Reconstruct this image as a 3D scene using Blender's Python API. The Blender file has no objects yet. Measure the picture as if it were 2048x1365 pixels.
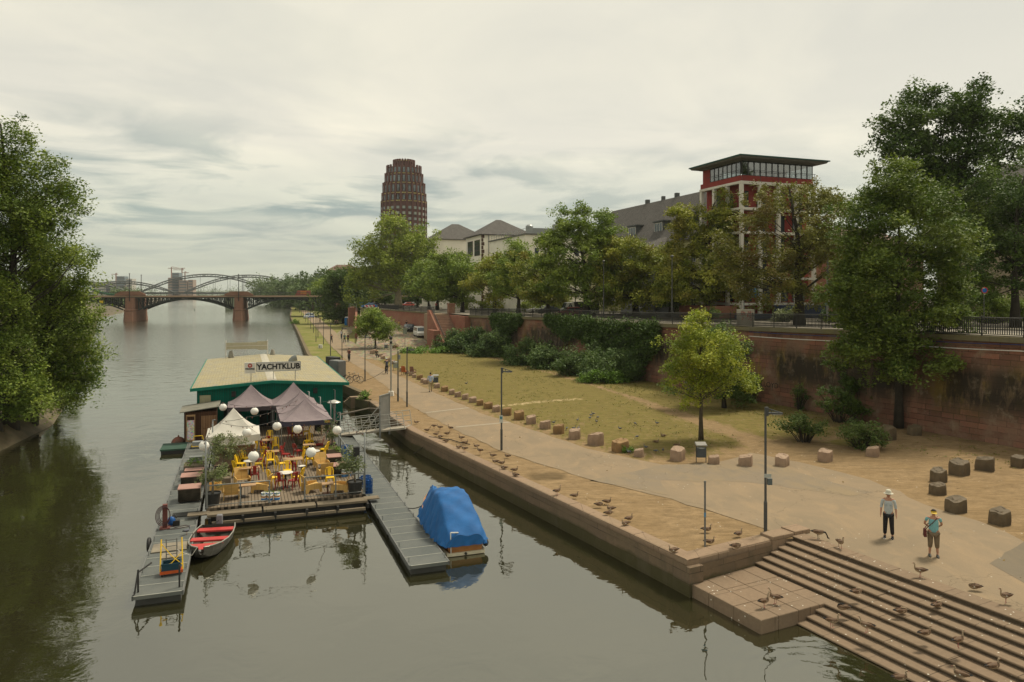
import bpy, math, random
import numpy as np
from mathutils import Vector, Matrix
R=math.radians
F=1480.; CX=1024.; HY=588.; H=9.
WATER=-1.15
C=bpy.context.scene.collection
rnd=random.Random(7)
def G(px,py,z=0.):
    d=(H-z)*F/(py-HY); return ((px-CX)/F*d, d)
def W(px,py,z=0.):
    x,y=G(px,py,z); return Vector((x,y,z))
def D(px,d,z=0.): return Vector(((px-CX)/F*d,d,z))
def ZY(py,d): return H-(py-HY)*d/F

# ---------------- materials ----------------
_m={}
class NT:
    def __init__(s,name):
        s.mat=bpy.data.materials.new(name); s.mat.use_nodes=True; s.t=s.mat.node_tree
        s.t.nodes.clear(); s.out=s.t.nodes.new('ShaderNodeOutputMaterial')
    def n(s,typ,**k):
        nd=s.t.nodes.new(typ)
        for a,b in k.items():
            if a.startswith('i_'): nd.inputs[a[2:].replace('_',' ')].default_value=b
            else: setattr(nd,a,b)
        return nd
    def l(s,a,b): s.t.links.new(a,b)
    def mix(s,fac,a,b,blend='MIX'):
        m=s.n('ShaderNodeMix',data_type='RGBA',blend_type=blend)
        for sock,v in ((m.inputs[0],fac),(m.inputs[6],a),(m.inputs[7],b)):
            if isinstance(v,(int,float)): sock.default_value=v
            elif isinstance(v,tuple): sock.default_value=(*v[:3],1)
            else: s.l(v,sock)
        return m.outputs[2]
    def ramp(s,fac,p0,p1,c0=(0,0,0),c1=(1,1,1)):
        r=s.n('ShaderNodeValToRGB'); e=r.color_ramp.elements
        e[0].position=p0; e[1].position=p1; e[0].color=(*c0,1); e[1].color=(*c1,1)
        s.l(fac,r.inputs[0]); return r.outputs[0]
    def math(s,op,a,b=None,c=None,clamp=False):
        m=s.n('ShaderNodeMath',operation=op,use_clamp=clamp)
        for i,v in enumerate((a,b,c)):
            if v is None: continue
            if isinstance(v,(int,float)): m.inputs[i].default_value=v
            else: s.l(v,m.inputs[i])
        return m.outputs[0]
    def coord(s,kind='Object',scale=(1,1,1),rot=(0,0,0)):
        tc=s.n('ShaderNodeTexCoord'); mp=s.n('ShaderNodeMapping')
        mp.inputs['Scale'].default_value=scale; mp.inputs['Rotation'].default_value=rot
        s.l(tc.outputs[kind],mp.inputs[0]); return mp.outputs[0]
    def geo(s,scale=(1,1,1)):
        g=s.n('ShaderNodeNewGeometry'); mp=s.n('ShaderNodeMapping'); mp.inputs['Scale'].default_value=scale
        s.l(g.outputs['Position'],mp.inputs[0]); return mp.outputs[0]
    def noise(s,vec,scale,detail=5,rough=.55,dist=0):
        n=s.n('ShaderNodeTexNoise'); n.inputs['Scale'].default_value=scale; n.inputs['Detail'].default_value=detail
        n.inputs['Roughness'].default_value=rough; n.inputs['Distortion'].default_value=dist
        if vec is not None: s.l(vec,n.inputs['Vector'])
        return n.outputs[0]
    def bsdf(s,col,rough=.8,metal=0,spec=.3,bump=None,bstr=.3,bdist=.02,**k):
        p=s.n('ShaderNodeBsdfPrincipled')
        def put(nm,v):
            if isinstance(v,tuple): p.inputs[nm].default_value=(*v[:3],1)
            elif isinstance(v,(int,float)): p.inputs[nm].default_value=v
            else: s.l(v,p.inputs[nm])
        put('Base Color',col); put('Roughness',rough); put('Metallic',metal); put('Specular IOR Level',spec)
        for a,b in k.items(): put(a.replace('_',' '),b)
        if bump is not None:
            b=s.n('ShaderNodeBump'); b.inputs['Strength'].default_value=bstr; b.inputs['Distance'].default_value=bdist
            s.l(bump,b.inputs['Height']); s.l(b.outputs[0],p.inputs['Normal'])
        s.l(p.outputs[0],s.out.inputs[0]); return p
def M(name,c1,c2=None,rough=.75,scale=3.,bump=.15,bscale=40.,metal=0,spec=.3,dirt=0.0):
    """two-tone procedural material with fine bump"""
    if name in _m: return _m[name]
    t=NT(name)
    if c2 is None: c2=tuple(min(1,c*.72) for c in c1)
    v=t.coord('Object')
    f=t.ramp(t.noise(v,scale,6,.6),.35,.68)
    col=t.mix(f,c1,c2)
    if dirt>0:
        d=t.ramp(t.noise(v,scale*.35,7,.7),.48,.72)
        dd=t.math('MULTIPLY',d,dirt)
        col=t.mix(dd,col,(.07,.055,.04))
    t.bsdf(col,rough,metal,spec,bump=t.noise(v,bscale,4,.6) if bump else None,bstr=bump,bdist=.01)
    _m[name]=t.mat; return t.mat
def glassmat(name='dark window glass',c=(.03,.04,.045),rough=.08):
    if name in _m: return _m[name]
    t=NT(name); v=t.coord('Object')
    t.bsdf(t.mix(t.noise(v,.6,2),c,tuple(x*1.9 for x in c)),rough,0,.6,bump=t.noise(v,.7,1),bstr=.05)
    _m[name]=t.mat; return t.mat
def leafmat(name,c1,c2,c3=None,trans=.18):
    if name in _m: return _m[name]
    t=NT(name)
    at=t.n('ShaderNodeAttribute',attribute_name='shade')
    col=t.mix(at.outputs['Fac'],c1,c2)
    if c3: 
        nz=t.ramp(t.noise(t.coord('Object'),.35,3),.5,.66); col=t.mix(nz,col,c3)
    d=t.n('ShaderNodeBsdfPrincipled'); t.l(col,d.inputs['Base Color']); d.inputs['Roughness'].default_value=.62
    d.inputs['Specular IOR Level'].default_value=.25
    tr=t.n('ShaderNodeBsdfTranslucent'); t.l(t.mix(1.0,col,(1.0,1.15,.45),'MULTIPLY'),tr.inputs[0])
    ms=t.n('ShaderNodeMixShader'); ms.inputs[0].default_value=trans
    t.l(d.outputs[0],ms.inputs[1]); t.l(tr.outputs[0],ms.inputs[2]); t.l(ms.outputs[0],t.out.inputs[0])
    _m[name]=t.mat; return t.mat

# ---------------- mesh builder ----------------
class MB:
    def __init__(s): s.v=[]; s.f=[]; s.m=[]; s.mats=[]; s.T=Matrix.Identity(4); s.ci=0; s.uv={}; s.sm=[]; s.smooth=False
    def mat(s,m):
        if m not in s.mats: s.mats.append(m)
        s.ci=s.mats.index(m); return s
    def at(s,loc=(0,0,0),rz=0,rx=0,ry=0,sc=(1,1,1)):
        s.T=Matrix.Translation(Vector(loc))@Matrix.Rotation(rz,4,'Z')@Matrix.Rotation(ry,4,'Y')@Matrix.Rotation(rx,4,'X')@Matrix.Diagonal((*sc,1)); return s
    def add(s,vs,fs,uvs=None):
        b=len(s.v)
        for p in vs: s.v.append(tuple(s.T@Vector(p)))
        for i,f in enumerate(fs):
            s.f.append([b+k for k in f]); s.m.append(s.ci); s.sm.append(s.smooth)
            if uvs: s.uv[len(s.f)-1]=uvs[i]
        return s
    def box(s,c,d,rz=0,taper=1.0):
        x,y,z=d[0]/2,d[1]/2,d[2]/2; ca,sa=math.cos(rz),math.sin(rz); vs=[]
        for k,(i,j,l) in enumerate(((-1,-1,-1),(1,-1,-1),(1,1,-1),(-1,1,-1),(-1,-1,1),(1,-1,1),(1,1,1),(-1,1,1))):
            t=taper if l>0 else 1
            px,py=i*x*t,j*y*t; vs.append((c[0]+px*ca-py*sa,c[1]+px*sa+py*ca,c[2]+l*z))
        return s.add(vs,[(0,3,2,1),(4,5,6,7),(0,1,5,4),(1,2,6,5),(2,3,7,6),(3,0,4,7)])
    def bx(s,x0,x1,y0,y1,z0,z1): return s.box(((x0+x1)/2,(y0+y1)/2,(z0+z1)/2),(x1-x0,y1-y0,z1-z0))
    def tube(s,pts,r,n=8,cap=True):
        pts=[Vector(p) for p in pts]; rs=r if isinstance(r,(list,tuple)) else [r]*len(pts); rings=[]
        for i,p in enumerate(pts):
            if i==0: t=pts[1]-p
            elif i==len(pts)-1: t=p-pts[i-1]
            else: t=(pts[i+1]-pts[i-1])
            if t.length<1e-9: t=Vector((0,0,1))
            t.normalize(); u=t.cross(Vector((0,0,1)))
            if u.length<.05: u=t.cross(Vector((0,1,0)))
            u.normalize(); w=u.cross(t)
            if i and prevu.dot(u)<0 : u=-u; w=u.cross(t)
            prevu=u
            rings.append([tuple(p+(u*math.cos(a)+w*math.sin(a))*rs[i]) for a in [2*math.pi*k/n for k in range(n)]])
        return s.loft(rings,cap)
    def loft(s,rings,cap=True,closed=True):
        n=len(rings[0]); vs=[p for r in rings for p in r]; fs=[]
        for i in range(len(rings)-1):
            for k in range(n if closed else n-1):
                a=i*n+k; b=i*n+(k+1)%n; fs.append((a,b,b+n,a+n))
        if cap and closed: fs.append(tuple(range(n-1,-1,-1))); fs.append(tuple((len(rings)-1)*n+k for k in range(n)))
        return s.add(vs,fs)
    def lathe(s,prof,n=16,c=(0,0,0),cap=True):
        return s.loft([[(c[0]+r*math.cos(2*math.pi*k/n),c[1]+r*math.sin(2*math.pi*k/n),c[2]+z) for k in range(n)] for r,z in prof],cap)
    def prism(s,poly,z0,z1):
        n=len(poly); vs=[(x,y,z0) for x,y in poly]+[(x,y,z1) for x,y in poly]
        fs=[tuple(range(n-1,-1,-1)),tuple(range(n,2*n))]+[(k,(k+1)%n,n+(k+1)%n,n+k) for k in range(n)]
        return s.add(vs,fs)
    def ext(s,poly,y0,y1):   # polygon in XZ extruded along Y
        n=len(poly); vs=[(x,y0,z) for x,z in poly]+[(x,y1,z) for x,z in poly]
        fs=[tuple(range(n)),tuple(range(2*n-1,n-1,-1))]+[(n+k,n+(k+1)%n,(k+1)%n,k) for k in range(n)]
        return s.add(vs,fs)
    def sphere(s,c,r,n=12,m=8):
        rx,ry,rz=r if isinstance(r,(tuple,list)) else (r,r,r); rings=[]
        for i in range(m+1):
            a=-math.pi/2+math.pi*i/m; a=max(-1.5,min(1.5,a)); rings.append([(c[0]+rx*math.cos(a)*math.cos(2*math.pi*k/n),c[1]+ry*math.cos(a)*math.sin(2*math.pi*k/n),c[2]+rz*math.sin(a)) for k in range(n)])
        return s.loft(rings)
    def build(s,name,mat=None,parent=None,smooth=None,bevel=0,loc=None,rz=0):
        me=bpy.data.meshes.new(name); me.from_pydata(s.v,[],s.f)
        for m in ([mat] if mat and not s.mats else s.mats): me.materials.append(m)
        me.polygons.foreach_set('material_index',s.m)
        if smooth is None: me.polygons.foreach_set('use_smooth',s.sm)
        elif smooth: me.polygons.foreach_set('use_smooth',[True]*len(s.f))
        V=np.array(s.v) if s.v else np.zeros((0,3)); uvl=me.uv_layers.new(name='UVMap'); uv=np.zeros((len(me.loops),2)); k=0
        for fi,f in enumerate(s.f):
            if fi in s.uv:
                for q in s.uv[fi]: uv[k]=q; k+=1
                continue
            p=V[f]; nrm=np.cross(p[1]-p[0],p[2]-p[0]); ln=np.linalg.norm(nrm)
            if ln<1e-12 and len(f)>3: nrm=np.cross(p[2]-p[0],p[3]-p[0]); ln=np.linalg.norm(nrm)
            nrm=nrm/(ln or 1)
            if abs(nrm[2])>.75: q=p[:,:2]
            else:
                t=np.array([-nrm[1],nrm[0],0]); t/=np.linalg.norm(t) or 1
                if abs(t[0])>abs(t[1]): t*= (1 if t[0]>0 else -1)
                else: t*=(1 if t[1]>0 else -1)
                q=np.stack([p@t,p[:,2]/max(.3,math.sqrt(1-nrm[2]**2))],1)
            uv[k:k+len(f)]=q; k+=len(f)
        uvl.data.foreach_set('uv',uv.ravel())
        me.validate(); me.update()
        o=bpy.data.objects.new(name,me); C.objects.link(o)
        if parent: o.parent=parent
        if loc is not None: o.location=loc
        o.rotation_euler.z=rz
        if bevel:
            b=o.modifiers.new('Bevel','BEVEL'); b.width=bevel; b.segments=2; b.limit_method='ANGLE'
        return o
def tag(o,label=None,cat=None,group=None,kind=None):
    if label: o['label']=label
    if cat: o['category']=cat
    if group: o['group']=group
    if kind: o['kind']=kind
    return o
def thing(name,label,cat,loc=(0,0,0),rz=0,group=None):
    o=bpy.data.objects.new(name,None); C.objects.link(o); o.location=loc; o.rotation_euler=(0,0,rz); o.empty_display_size=.2
    return tag(o,label,cat,group)
def kids(o): return [c for c in bpy.data.objects if c.parent==o]
def dup(root,loc,rz,label=None,group=None,sc=None,swap=None):
    def cp(o,par):
        c=o.copy(); C.objects.link(c); c.parent=par
        if swap and o.type=='MESH':
            k=(o.data.name,swap)
            if k not in _sw:
                me=o.data.copy()
                for i,m in enumerate(me.materials):
                    if m and m.name in swap[0]: me.materials[i]=_m[swap[1]]
                _sw[k]=me
            c.data=_sw[k]
        for ch in kids(o): cp(ch,c)
        return c
    r=cp(root,None); r.location=loc; r.rotation_euler=(0,0,rz)
    if sc: r.scale=(sc,sc,sc)
    if label: r['label']=label
    if group: r['group']=group
    return r
_sw={}
ORD=['first','second','third','fourth','fifth','sixth','seventh','eighth','ninth','tenth','eleventh','twelfth','thirteenth','fourteenth','fifteenth','sixteenth','seventeenth','eighteenth','nineteenth','twentieth']
ORD+=['twenty-'+w for w in ORD[:9]]+['thirtieth']+['thirty-'+w for w in ORD[:9]]
def struct(o): o['kind']='structure'; return o

# ---------------- camera, world, sun ----------------
sc=bpy.context.scene
cam=bpy.data.cameras.new('camera'); co=bpy.data.objects.new('camera',cam); C.objects.link(co); sc.camera=co
co.location=(0,0,H); co.rotation_euler=(R(90),0,0); cam.sensor_width=36; cam.lens=F/2048*36; cam.shift_y=-(682.5-HY)/2048; cam.clip_end=9000; cam.clip_start=.3
sc.view_settings.view_transform='Standard'; sc.view_settings.look='None'; sc.view_settings.exposure=.33; sc.view_settings.gamma=1
SUN_EL=R(58); SUN_AZ=R(48)   # sun behind thin cloud, over the street side
sl=bpy.data.lights.new('sun','SUN'); sl.energy=3.1; sl.angle=R(11); sl.color=(1,.91,.74)
so=bpy.data.objects.new('sun',sl); C.objects.link(so)
sd=Vector((math.cos(SUN_EL)*math.sin(SUN_AZ),math.cos(SUN_EL)*math.cos(SUN_AZ),math.sin(SUN_EL)))
so.rotation_euler=sd.to_track_quat('Z','Y').to_euler()
w=bpy.data.worlds.new('World'); sc.world=w; w.use_nodes=True; t=w.node_tree; t.nodes.clear()
class WT(NT):
    def __init__(s): s.t=t; s.out=t.nodes.new('ShaderNodeOutputWorld')
wn=WT()
sky=wn.n('ShaderNodeTexSky',sky_type='NISHITA',sun_disc=False,sun_elevation=SUN_EL,sun_rotation=SUN_AZ,air_density=1.2,dust_density=3.0)
tc=wn.n('ShaderNodeTexCoord'); sep=wn.n('ShaderNodeSeparateXYZ'); wn.l(tc.outputs['Generated'],sep.inputs[0])
x,y,z=sep.outputs
zp=wn.math('ADD',wn.math('MAXIMUM',z,0.0),.06)
cu=wn.math('DIVIDE',x,zp); cv=wn.math('DIVIDE',y,zp)
cb=wn.n('ShaderNodeCombineXYZ'); wn.l(cu,cb.inputs[0]); wn.l(cv,cb.inputs[1]); wn.l(z,cb.inputs[2])
n1=wn.noise(cb.outputs[0],1.05,8,.56,.5)
n2=wn.noise(cb.outputs[0],.16,4,.5,.2)
# overcast sheet : pale warm above, greyer green towards the horizon
base=wn.ramp(z,.0,.30,(.45,.48,.385),(.70,.67,.565))
e=base.node.color_ramp.elements.new(.13); e.color=(.60,.605,.515,1)
e=base.node.color_ramp.elements.new(.20); e.color=(.765,.725,.605,1)
e=base.node.color_ramp.elements.new(.55); e.color=(.68,.655,.555,1)
band=wn.ramp(z,.04,.24); be=band.node.color_ramp.elements; be[0].color=(.15,.15,.15,1); be[1].color=(.12,.12,.12,1)
q=be.new(.115); q.color=(1,1,1,1); q=be.new(.155); q.color=(.85,.85,.85,1)
m1=wn.ramp(n1,.47,.60); m2=wn.ramp(n2,.33,.47)
mk=wn.math('MULTIPLY',wn.math('MULTIPLY',m1,m2),band)
side=wn.ramp(wn.math('MULTIPLY_ADD',x,.5,.5),.36,.66,(1,1,1),(.25,.25,.25))
mk=wn.math('MULTIPLY',mk,side)
col=wn.mix(wn.math('MULTIPLY',mk,1.0),base,(.26,.325,.315))
# soft large bright and grey swells high in the sky
n3=wn.ramp(wn.noise(cb.outputs[0],.6,7,.55,.6),.40,.62,(.88,.89,.91),(1.06,1.05,1.02))
col=wn.mix(1.0,col,n3,'MULTIPLY')
skys=wn.mix(1.0,sky.outputs[0],(.08,.08,.08),'MULTIPLY')
col=wn.mix(.06,col,skys)
bg=wn.n('ShaderNodeBackground'); wn.l(col,bg.inputs[0]); bg.inputs[1].default_value=1.0; wn.l(bg.outputs[0],wn.out.inputs[0])
# ---------------- key lines of the site (metres; camera at the origin, river bank promenade at z=0) ----------------
T0=Vector((10.35,27.46,0)); SU=Vector((.4515,-.8923,0)); SV=Vector((-.8923,-.4515,0))   # steps: SU along the edge, SV down to the water
QC=Vector((5.9,24.9))
QUAY=[(5.9,24.9),(-6.70,48.6),(-11.9,61.7),(-16.5,72.8),(-30.3,110),(-53.7,185),(-90,300),(-124,416),(-166,555),(-260,900),(-420,1500)]
WALL=[(37.5,28),(29.9,43.2),(25.6,52),(20.5,63),(13.5,78),(5,96.7),(-6.96,122.6),(-13.9,137.6),(-24.7,161),(-34,190)]
ZU=[(0,6.55),(43,6.42),(52,6.36),(63,6.15),(78,5.9),(97,5.85),(123,5.4),(161,5.4),(205,5.0),(260,4.6),(9999,4.6)]
def zu(y): return float(np.interp(y,[a for a,b in ZU],[b for a,b in ZU]))
def plx(pl,y): 
    ys=[p[1] for p in pl]; xs=[p[0] for p in pl]; return np.interp(y,ys,xs)
def ramp_z(y): return float(np.interp(y,[126,205],[0,5.0]))
def inpoly(px,py,poly):
    ins=np.zeros(px.shape,bool); j=len(poly)-1
    for i in range(len(poly)):
        xi,yi=poly[i]; xj,yj=poly[j]
        c=((yi>py)!=(yj>py))&(px<(xj-xi)*(py-yi)/((yj-yi) or 1e-9)+xi); ins^=c; j=i
    return ins
def segd(px,py,pl):
    d=np.full(px.shape,1e9)
    for (x0,y0),(x1,y1) in zip(pl[:-1],pl[1:]):
        dx,dy=x1-x0,y1-y0; t_=np.clip(((px-x0)*dx+(py-y0)*dy)/(dx*dx+dy*dy),0,1)
        d=np.minimum(d,np.hypot(px-x0-t_*dx,py-y0-t_*dy))
    return d
PXL=lambda pts: [G(a,b) for a,b in pts]
# asphalt promenade outline
PATHL=PXL([(1560,1068),(1450,1032),(1340,998),(1175,958),(1005,903),(904,858),(822,812),(728,740),(687,716),(658,689),(640,665),(618,640),(598,618)])
PATHR=PXL([(610,618),(642,640),(672,665),(688,689),(722,716),(755,733),(853,778),(960,826),(1023,846),(1175,898),(1340,934)])
LAWN=PXL([(760,722),(853,767),(960,816),(1023,842),(1175,888),(1300,915),(1420,905),(1560,880),(1700,862),(1620,812),(1480,775),(1290,760),(1090,735),(940,700),(890,692),(800,700)])
NOTCH=PXL([(738,804),(697,775)])

# ---- water ----
def water():
    t=NT('river water')
    p1=t.geo((.34,1.0,1)); 
    a=t.noise(t.geo((1,1,1)),.55,4,.55,.4); b=t.noise(t.geo((1,1,1)),3.2,3,.5,.2); c_=t.noise(t.geo((1,1,1)),.16,3,.5)
    g=t.n('ShaderNodeNewGeometry'); s=t.n('ShaderNodeSeparateXYZ'); t.l(g.outputs['Position'],s.inputs[0])
    far=t.n('ShaderNodeMapRange'); t.l(s.outputs[1],far.inputs[0]); far.inputs[1].default_value=38; far.inputs[2].default_value=130; far.inputs[3].default_value=.0; far.inputs[4].default_value=1.; 
    # ripple rings round the foot of the steps
    w1=t.n('ShaderNodeTexWave',wave_type='RINGS',rings_direction='SPHERICAL'); mp=t.n('ShaderNodeMapping'); mp.vector_type='POINT'
    mp.inputs['Location'].default_value=(-8.2,-19.2,0); t.l(g.outputs['Position'],mp.inputs[0]); t.l(mp.outputs[0],w1.inputs[0]); w1.inputs['Scale'].default_value=.9; w1.inputs['Distortion'].default_value=2.2; w1.inputs['Detail'].default_value=2
    ln=t.n('ShaderNodeVectorMath',operation='LENGTH'); t.l(mp.outputs[0],ln.inputs[0])
    zr=t.n('ShaderNodeSeparateXYZ'); 
    rm=t.n('ShaderNodeMapRange'); t.l(ln.outputs['Value'],rm.inputs[0]); rm.inputs[1].default_value=1.6; rm.inputs[2].default_value=4.6; rm.inputs[3].default_value=1; rm.inputs[4].default_value=0
    hgt=t.math('ADD',t.math('MULTIPLY',a,t.math('MULTIPLY_ADD',far.outputs[0],2.2,.55)),t.math('MULTIPLY',b,t.math('MULTIPLY_ADD',far.outputs[0],.42,.012)))
    hgt=t.math('ADD',hgt,t.math('MULTIPLY',c_,.8))
    hgt=t.math('ADD',hgt,t.math('MULTIPLY',w1.outputs['Fac'],t.math('MULTIPLY',rm.outputs[0],.085)))
    bp=t.n('ShaderNodeBump'); bp.inputs['Strength'].default_value=.55; bp.inputs['Distance'].default_value=.075; t.l(hgt,bp.inputs['Height'])
    dif=t.n('ShaderNodeBsdfPrincipled'); dif.inputs['Base Color'].default_value=(.022,.021,.009,1); dif.inputs['Roughness'].default_value=.6; dif.inputs['Specular IOR Level'].default_value=0
    gl=t.n('ShaderNodeBsdfGlossy'); t.l(t.math('MULTIPLY_ADD',far.outputs[0],.11,.02),gl.inputs['Roughness']); gl.inputs[0].default_value=(.97,.97,.91,1); t.l(bp.outputs[0],gl.inputs['Normal'])
    fr=t.n('ShaderNodeFresnel'); fr.inputs['IOR'].default_value=2.8; t.l(bp.outputs[0],fr.inputs['Normal'])
    ms=t.n('ShaderNodeMixShader'); t.l(fr.outputs[0],ms.inputs[0]); t.l(dif.outputs[0],ms.inputs[1]); t.l(gl.outputs[0],ms.inputs[2]); t.l(ms.outputs[0],t.out.inputs[0])
    m=MB(); m.add([(-4500,-120,WATER),(4500,-120,WATER),(4500,7000,WATER),(-4500,7000,WATER)],[(0,1,2,3)])
    struct(m.build('river',t.mat))
water()

# ---- promenade ground (dirt, moss lawn, dark scraped soil): real surface cover stored per vertex ----
def ground_mat():
    t=NT('dirt and moss ground')
    at=t.n('ShaderNodeAttribute',attribute_name='cover'); s=t.n('ShaderNodeSeparateColor'); t.l(at.outputs['Color'],s.inputs[0])
    v=t.geo(); a=t.noise(v,.5,7,.65); b=t.noise(v,2.2,8,.7); c_=t.noise(v,14,4,.7); st=t.noise(t.geo((1.3,.35,1)),1.6,6,.65,.8)
    sand=t.mix(t.ramp(b,.35,.7),(.29,.205,.115),(.195,.138,.075)); sand=t.mix(t.ramp(a,.42,.62),sand,(.235,.163,.086))
    sand=t.mix(t.math('MULTIPLY',t.ramp(c_,.52,.70),.7),sand,(.13,.09,.05))
    moss=t.mix(t.ramp(b,.35,.65),(.118,.112,.023),(.185,.143,.052))
    k=t.math('ADD',s.outputs[0],t.math('MULTIPLY',t.math('SUBTRACT',st,.5),1.15)); k=t.ramp(k,.38,.62)
    col=t.mix(t.math('MULTIPLY',k,.9),sand,moss)
    k2=t.ramp(t.math('ADD',s.outputs[1],t.math('MULTIPLY',t.math('SUBTRACT',a,.5),1.2)),.4,.75)
    col=t.mix(t.math('MULTIPLY',k2,.72),col,(.10,.072,.038))
    k3=t.ramp(t.math('ADD',s.outputs[2],t.math('MULTIPLY',t.math('SUBTRACT',st,.5),1.3)),.5,.8)
    col=t.mix(t.math('MULTIPLY',k3,.8),col,(.46,.36,.21))
    hf=t.noise(t.geo((.6,2.2,1)),1.4,7,.72,1.2); col=t.mix(1.,col,t.ramp(hf,.34,.66,(.70,.68,.64),(1.16,1.14,1.10)),'MULTIPLY')
    vo=t.n('ShaderNodeTexVoronoi'); vo.inputs['Scale'].default_value=2.6; t.l(v,vo.inputs['Vector'])
    sp=t.math('MULTIPLY',t.math('LESS_THAN',vo.outputs['Distance'],.085),t.ramp(t.noise(v,.35,3),.52,.6)); col=t.mix(t.math('MULTIPLY',sp,.75),col,(.55,.53,.46))
    t.bsdf(col,.95,0,.1,bump=t.math('ADD',b,t.math('MULTIPLY',c_,.5)),bstr=.5,bdist=.05); return t.mat
GM=ground_mat(); _m['ground']=GM
LANDPOLY=[tuple(QC+Vector((.22,.1))),(-6.45,48.7),(-11.6,61.8),(-16.2,72.9),(-24,93),(-24,130),(-14,134),(-6.96,123.5),(5.3,97.2),(13.8,78.3),(20.8,63.3),(25.9,52.3),(30.2,43.5),(45,12),(45,6),(21.4,6),tuple((T0-SV*.25).xy),tuple((T0+SV*5.0-SU*.2).xy)]
def ground():
    st=.36; xs=np.arange(-26,46,st); ys=np.arange(6,132,st); X,Y=np.meshgrid(xs,ys)
    rr=np.random.RandomState(3)
    nx,ny=X.shape[1],X.shape[0]
    cx=(X[:-1,:-1]+st/2); cy=(Y[:-1,:-1]+st/2); keep=inpoly(cx,cy,LANDPOLY)
    ii,jj=np.nonzero(keep); q=np.stack([ii*nx+jj,ii*nx+jj+1,(ii+1)*nx+jj+1,(ii+1)*nx+jj],1)
    Xf,Yf=X.ravel(),Y.ravel()
    used,inv=np.unique(q,return_inverse=True); q=inv.reshape(q.shape)
    x,y=Xf[used],Yf[used]
    def ell(cx_,cy_,rx,ry,a=0): 
        dx,dy=x-cx_,y-cy_; u=dx*math.cos(a)+dy*math.sin(a); v_=-dx*math.sin(a)+dy*math.cos(a); return np.clip(1.25-np.hypot(u/rx,v_/ry),0,1)
    lawn=np.where(inpoly(x,y,LAWN),1,-1)*segd(x,y,LAWN+LAWN[:1]); moss=np.clip(.46+lawn*.10,0,.68)+np.clip((y-52)/50,0,.30)*(lawn>0)
    dw=segd(x,y,WALL); moss=np.maximum(moss*(lawn>-2),np.clip(.75-np.abs(dw-4.2)/5.0,0,.75)*np.clip((y-50)/12,0,1))
    for (a,b,r1,r2) in ((1600,865,3.4,2.2),(1715,885,2.6,1.6),(1560,835,3.,3.),(1480,815,4,3),(1400,800,4,4)):
        g=G(a,b); moss=np.maximum(moss,ell(*g,r1,r2)*.9)
    for (a,b,r1,r2) in ((1400,930,2.5,1.0),): pass
    # trodden path along the bushes
    tr=PXL([(940,704),(1100,745),(1250,790),(1420,850),(1560,900)]); dt=segd(x,y,tr); moss=moss-np.clip(.62-dt*.45,0,.6)
    dark=np.zeros_like(x)
    for (a,b,r1,r2) in ((1095,953,1.5,1.25),(1640,765,2,2)): g=G(a,b); dark=np.maximum(dark,ell(*g,r1,r2)*.95)
    dst=segd(x,y,PXL([(853,774),(1023,848),(1340,925)])); dark=np.maximum(dark,np.clip(.45-np.abs(dst-.4)*.5,0,.5))
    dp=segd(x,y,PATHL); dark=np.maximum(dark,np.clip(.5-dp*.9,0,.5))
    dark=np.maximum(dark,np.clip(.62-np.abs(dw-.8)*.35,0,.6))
    pale=np.zeros_like(x); tr=PXL([(1000,812),(1080,804),(1150,798)]); pale=np.clip(.72-segd(x,y,tr)*.42,0,1)
    zz=.006*np.sin(x*.9)*np.cos(y*.7)-.012+.004*rr.rand(len(x))
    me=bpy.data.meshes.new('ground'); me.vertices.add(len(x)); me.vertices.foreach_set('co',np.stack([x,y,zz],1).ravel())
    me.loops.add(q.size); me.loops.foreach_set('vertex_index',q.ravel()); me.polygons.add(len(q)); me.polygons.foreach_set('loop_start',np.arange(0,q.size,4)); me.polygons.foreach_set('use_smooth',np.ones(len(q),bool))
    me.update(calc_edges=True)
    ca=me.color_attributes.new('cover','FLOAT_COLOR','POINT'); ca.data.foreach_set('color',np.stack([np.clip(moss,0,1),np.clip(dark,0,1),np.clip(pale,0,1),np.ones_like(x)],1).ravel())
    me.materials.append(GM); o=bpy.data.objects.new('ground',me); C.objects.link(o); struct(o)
ground()
# far lower bank: one grass sheet to the horizon, set slightly lower than the near ground
def grassmat(name='short park grass',c1=(.13,.15,.028),c2=(.24,.20,.085)):
    if name in _m: return _m[name]
    t=NT(name); v=t.geo(); col=t.mix(t.ramp(t.noise(v,.22,6,.65),.38,.66),c1,c2); col=t.mix(t.math('MULTIPLY',t.ramp(t.noise(v,3,5),.45,.7),.45),col,(.075,.085,.02))
    t.bsdf(col,.95,0,.1,bump=t.noise(v,8,4),bstr=.5,bdist=.06); _m[name]=t.mat; return t.mat
m=MB(); poly=[(-16.2,72.6)]+[(a+.3,b) for a,b in QUAY[4:]]+[(-420,6500),(1500,6500),(1500,600),(-20,215),(-12,136),(-6.96,124),(5,96.7),(5,92)]
m.add([(a,b,-.06) for a,b in poly],[tuple(range(len(poly)))[::-1]]); struct(m.build('far_bank_grass',grassmat()))
# left bank
def bank():
    m=MB(); top=[(-22,12),(-33.6,46),(-36.6,57),(-45,74),(-62,104),(-108,190),(-170,300),(-262,520),(-425,900),(-700,1480),(-1500,1480),(-1500,12)]
    edge=[(-20.6,12),(-32.2,46),(-35.2,57.4),(-43.8,74.4),(-60.8,104.4),(-106.8,190),(-168.5,302),(-260,520),(-423,900),(-698,1482),(-1500,1484),(-1500,10)]
    n=len(top); m.add([(a,b,-.1) for a,b in top]+[(a,b,-1.5) for a,b in edge],[tuple(range(n))[::-1]]+[(k,k+1,n+k+1,n+k) for k in range(n-1)])
    struct(m.build('left_bank',M('bank earth',(.12,.09,.05),(.07,.06,.03),scale=1.2,bump=.5,bscale=6)))
bank()

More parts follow.
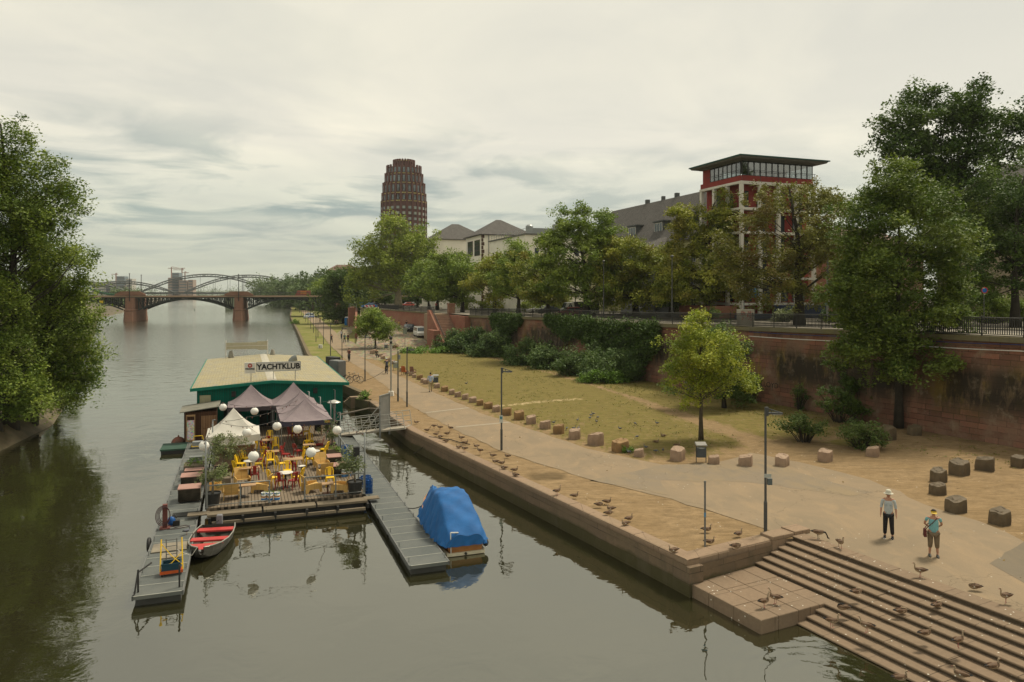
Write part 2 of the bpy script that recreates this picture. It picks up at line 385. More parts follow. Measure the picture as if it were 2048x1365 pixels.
# ---- promenade asphalt ----
def asph(name,c1,c2,c3,pats=.35):
    t=NT(name); v=t.geo(); a=t.noise(v,.28,8,.68,.6); b=t.noise(v,30,3,.7); c_=t.noise(t.geo((1,.4,1)),1.1,7,.65,.5)
    col=t.mix(t.ramp(a,.40,.60),c1,c2); col=t.mix(t.math('MULTIPLY',t.ramp(c_,.50,.66),.75),col,c3); col=t.mix(t.math('MULTIPLY',t.ramp(b,.5,.75),pats),col,(.09,.075,.055))
    vo=t.n('ShaderNodeTexVoronoi'); vo.inputs['Scale'].default_value=1.9; t.l(v,vo.inputs['Vector'])
    col=t.mix(t.math('MULTIPLY',t.math('LESS_THAN',vo.outputs['Distance'],.05),.6),col,(.6,.58,.5))
    cr=t.n('ShaderNodeTexVoronoi',feature='DISTANCE_TO_EDGE'); cr.inputs['Scale'].default_value=.16; 
    ds=t.n('ShaderNodeVectorMath',operation='ADD'); nz=t.n('ShaderNodeTexNoise'); nz.inputs['Scale'].default_value=.7; nz.inputs['Detail'].default_value=6; t.l(v,nz.inputs['Vector']); sc_=t.n('ShaderNodeVectorMath',operation='SCALE'); sc_.inputs['Scale'].default_value=2.2; t.l(nz.outputs['Color'],sc_.inputs[0]); t.l(v,ds.inputs[0]); t.l(sc_.outputs[0],ds.inputs[1]); t.l(ds.outputs[0],cr.inputs['Vector'])
    col=t.mix(t.math('MULTIPLY',t.math('LESS_THAN',cr.outputs['Distance'],.0022),.35),col,(.06,.05,.035))
    t.bsdf(col,.92,0,.15,bump=b,bstr=.25,bdist=.01); _m[name]=t.mat; return t.mat
AS=asph('dusty promenade asphalt',(.25,.188,.12),(.215,.167,.11),(.285,.208,.126),.35)
def rough_edge(pl,step,amp,seed):
    rr=random.Random(seed); out=[]
    for (x0,y0),(x1,y1) in zip(pl[:-1],pl[1:]):
        L=math.hypot(x1-x0,y1-y0); n=max(1,int(L/step))
        for k in range(n):
            f=k/n; a=amp if L/n<6 else amp*2
            out.append((x0+(x1-x0)*f+rr.uniform(-a,a),y0+(y1-y0)*f+rr.uniform(-a,a)))
    return out+[pl[-1]]
def fillpoly(name,poly,z,mat,zf=None):
    import mathutils.geometry as mg
    vs=[Vector((a,b,(zf(b) if zf else z))) for a,b in poly]; tr=mg.tessellate_polygon([[Vector((p.x,p.y,0)) for p in vs]])
    m=MB(); fs=[]
    for f in tr:
        a,b,c=[vs[i] for i in f]
        fs.append(tuple(f) if (b-a).cross(c-a).z>0 else tuple(f)[::-1])
    m.add([tuple(v) for v in vs],fs); return m.build(name,mat)
near=PXL([(1340,934),(1440,925),(1500,905),(1600,925),(1750,962),(1850,1010),(1960,1045),(2100,1105)])+[(27,17),(24,6),(20.5,8)]+[tuple((T0+SU*k-SV*.42).xy) for k in (18,12,6,0)]
pp=rough_edge(PATHL,1.0,.10,1)+rough_edge(PATHR,1.0,.10,2)[:-1]+rough_edge(near[:8],1.,.16,5)+near[8:]
struct(fillpoly('promenade_path',pp,.005,AS))
# pale stone strips across the path and a wet dark patch
ST=M('pale paving strip',(.31,.27,.2),(.26,.21,.145),scale=6)
for a,b in (((852,826),(938,816)),((912,855),(1020,845))):
    p,q=Vector(G(*a)),Vector(G(*b)); d=(q-p).normalized(); n=Vector((-d.y,d.x))*.16; struct(fillpoly('paving_strip',[tuple(p-n),tuple(q-n),tuple(q+n),tuple(p+n)],.013,ST))
DK=asph('darker asphalt patch',(.17,.14,.10),(.15,.125,.09),(.19,.15,.1),.3)
struct(fillpoly('asphalt_patch',rough_edge(PXL([(1980,1128),(2060,1075),(2250,1130),(2250,1240),(2060,1175),(1980,1128)]),.5,.04,3),.010,DK))
struct(fillpoly('asphalt_patch',rough_edge(PXL([(1182,960),(1330,930),(1520,925),(1740,985),(1700,992),(1500,965),(1320,962),(1340,990),(1182,960)]),.6,.12,4),.0095,asph('worn grey asphalt',(.208,.166,.117),(.242,.184,.112),(.18,.15,.11),.35)))
# dark irregular strip where the path meets the sand
e=rough_edge(PXL([(1530,1063),(1340,1001),(1175,961),(1005,906),(904,861),(860,836)]),.7,.10,9); e2=[(a+.04+.22*abs(math.sin(i*.83)*math.sin(i*.31+1)),b+.03+.16*abs(math.sin(i*.83)*math.sin(i*.31+1))) for i,(a,b) in enumerate(e)]
0 and struct(fillpoly('path_edge',e+e2[::-1],.030,M('dark worn asphalt edge',(.10,.082,.058),(.16,.12,.08),scale=2.5,bump=.3)))

# ---- cobbled square and ramp ----
def cobble(name,c1,c2,s=3.2):
    t=NT(name); v=t.geo(); vo=t.n('ShaderNodeTexVoronoi',feature='F1'); vo.inputs['Scale'].default_value=s; t.l(v,vo.inputs['Vector'])
    col=t.mix(t.ramp(t.noise(v,.3,6,.6),.4,.65),c1,c2); col=t.mix(t.math('MULTIPLY',t.ramp(vo.outputs['Distance'],.35,.7),.6),col,(.08,.065,.04)); 
    col=t.mix(.25,col,vo.outputs['Color'],'OVERLAY')
    t.bsdf(col,.9,0,.15,bump=vo.outputs['Distance'],bstr=.4,bdist=.03); _m[name]=t.mat; return t.mat
CB=cobble('cobblestones',(.30,.24,.155),(.21,.18,.125),2.)
pz=PXL([(722,716),(688,689),(672,668),(690,655),(722,652)])+[(-34,150),(-27.2,131),(-14.5,131),(-8.3,120)]+PXL([(905,700),(880,699),(800,706),(760,722)])
struct(fillpoly('cobbled_square',pz,.010,CB))
def ramp():
    m=MB(); L=[(-27,128),(-31,150),(-36,175),(-42,205),(-46,222)]; Rr=[(-14.2,128),(-18.8,148),(-25.5,164),(-31,190),(-34,205),(-36,222)]
    ys=np.arange(126.5,223,4); vs=[];fs=[]
    for y in ys:
        zl=.03+(ramp_z(y)); vs+= [(plx(L,y),y,zl),(plx(L,y)*.5+plx(Rr,y)*.5,y,zl),(plx(Rr,y),y,zl)]
    for i in range(len(ys)-1):
        for k in (0,1): a=i*3+k; fs.append((a,a+1,a+4,a+3))
    m.add(vs,fs); struct(m.build('ramp',CB))
    m=MB(); kb=MB(); 
    for i in range(len(ys)-1):
        y0,y1=ys[i],ys[i+1]
        if y0<148: continue
        a=[(plx(Rr,y)-w,y,ramp_z(y)+z_) for y,w,z_ in ((y0,2.1,.16),(y1,2.1,.16),(y1,0,.16),(y0,0,.16),(y0,2.1,.0),(y1,2.1,.0))]
        kb.add(a,[(3,2,1,0),(0,1,5,4)])
    struct(kb.build('ramp_pavement',M('stone slab pavement',(.27,.2,.125),(.2,.16,.1),scale=1.5)))
    return L,Rr
RL,RR=ramp()

# ---- upper street ----
def upper():
    off=[(p[0]+.25,p[1]) for p in WALL]
    ys=list(np.arange(14,190,6))+[200,215,240,300,400,600,1500,6500]; m=MB(); vs=[];fs=[]
    ext=[(45,12)]+off+[(-36,205),(-46,225),(-42,260),(-70,330),(-120,520),(-220,900),(-500,6500)]
    for y in ys:
        x0=float(plx(ext,y)); z=zu(y)-.05
        for k,dx in enumerate((0,20,60,200,2500)): vs.append((x0+dx,y,z))
    for i in range(len(ys)-1):
        for k in range(4): a=i*5+k; fs.append((a,a+1,a+6,a+5))
    m.add(vs,fs); struct(m.build('upper_street_ground',M('street ground',(.17,.15,.11),(.13,.115,.085),scale=.6,bump=.2)))
    # road, pavement with kerb
    def strip(name,d0,d1,dz,mat,y0=14,y1=230,side=False):
        m=MB(); vs=[];fs=[]; yy=np.arange(y0,y1,4.)
        for y in yy:
            x0=float(plx(ext,y)); z=zu(y)+dz; vs+=[(x0+d0,y,z),(x0+d1,y,z)]+([(x0+d1,y,z-.16)] if side else [])
        k=3 if side else 2
        for i in range(len(yy)-1):
            a=i*k; fs.append((a,a+1,a+1+k,a+k))
            if side: fs.append((a+1,a+2,a+2+k,a+1+k))
        m.add(vs,fs); return struct(m.build(name,mat))
    strip('pavement',0,4.6,.07,M('street pavement slabs',(.30,.265,.20),(.24,.21,.16),scale=1.4),side=True)
    strip('road',4.6,12.5,-.03,asph('street asphalt',(.16,.145,.12),(.20,.175,.14),(.13,.12,.10),.3))
    strip('pavement',12.5,15.5,.07,M('street pavement slabs',(.3,.27,.21)))
    lm=M('road marking paint',(.62,.60,.52),(.45,.43,.37),scale=8)
    m=MB(); 
    for y in np.arange(20,220,5.): 
        x0=float(plx(ext,y)); x1=float(plx(ext,y+2.4)); z=zu(y)-.02; z1=zu(y+2.4)-.02; m.add([(x0+8.4,y,z),(x0+8.55,y,z),(x1+8.55,y+2.4,z1),(x1+8.4,y+2.4,z1)],[(0,1,2,3)])
    struct(m.build('road_markings',lm))
upper()

# ---- stone materials ----
def stonewall(name,cols,bw,bh,mortar,stain=False,mort=.012,moss=0):
    t=NT(name); uv=t.coord('UV')
    br=t.n('ShaderNodeTexBrick'); t.l(uv,br.inputs[0]); br.inputs['Scale'].default_value=1; br.inputs['Brick Width'].default_value=bw; br.inputs['Row Height'].default_value=bh
    br.inputs['Mortar Size'].default_value=mort; br.inputs['Mortar Smooth'].default_value=.2; br.offset=.45; br.squash=.7; br.squash_frequency=3
    br.inputs['Color1'].default_value=(*cols[0],1); br.inputs['Color2'].default_value=(*cols[1],1); br.inputs['Mortar'].default_value=(*mortar,1)
    a=t.noise(uv,.45,8,.68,.3); b=t.noise(uv,7,5,.65); st=t.noise(t.coord('UV',(1,.32,1)),1.3,8,.72,.3)
    col=t.mix(t.ramp(a,.44,.60),br.outputs['Color'],cols[2]); col=t.mix(t.math('MULTIPLY',t.ramp(b,.4,.75),.35),col,tuple(c*.45 for c in cols[0]))
    if stain:
        s=t.n('ShaderNodeSeparateXYZ'); t.l(uv,s.inputs[0]); v=s.outputs[1]
        band=t.ramp(t.math('DIVIDE',v,6.),.20,.86); e=band.node.color_ramp.elements; e[1].color=(.05,.05,.05,1)
        e[0].color=(.1,.1,.1,1); q=e.new(.42); q.color=(1,1,1,1); q=e.new(.66); q.color=(1,1,1,1); q=e.new(.76); q.color=(.35,.35,.35,1)
        big=t.ramp(t.noise(t.coord('UV',(.14,.10,1)),1,3,.5),.36,.47)
        yel=t.ramp(t.noise(t.coord('UV',(.5,.28,1),),.8,6,.7),.50,.60); blk=t.ramp(st,.37,.50)
        grm=t.math('MULTIPLY',band,big)
        col=t.mix(t.math('MULTIPLY',grm,.75),col,(.095,.075,.045))
        col=t.mix(t.math('MULTIPLY',t.math('MULTIPLY',yel,band),.8),col,(.20,.14,.03))
        col=t.mix(t.math('MULTIPLY',t.math('MULTIPLY',blk,grm),.85),col,(.022,.02,.015))
        col=t.mix(t.math('MULTIPLY',t.ramp(t.noise(uv,.9,6,.7),.56,.7),.45),col,(.30,.245,.17))
    if moss:
        s=t.n('ShaderNodeSeparateXYZ'); t.l(uv,s.inputs[0]); k=t.ramp(t.math('ADD',t.math('MULTIPLY',s.outputs[1],-1.),t.math('MULTIPLY',a,.5)),.85,1.2)
        col=t.mix(t.math('MULTIPLY',k,.85),col,(.05,.048,.018))
        col=t.mix(t.math('MULTIPLY',t.ramp(st,.5,.68),.6),col,(.10,.085,.055))
    if mort>.001: hb=t.math('ADD',t.math('MULTIPLY',br.outputs['Fac'],-1.),t.math('MULTIPLY',b,.6))
    else: hb=b
    t.bsdf(col,.9,0,.15,bump=hb,bstr=.6,bdist=.025); _m[name]=t.mat; return t.mat
RW=stonewall('red sandstone blocks',((.30,.135,.09),(.155,.078,.056),(.24,.15,.10)),1.15,.36,(.06,.042,.03),stain=True,mort=.018)
QW=stonewall('river quay stone',((.20,.14,.09),(.15,.11,.075),(.17,.125,.08)),1.3,.36,(.05,.04,.028),moss=1)
CP=stonewall('worn coping stone',((.29,.205,.135),(.235,.165,.11),(.26,.19,.125)),1.4,9.,(.1,.07,.045),mort=.008)

# ---- retaining wall along the street ----
def ribbon(m,pl,z0f,z1f,flip=False,s0=0,off=0):
    s=s0
    for (x0,y0),(x1,y1) in zip(pl[:-1],pl[1:]):
        L=math.hypot(x1-x0,y1-y0); n=max(1,int(L/2.))
        for k in range(n):
            a,b=k/n,(k+1)/n; xa,ya=x0+(x1-x0)*a,y0+(y1-y0)*a; xb,yb=x0+(x1-x0)*b,y0+(y1-y0)*b
            v=[(xa,ya,z0f(ya)),(xb,yb,z0f(yb)),(xb,yb,z1f(yb)),(xa,ya,z1f(ya))]; uv=[(s+L*a,z0f(ya)),(s+L*b,z0f(yb)),(s+L*b,z1f(yb)),(s+L*a,z1f(ya))]
            m.add(v,[(0,1,2,3) if not flip else (3,2,1,0)],[uv if not flip else uv[::-1]])
        s+=L
def offset(pl,d):
    out=[]
    for i,(x,y) in enumerate(pl):
        a=pl[max(0,i-1)]; b=pl[min(len(pl)-1,i+1)]; dx,dy=b[0]-a[0],b[1]-a[1]; L=math.hypot(dx,dy); out.append((x+dy/L*d,y-dx/L*d))
    return out
def slab(m,pl,w,z0f,z1f,d=0):
    A=offset(pl,d-w/2); B=offset(pl,d+w/2); ribbon(m,A,z0f,z1f,True); ribbon(m,B,z0f,z1f)
    s=0
    for i in range(len(pl)-1):
        L=math.hypot(pl[i+1][0]-pl[i][0],pl[i+1][1]-pl[i][1]); n=max(1,int(L/2.))
        for k in range(n):
            f=lambda P,t_:(P[i][0]+(P[i+1][0]-P[i][0])*t_,P[i][1]+(P[i+1][1]-P[i][1])*t_)
            a,b=k/n,(k+1)/n; p=[f(A,a),f(B,a),f(B,b),f(A,b)]
            m.add([(x,y,z1f(y)) for x,y in p],[(0,1,2,3)],[[(s+L*a,0),(s+L*a,w),(s+L*b,w),(s+L*b,0)]]); m.add([(x,y,z0f(y)) for x,y in p],[(3,2,1,0)])
        s+=L
    for e_ in (0,-1): m.add([(*A[e_],z0f(A[e_][1])),(*B[e_],z0f(B[e_][1])),(*B[e_],z1f(B[e_][1])),(*A[e_],z1f(A[e_][1]))],[(0,1,2,3)])
def retaining():
    main=[(41,20)]+[p for p in WALL[:7]]
    base=offset(main,-.35)   # battered face, foot further out
    t=thing('retaining_wall','long red sandstone retaining wall with mossy stains below the street railing','wall',(0,0,0))
    m=MB(); s=0
    for i in range(len(main)-1):
        L=math.hypot(main[i+1][0]-main[i][0],main[i+1][1]-main[i][1]); n=max(1,int(L/2.))
        for k in range(n):
            a,b=k/n,(k+1)/n; f=lambda P,q:(P[i][0]+(P[i+1][0]-P[i][0])*q,P[i][1]+(P[i+1][1]-P[i][1])*q)
            p0,p1,q0,q1=f(base,a),f(base,b),f(main,a),f(main,b); za,zb=zu(q0[1])-.30,zu(q1[1])-.30
            m.add([(*p0,-.3),(*p1,-.3),(*q1,zb),(*q0,za)],[(0,1,2,3)],[[(s+L*a,-.3),(s+L*b,-.3),(s+L*b,zb),(s+L*a,za)]])
        s+=L
    m.build('wall_face',RW,t)
    m=MB(); slab(m,main,.62,lambda y:zu(y)-.30,lambda y:zu(y)+.02,d=.0); m.build('coping',stonewall('mossy coping',((.17,.15,.09),(.14,.125,.08),(.16,.14,.07)),1.6,9,(.06,.05,.035),mort=.01),t)
    # buttress standing in front of the wall beside the ivy
    x,y=13.4,78; m=MB(); 
    # cables fixed along the top
    m=MB(); c0=offset(main,-.42); pts=[]
    for i in range(len(c0)-1):
        for k in range(6): q=k/6; yy=c0[i][1]+(c0[i+1][1]-c0[i][1])*q; pts.append((c0[i][0]+(c0[i+1][0]-c0[i][0])*q,yy,zu(yy)-.75-.07*math.sin(q*math.pi)))
    pts=[p for p in pts if p[1]<64]; m.tube(pts,.035,6); m.build('white_cable',M('white cable',(.6,.58,.52)),t)
    m=MB(); m.tube([(a+.03,b,c+.36) for a,b,c in pts],.03,6); m.build('blue_cable',M('blue cable',(.03,.045,.13)),t)
    # graffiti word scratched on the lower wall
    c=bpy.data.curves.new('graffiti','FONT'); c.body='LLOYD'; c.size=.62; c.extrude=.004; c.align_x='CENTER'
    g=bpy.data.objects.new('graffiti',c); C.objects.link(g); 
    d=Vector((25.6-20.5,52-63,0)).normalized(); g.parent=t; px=G(1550,778); yb=60.6; xb=float(plx([q for q in base],yb)) 
    g.location=Vector((xb,yb,1.35))+Vector((-.9,-.46,0))*.20; g.rotation_euler=(R(88),0,math.atan2(-d.y,-d.x)+math.pi) ; g.data.materials.append(M('graffiti paint',(.03,.028,.022)))
retaining()
# wall north of the stairs, along the ramp
def rampwall():
    pl=[(-13.2,136.2)]+WALL[7:9]+[(-34,190),(-37,206)]
    t=thing('ramp_wall','red sandstone wall rising beside the cobbled ramp','wall'); m=MB(); ribbon(m,pl,lambda y:max(-.1,ramp_z(y)-.3),lambda y:zu(y)-.2); m.build('wall_face',stonewall('plain red sandstone',((.30,.12,.08),(.24,.10,.07),(.27,.14,.09)),1.0,.34,(.15,.1,.07)),t)
    m=MB(); slab(m,pl,.5,lambda y:zu(y)-.2,lambda y:zu(y)+.03); m.build('coping',_m['mossy coping'],t)
    t=thing('ramp_wall','curved red sandstone end wall left of the ramp top','wall'); pl=[(-43.5,203),(-44.2,206),(-46,216),(-49,224)]
    pl=[(-47.5,224),(-45.4,206),(-44.4,202.5),(-42.6,203),(-40,190),(-36.8,175),(-31.6,150)]; m=MB(); slab(m,pl[::-1],.5,lambda y:-.1,lambda y:min(ramp_z(y)+.35,5.2)); m.build('wall_face',_m['plain red sandstone'],t)
    m=MB(); 
    for x,y in pl[:5]: m.tube([(x,y,4.3),(x,y,6.3)],.05,6)
    for z in (5.4,5.8,6.2): m.tube([(x,y,z-(5-ramp_z(min(205,y)))) for x,y in pl[:5]],.035,6)
    m.build('railing',M('grey railing paint',(.16,.16,.15)),t)
rampwall()

# ---- river quay wall ----
def quay():
    pl=QUAY[:3]; t=thing('quay_wall','brown stone quay wall with rounded coping at the water','wall')
    m=MB(); off=offset(pl,-.06)
    ribbon(m,[(x,y) for x,y in off],lambda y:-1.7,lambda y:-.14); 
    # recessed end next to the steps
    a=T0+SV*.95; b=QC
    ribbon(m,[tuple((a+SU*.05).xy),tuple((Vector((*b,0))+SU*.16).xy)],lambda y:-1.6,lambda y:-.16)
    qb=(T0+SV*4.90+SU*.02); m.box((qb.x,qb.y,-.96),(.90,.60,1.6),rz=math.atan2(SU.y,SU.x)); m.build('wall_face',QW,t)
    # dark drainage slots at the waterline
    sl_=MB()
    for px,py,w_ in ((1030,975,.8),(1082,1000,.55),(1275,1100,.6)):
        d=(H-WATER-.3)*F/(py-HY+22); y=d; x=float(np.interp(y,[24.9,48.6],[5.9,-6.7]))
        m2=sl_.at((x+.02,y,-1.08),math.atan2(48.6-24.9,-12.6)).box((0,0,0),(w_,.14,.2))
    sl_.build('drain_slot',M('dark opening',(.012,.011,.008)),t)
    m=MB(); rr=random.Random(4)
    def coping(p,q,wd=.55,zt=.05,side=1,L0=1.5):
        p,q=Vector((*p,0)),Vector((*q,0)); L=(q-p).length; n=max(1,round(L/L0)); d=(q-p)/L; nrm=Vector((-d.y,d.x,0))*side
        for k in range(n):
            a=p+d*(L*k/n+.008); b=p+d*(L*(k+1)/n-.008); zz=zt+rr.uniform(-.008,.008)
            prof=[(0,-.34),(0,-.07),(.03,-.02),(.09,0),(wd,0),(wd,-.34)]; r1=[tuple(a+nrm*(-u)+Vector((0,0,zz+w_))) for u,w_ in prof]; r2=[tuple(b+nrm*(-u)+Vector((0,0,zz+w_))) for u,w_ in prof]
            if side<0: r1,r2=r2,r1
            m.loft([r1,r2])
    for a,b in zip(QUAY[:3],QUAY[1:3]): coping(a,b,side=1)
    coping(tuple((Vector((*QC,0))).xy),tuple((T0+SV*.75).xy),.6,side=-1)
    m.build('coping',CP,t,smooth=False)
    # the far part with the step notch
    t=thing('quay_wall','mossy concrete quay wall with a step notch behind the club house','wall'); m=MB(); pl=QUAY[3:8]
    pl=[(-11.9,61.7),(-13.3,63.4),(-13.0,66),(-16.5,72.8)]+QUAY[4:9]
    slab(m,pl,.5,lambda y:-1.7,lambda y:.05,d=.1); m.build('wall_face',stonewall('mossy quay concrete',((.17,.13,.085),(.14,.11,.07),(.15,.12,.06)),1.8,.5,(.07,.055,.04),moss=1),t)
    m=MB(); 
    for k in range(5): m.box((-13.9-.30*k,66.0+.75*k,-.16-.22*k-.5),(1.1,.7,1.0),rz=R(24))
    m.build('steps',CP,t)
quay()

# ---- steps down to the river ----
def steps():
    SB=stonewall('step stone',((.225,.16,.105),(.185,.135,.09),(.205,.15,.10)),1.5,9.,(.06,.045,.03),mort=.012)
    t=_m['step stone']; nt=t.node_tree; bs=[n for n in nt.nodes if n.type=='BSDF_PRINCIPLED'][0]; src=bs.inputs['Base Color'].links[0].from_socket
    vo=nt.nodes.new('ShaderNodeTexVoronoi'); vo.inputs['Scale'].default_value=5.2; geo=nt.nodes.new('ShaderNodeNewGeometry'); nt.links.new(geo.outputs['Position'],vo.inputs['Vector'])
    lt=nt.nodes.new('ShaderNodeMath'); lt.operation='LESS_THAN'; lt.inputs[1].default_value=.125; nt.links.new(vo.outputs['Distance'],lt.inputs[0])
    nz=nt.nodes.new('ShaderNodeTexNoise'); nz.inputs['Scale'].default_value=1.1; nz.inputs['Detail'].default_value=8; nt.links.new(geo.outputs['Position'],nz.inputs['Vector']); g2=nt.nodes.new('ShaderNodeMath'); g2.operation='GREATER_THAN'; g2.inputs[1].default_value=.50; nt.links.new(nz.outputs[0],g2.inputs[0])
    mu=nt.nodes.new('ShaderNodeMath'); mu.operation='MULTIPLY'; nt.links.new(lt.outputs[0],mu.inputs[0]); nt.links.new(g2.outputs[0],mu.inputs[1])
    mx=nt.nodes.new('ShaderNodeMix'); mx.data_type='RGBA'; mx.inputs[7].default_value=(.58,.54,.45,1); nt.links.new(mu.outputs[0],mx.inputs[0]); nt.links.new(src,mx.inputs[6]); nt.links.new(mx.outputs[2],bs.inputs['Base Color'])
    th=thing('river_steps','broad flight of worn stone steps going down into the river','steps',tuple(T0),math.atan2(SU.y,SU.x))
    # local x = along the steps, local -y = towards the water  (SV = -perp)
    rr=random.Random(2); ph=0; RS_=stonewall('shade-painted riser stone',((.115,.085,.058),(.09,.067,.047),(.10,.077,.05)),1.5,9.,(.04,.03,.022),mort=.01)  # darker copy of the step stone, riser shade painted into the colour
    def flight(k,x0,x1):
        rs_=MB(); m=MB(); v0=-.5 if k==0 else EV[k-1]; v1=EV[k]; z=-.12*k+(.03 if k==0 else 0); x=x0
        while x<x1:
            L=rr.uniform(1.5,2.4); xe=min(x1,x+L); dz=rr.uniform(-.006,.006); dy=rr.uniform(-.008,.008); b=.018
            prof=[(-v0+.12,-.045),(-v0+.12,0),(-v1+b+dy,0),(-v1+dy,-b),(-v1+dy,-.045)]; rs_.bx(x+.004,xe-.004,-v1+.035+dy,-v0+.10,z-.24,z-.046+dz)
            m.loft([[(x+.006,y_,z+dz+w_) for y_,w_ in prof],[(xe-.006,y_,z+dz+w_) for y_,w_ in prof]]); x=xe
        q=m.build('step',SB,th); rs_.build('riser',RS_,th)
    EV=[0,.386,.772,1.158,1.544,1.93,2.40,2.8,3.2,3.6]
    for k in range(6): flight(k,[.05,.1,.1,.1,.1,.1][k],26)
    for k in range(6,9): flight(k,3.5,26)
    flight(9,3.5,26)
    # landing platform
    m=MB(); z=-.72; x=.12
    for i in range(3):
        xe=.12+(i+1)*3.4/3
        for j,(y0,y1) in enumerate(((-5.08,-4.35),(-4.35,-3.5),(-3.5,-2.6),(-2.6,-1.93))):
            m.box(((x+xe)/2,(y0+y1)/2,z-.3+rr.uniform(-.004,.004)),(xe-x-.006,y1-y0-.006,.6))
        x=xe
    o=m.build('landing',SB,th,bevel=.03)
    m=MB(); m.bx(.16,3.46,-5.02,-1.95,-1.9,-1.30); m.bx(.14,3.49,-5.05,-2.0,-1.9,-1.04); m.build('landing_base',QW,th)
    m=MB(); m.bx(-.55,.06,-1.0,.10,-.5,.14); m.build('end_block',CP,th,bevel=.03)
    m=MB(); m.bx(-.62,.06,.14,.95,-.3,.17); m.build('end_block',CP,th,bevel=.03)
steps()
# ---------------- foliage ----------------
def leaf_mesh(name,cen,L,Wd,mat,parent=None,seed=0,shade=None,updir=.35,loc=None):
    r=np.random.RandomState(seed); n=len(cen)
    a=r.normal(size=(n,3)); a[:,2]=a[:,2]*.55-.15; a/=np.linalg.norm(a,axis=1)[:,None]
    q=r.normal(size=(n,3)); q[:,2]=np.abs(q[:,2])+updir*2; b=np.cross(a,q); b/=np.linalg.norm(b,axis=1)[:,None]
    s=r.uniform(.5,1.45,size=(n,1)); A=a*L*s/2; B=b*Wd*s/2; nn=np.cross(a,b)*(Wd*.18)*s
    V=np.stack([cen-A,cen+B+nn-A*.1,cen+A,cen-B+nn-A*.1],1).reshape(-1,3)
    me=bpy.data.meshes.new(name); me.vertices.add(4*n); me.vertices.foreach_set('co',V.ravel().astype(np.float32)); me.loops.add(4*n); me.loops.foreach_set('vertex_index',np.arange(4*n,dtype=np.int32))
    me.polygons.add(n); me.polygons.foreach_set('loop_start',np.arange(0,4*n,4,dtype=np.int32)); me.update(calc_edges=True)
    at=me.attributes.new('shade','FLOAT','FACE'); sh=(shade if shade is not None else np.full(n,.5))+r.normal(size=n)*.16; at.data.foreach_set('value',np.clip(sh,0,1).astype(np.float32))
    me.materials.append(mat); o=bpy.data.objects.new(name,me); C.objects.link(o)
    if parent: o.parent=parent
    if loc is not None: o.location=loc
    return o
BARK=M('tree bark',(.10,.08,.055),(.055,.045,.03),rough=.95,scale=2.2,bump=.6,bscale=14)
BARKD=M('dark tree bark',(.05,.042,.03),(.028,.024,.018),rough=.95,scale=2.2,bump=.6,bscale=14)
L_PLANE=leafmat('plane tree leaves',(0.199,0.254,0.033),(0.301,0.337,0.053),(0.158,0.209,0.030))
L_LIME=leafmat('lime tree leaves',(0.117,0.185,0.027),(0.273,0.332,0.055),(0.147,0.194,0.034))
L_YEL=leafmat('yellow green leaves',(0.195,0.247,0.021),(0.390,0.390,0.046),(0.156,0.208,0.026))
L_CHEST=leafmat('chestnut leaves',(0.153,0.195,0.030),(0.340,0.338,0.051),(0.251,0.220,0.038))
L_BROWN=leafmat('browning chestnut leaves',(.12,.13,.028),(.23,.215,.042),(.17,.12,.03))
L_DARK=leafmat('dark green leaves',(0.044,0.084,0.017),(0.130,0.185,0.036),(0.067,0.111,0.021))
L_BIG=leafmat('deep green lime leaves',(0.062,0.109,0.018),(0.193,0.238,0.043),(0.109,0.148,0.024))
L_WIL=leafmat('willow leaves',(0.069,0.119,0.016),(0.232,0.283,0.041),(0.075,0.116,0.016))
L_BUSH=leafmat('evergreen bush leaves',(0.052,0.098,0.030),(0.133,0.190,0.053),(0.069,0.110,0.023))
L_OLIVE=leafmat('olive leaves',(0.130,0.163,0.065),(0.247,0.260,0.130))
L_WEED=leafmat('fresh weed leaves',(.09,.17,.02),(.16,.26,.035))
L_FAR=leafmat('far tree leaves',(0.065,0.111,0.036),(0.124,0.169,0.058),(0.091,0.130,0.039))
KM=2.9
def crown_pts(lobes,cr,k,L,cover,seed,flat=.62,shell=.5):
    r=np.random.RandomState(seed); P=[];S=[];CC=[]
    for (c,rad) in lobes:
        c=np.array(c); rad=np.array(rad); n=max(4,int(k*KM*rad[0]*rad[2]/cr**2))
        d=r.normal(size=(n,3)); d/=np.linalg.norm(d,axis=1)[:,None]; rr=r.uniform(0,1,n)**(1/3.)*(1-shell)+shell*r.uniform(.78,1.06,n)
        bump=1+.16*np.sin(d[:,0]*5+seed)+.14*np.sin(d[:,2]*6+d[:,1]*4+seed*2)
        nb=min(n,max(6,int(n/5.5))); bi=r.randint(0,nb,n); cb=c+(d*rad*(rr*bump)[:,None])[bi]; off=r.normal(size=(n,3)); off[:,2]*=.55; off/=np.maximum(1,np.linalg.norm(off,axis=1,keepdims=True)/1.7)
        cc=cb+off*np.maximum(cr*1.05,rad.min()*.20); cc[:,2]-=.12*cr*(off[:,0]**2+off[:,1]**2); CC.append(cc); bs=r.normal(0,.2,nb)[bi]
        nl=max(5,int(cover*.8*math.pi*cr*cr/(L*L*.32)))
        sz=r.uniform(.55,1.25,n)
        u=r.normal(size=(n,nl,3))*.62; u[:,:,2]=u[:,:,2]*flat-.25*(u[:,:,0]**2+u[:,:,1]**2); sprig=r.normal(size=(n,1,3)); sprig/=np.linalg.norm(sprig,axis=2)[:,:,None]; u+=sprig*r.normal(size=(n,nl,1))*.40; ln_=np.linalg.norm(u,axis=2,keepdims=True); u/=np.maximum(1,ln_/1.15)
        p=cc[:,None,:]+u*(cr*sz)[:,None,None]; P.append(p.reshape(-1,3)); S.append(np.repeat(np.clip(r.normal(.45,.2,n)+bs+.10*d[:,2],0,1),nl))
    return np.concatenate(P),np.concatenate(S),np.concatenate(CC)
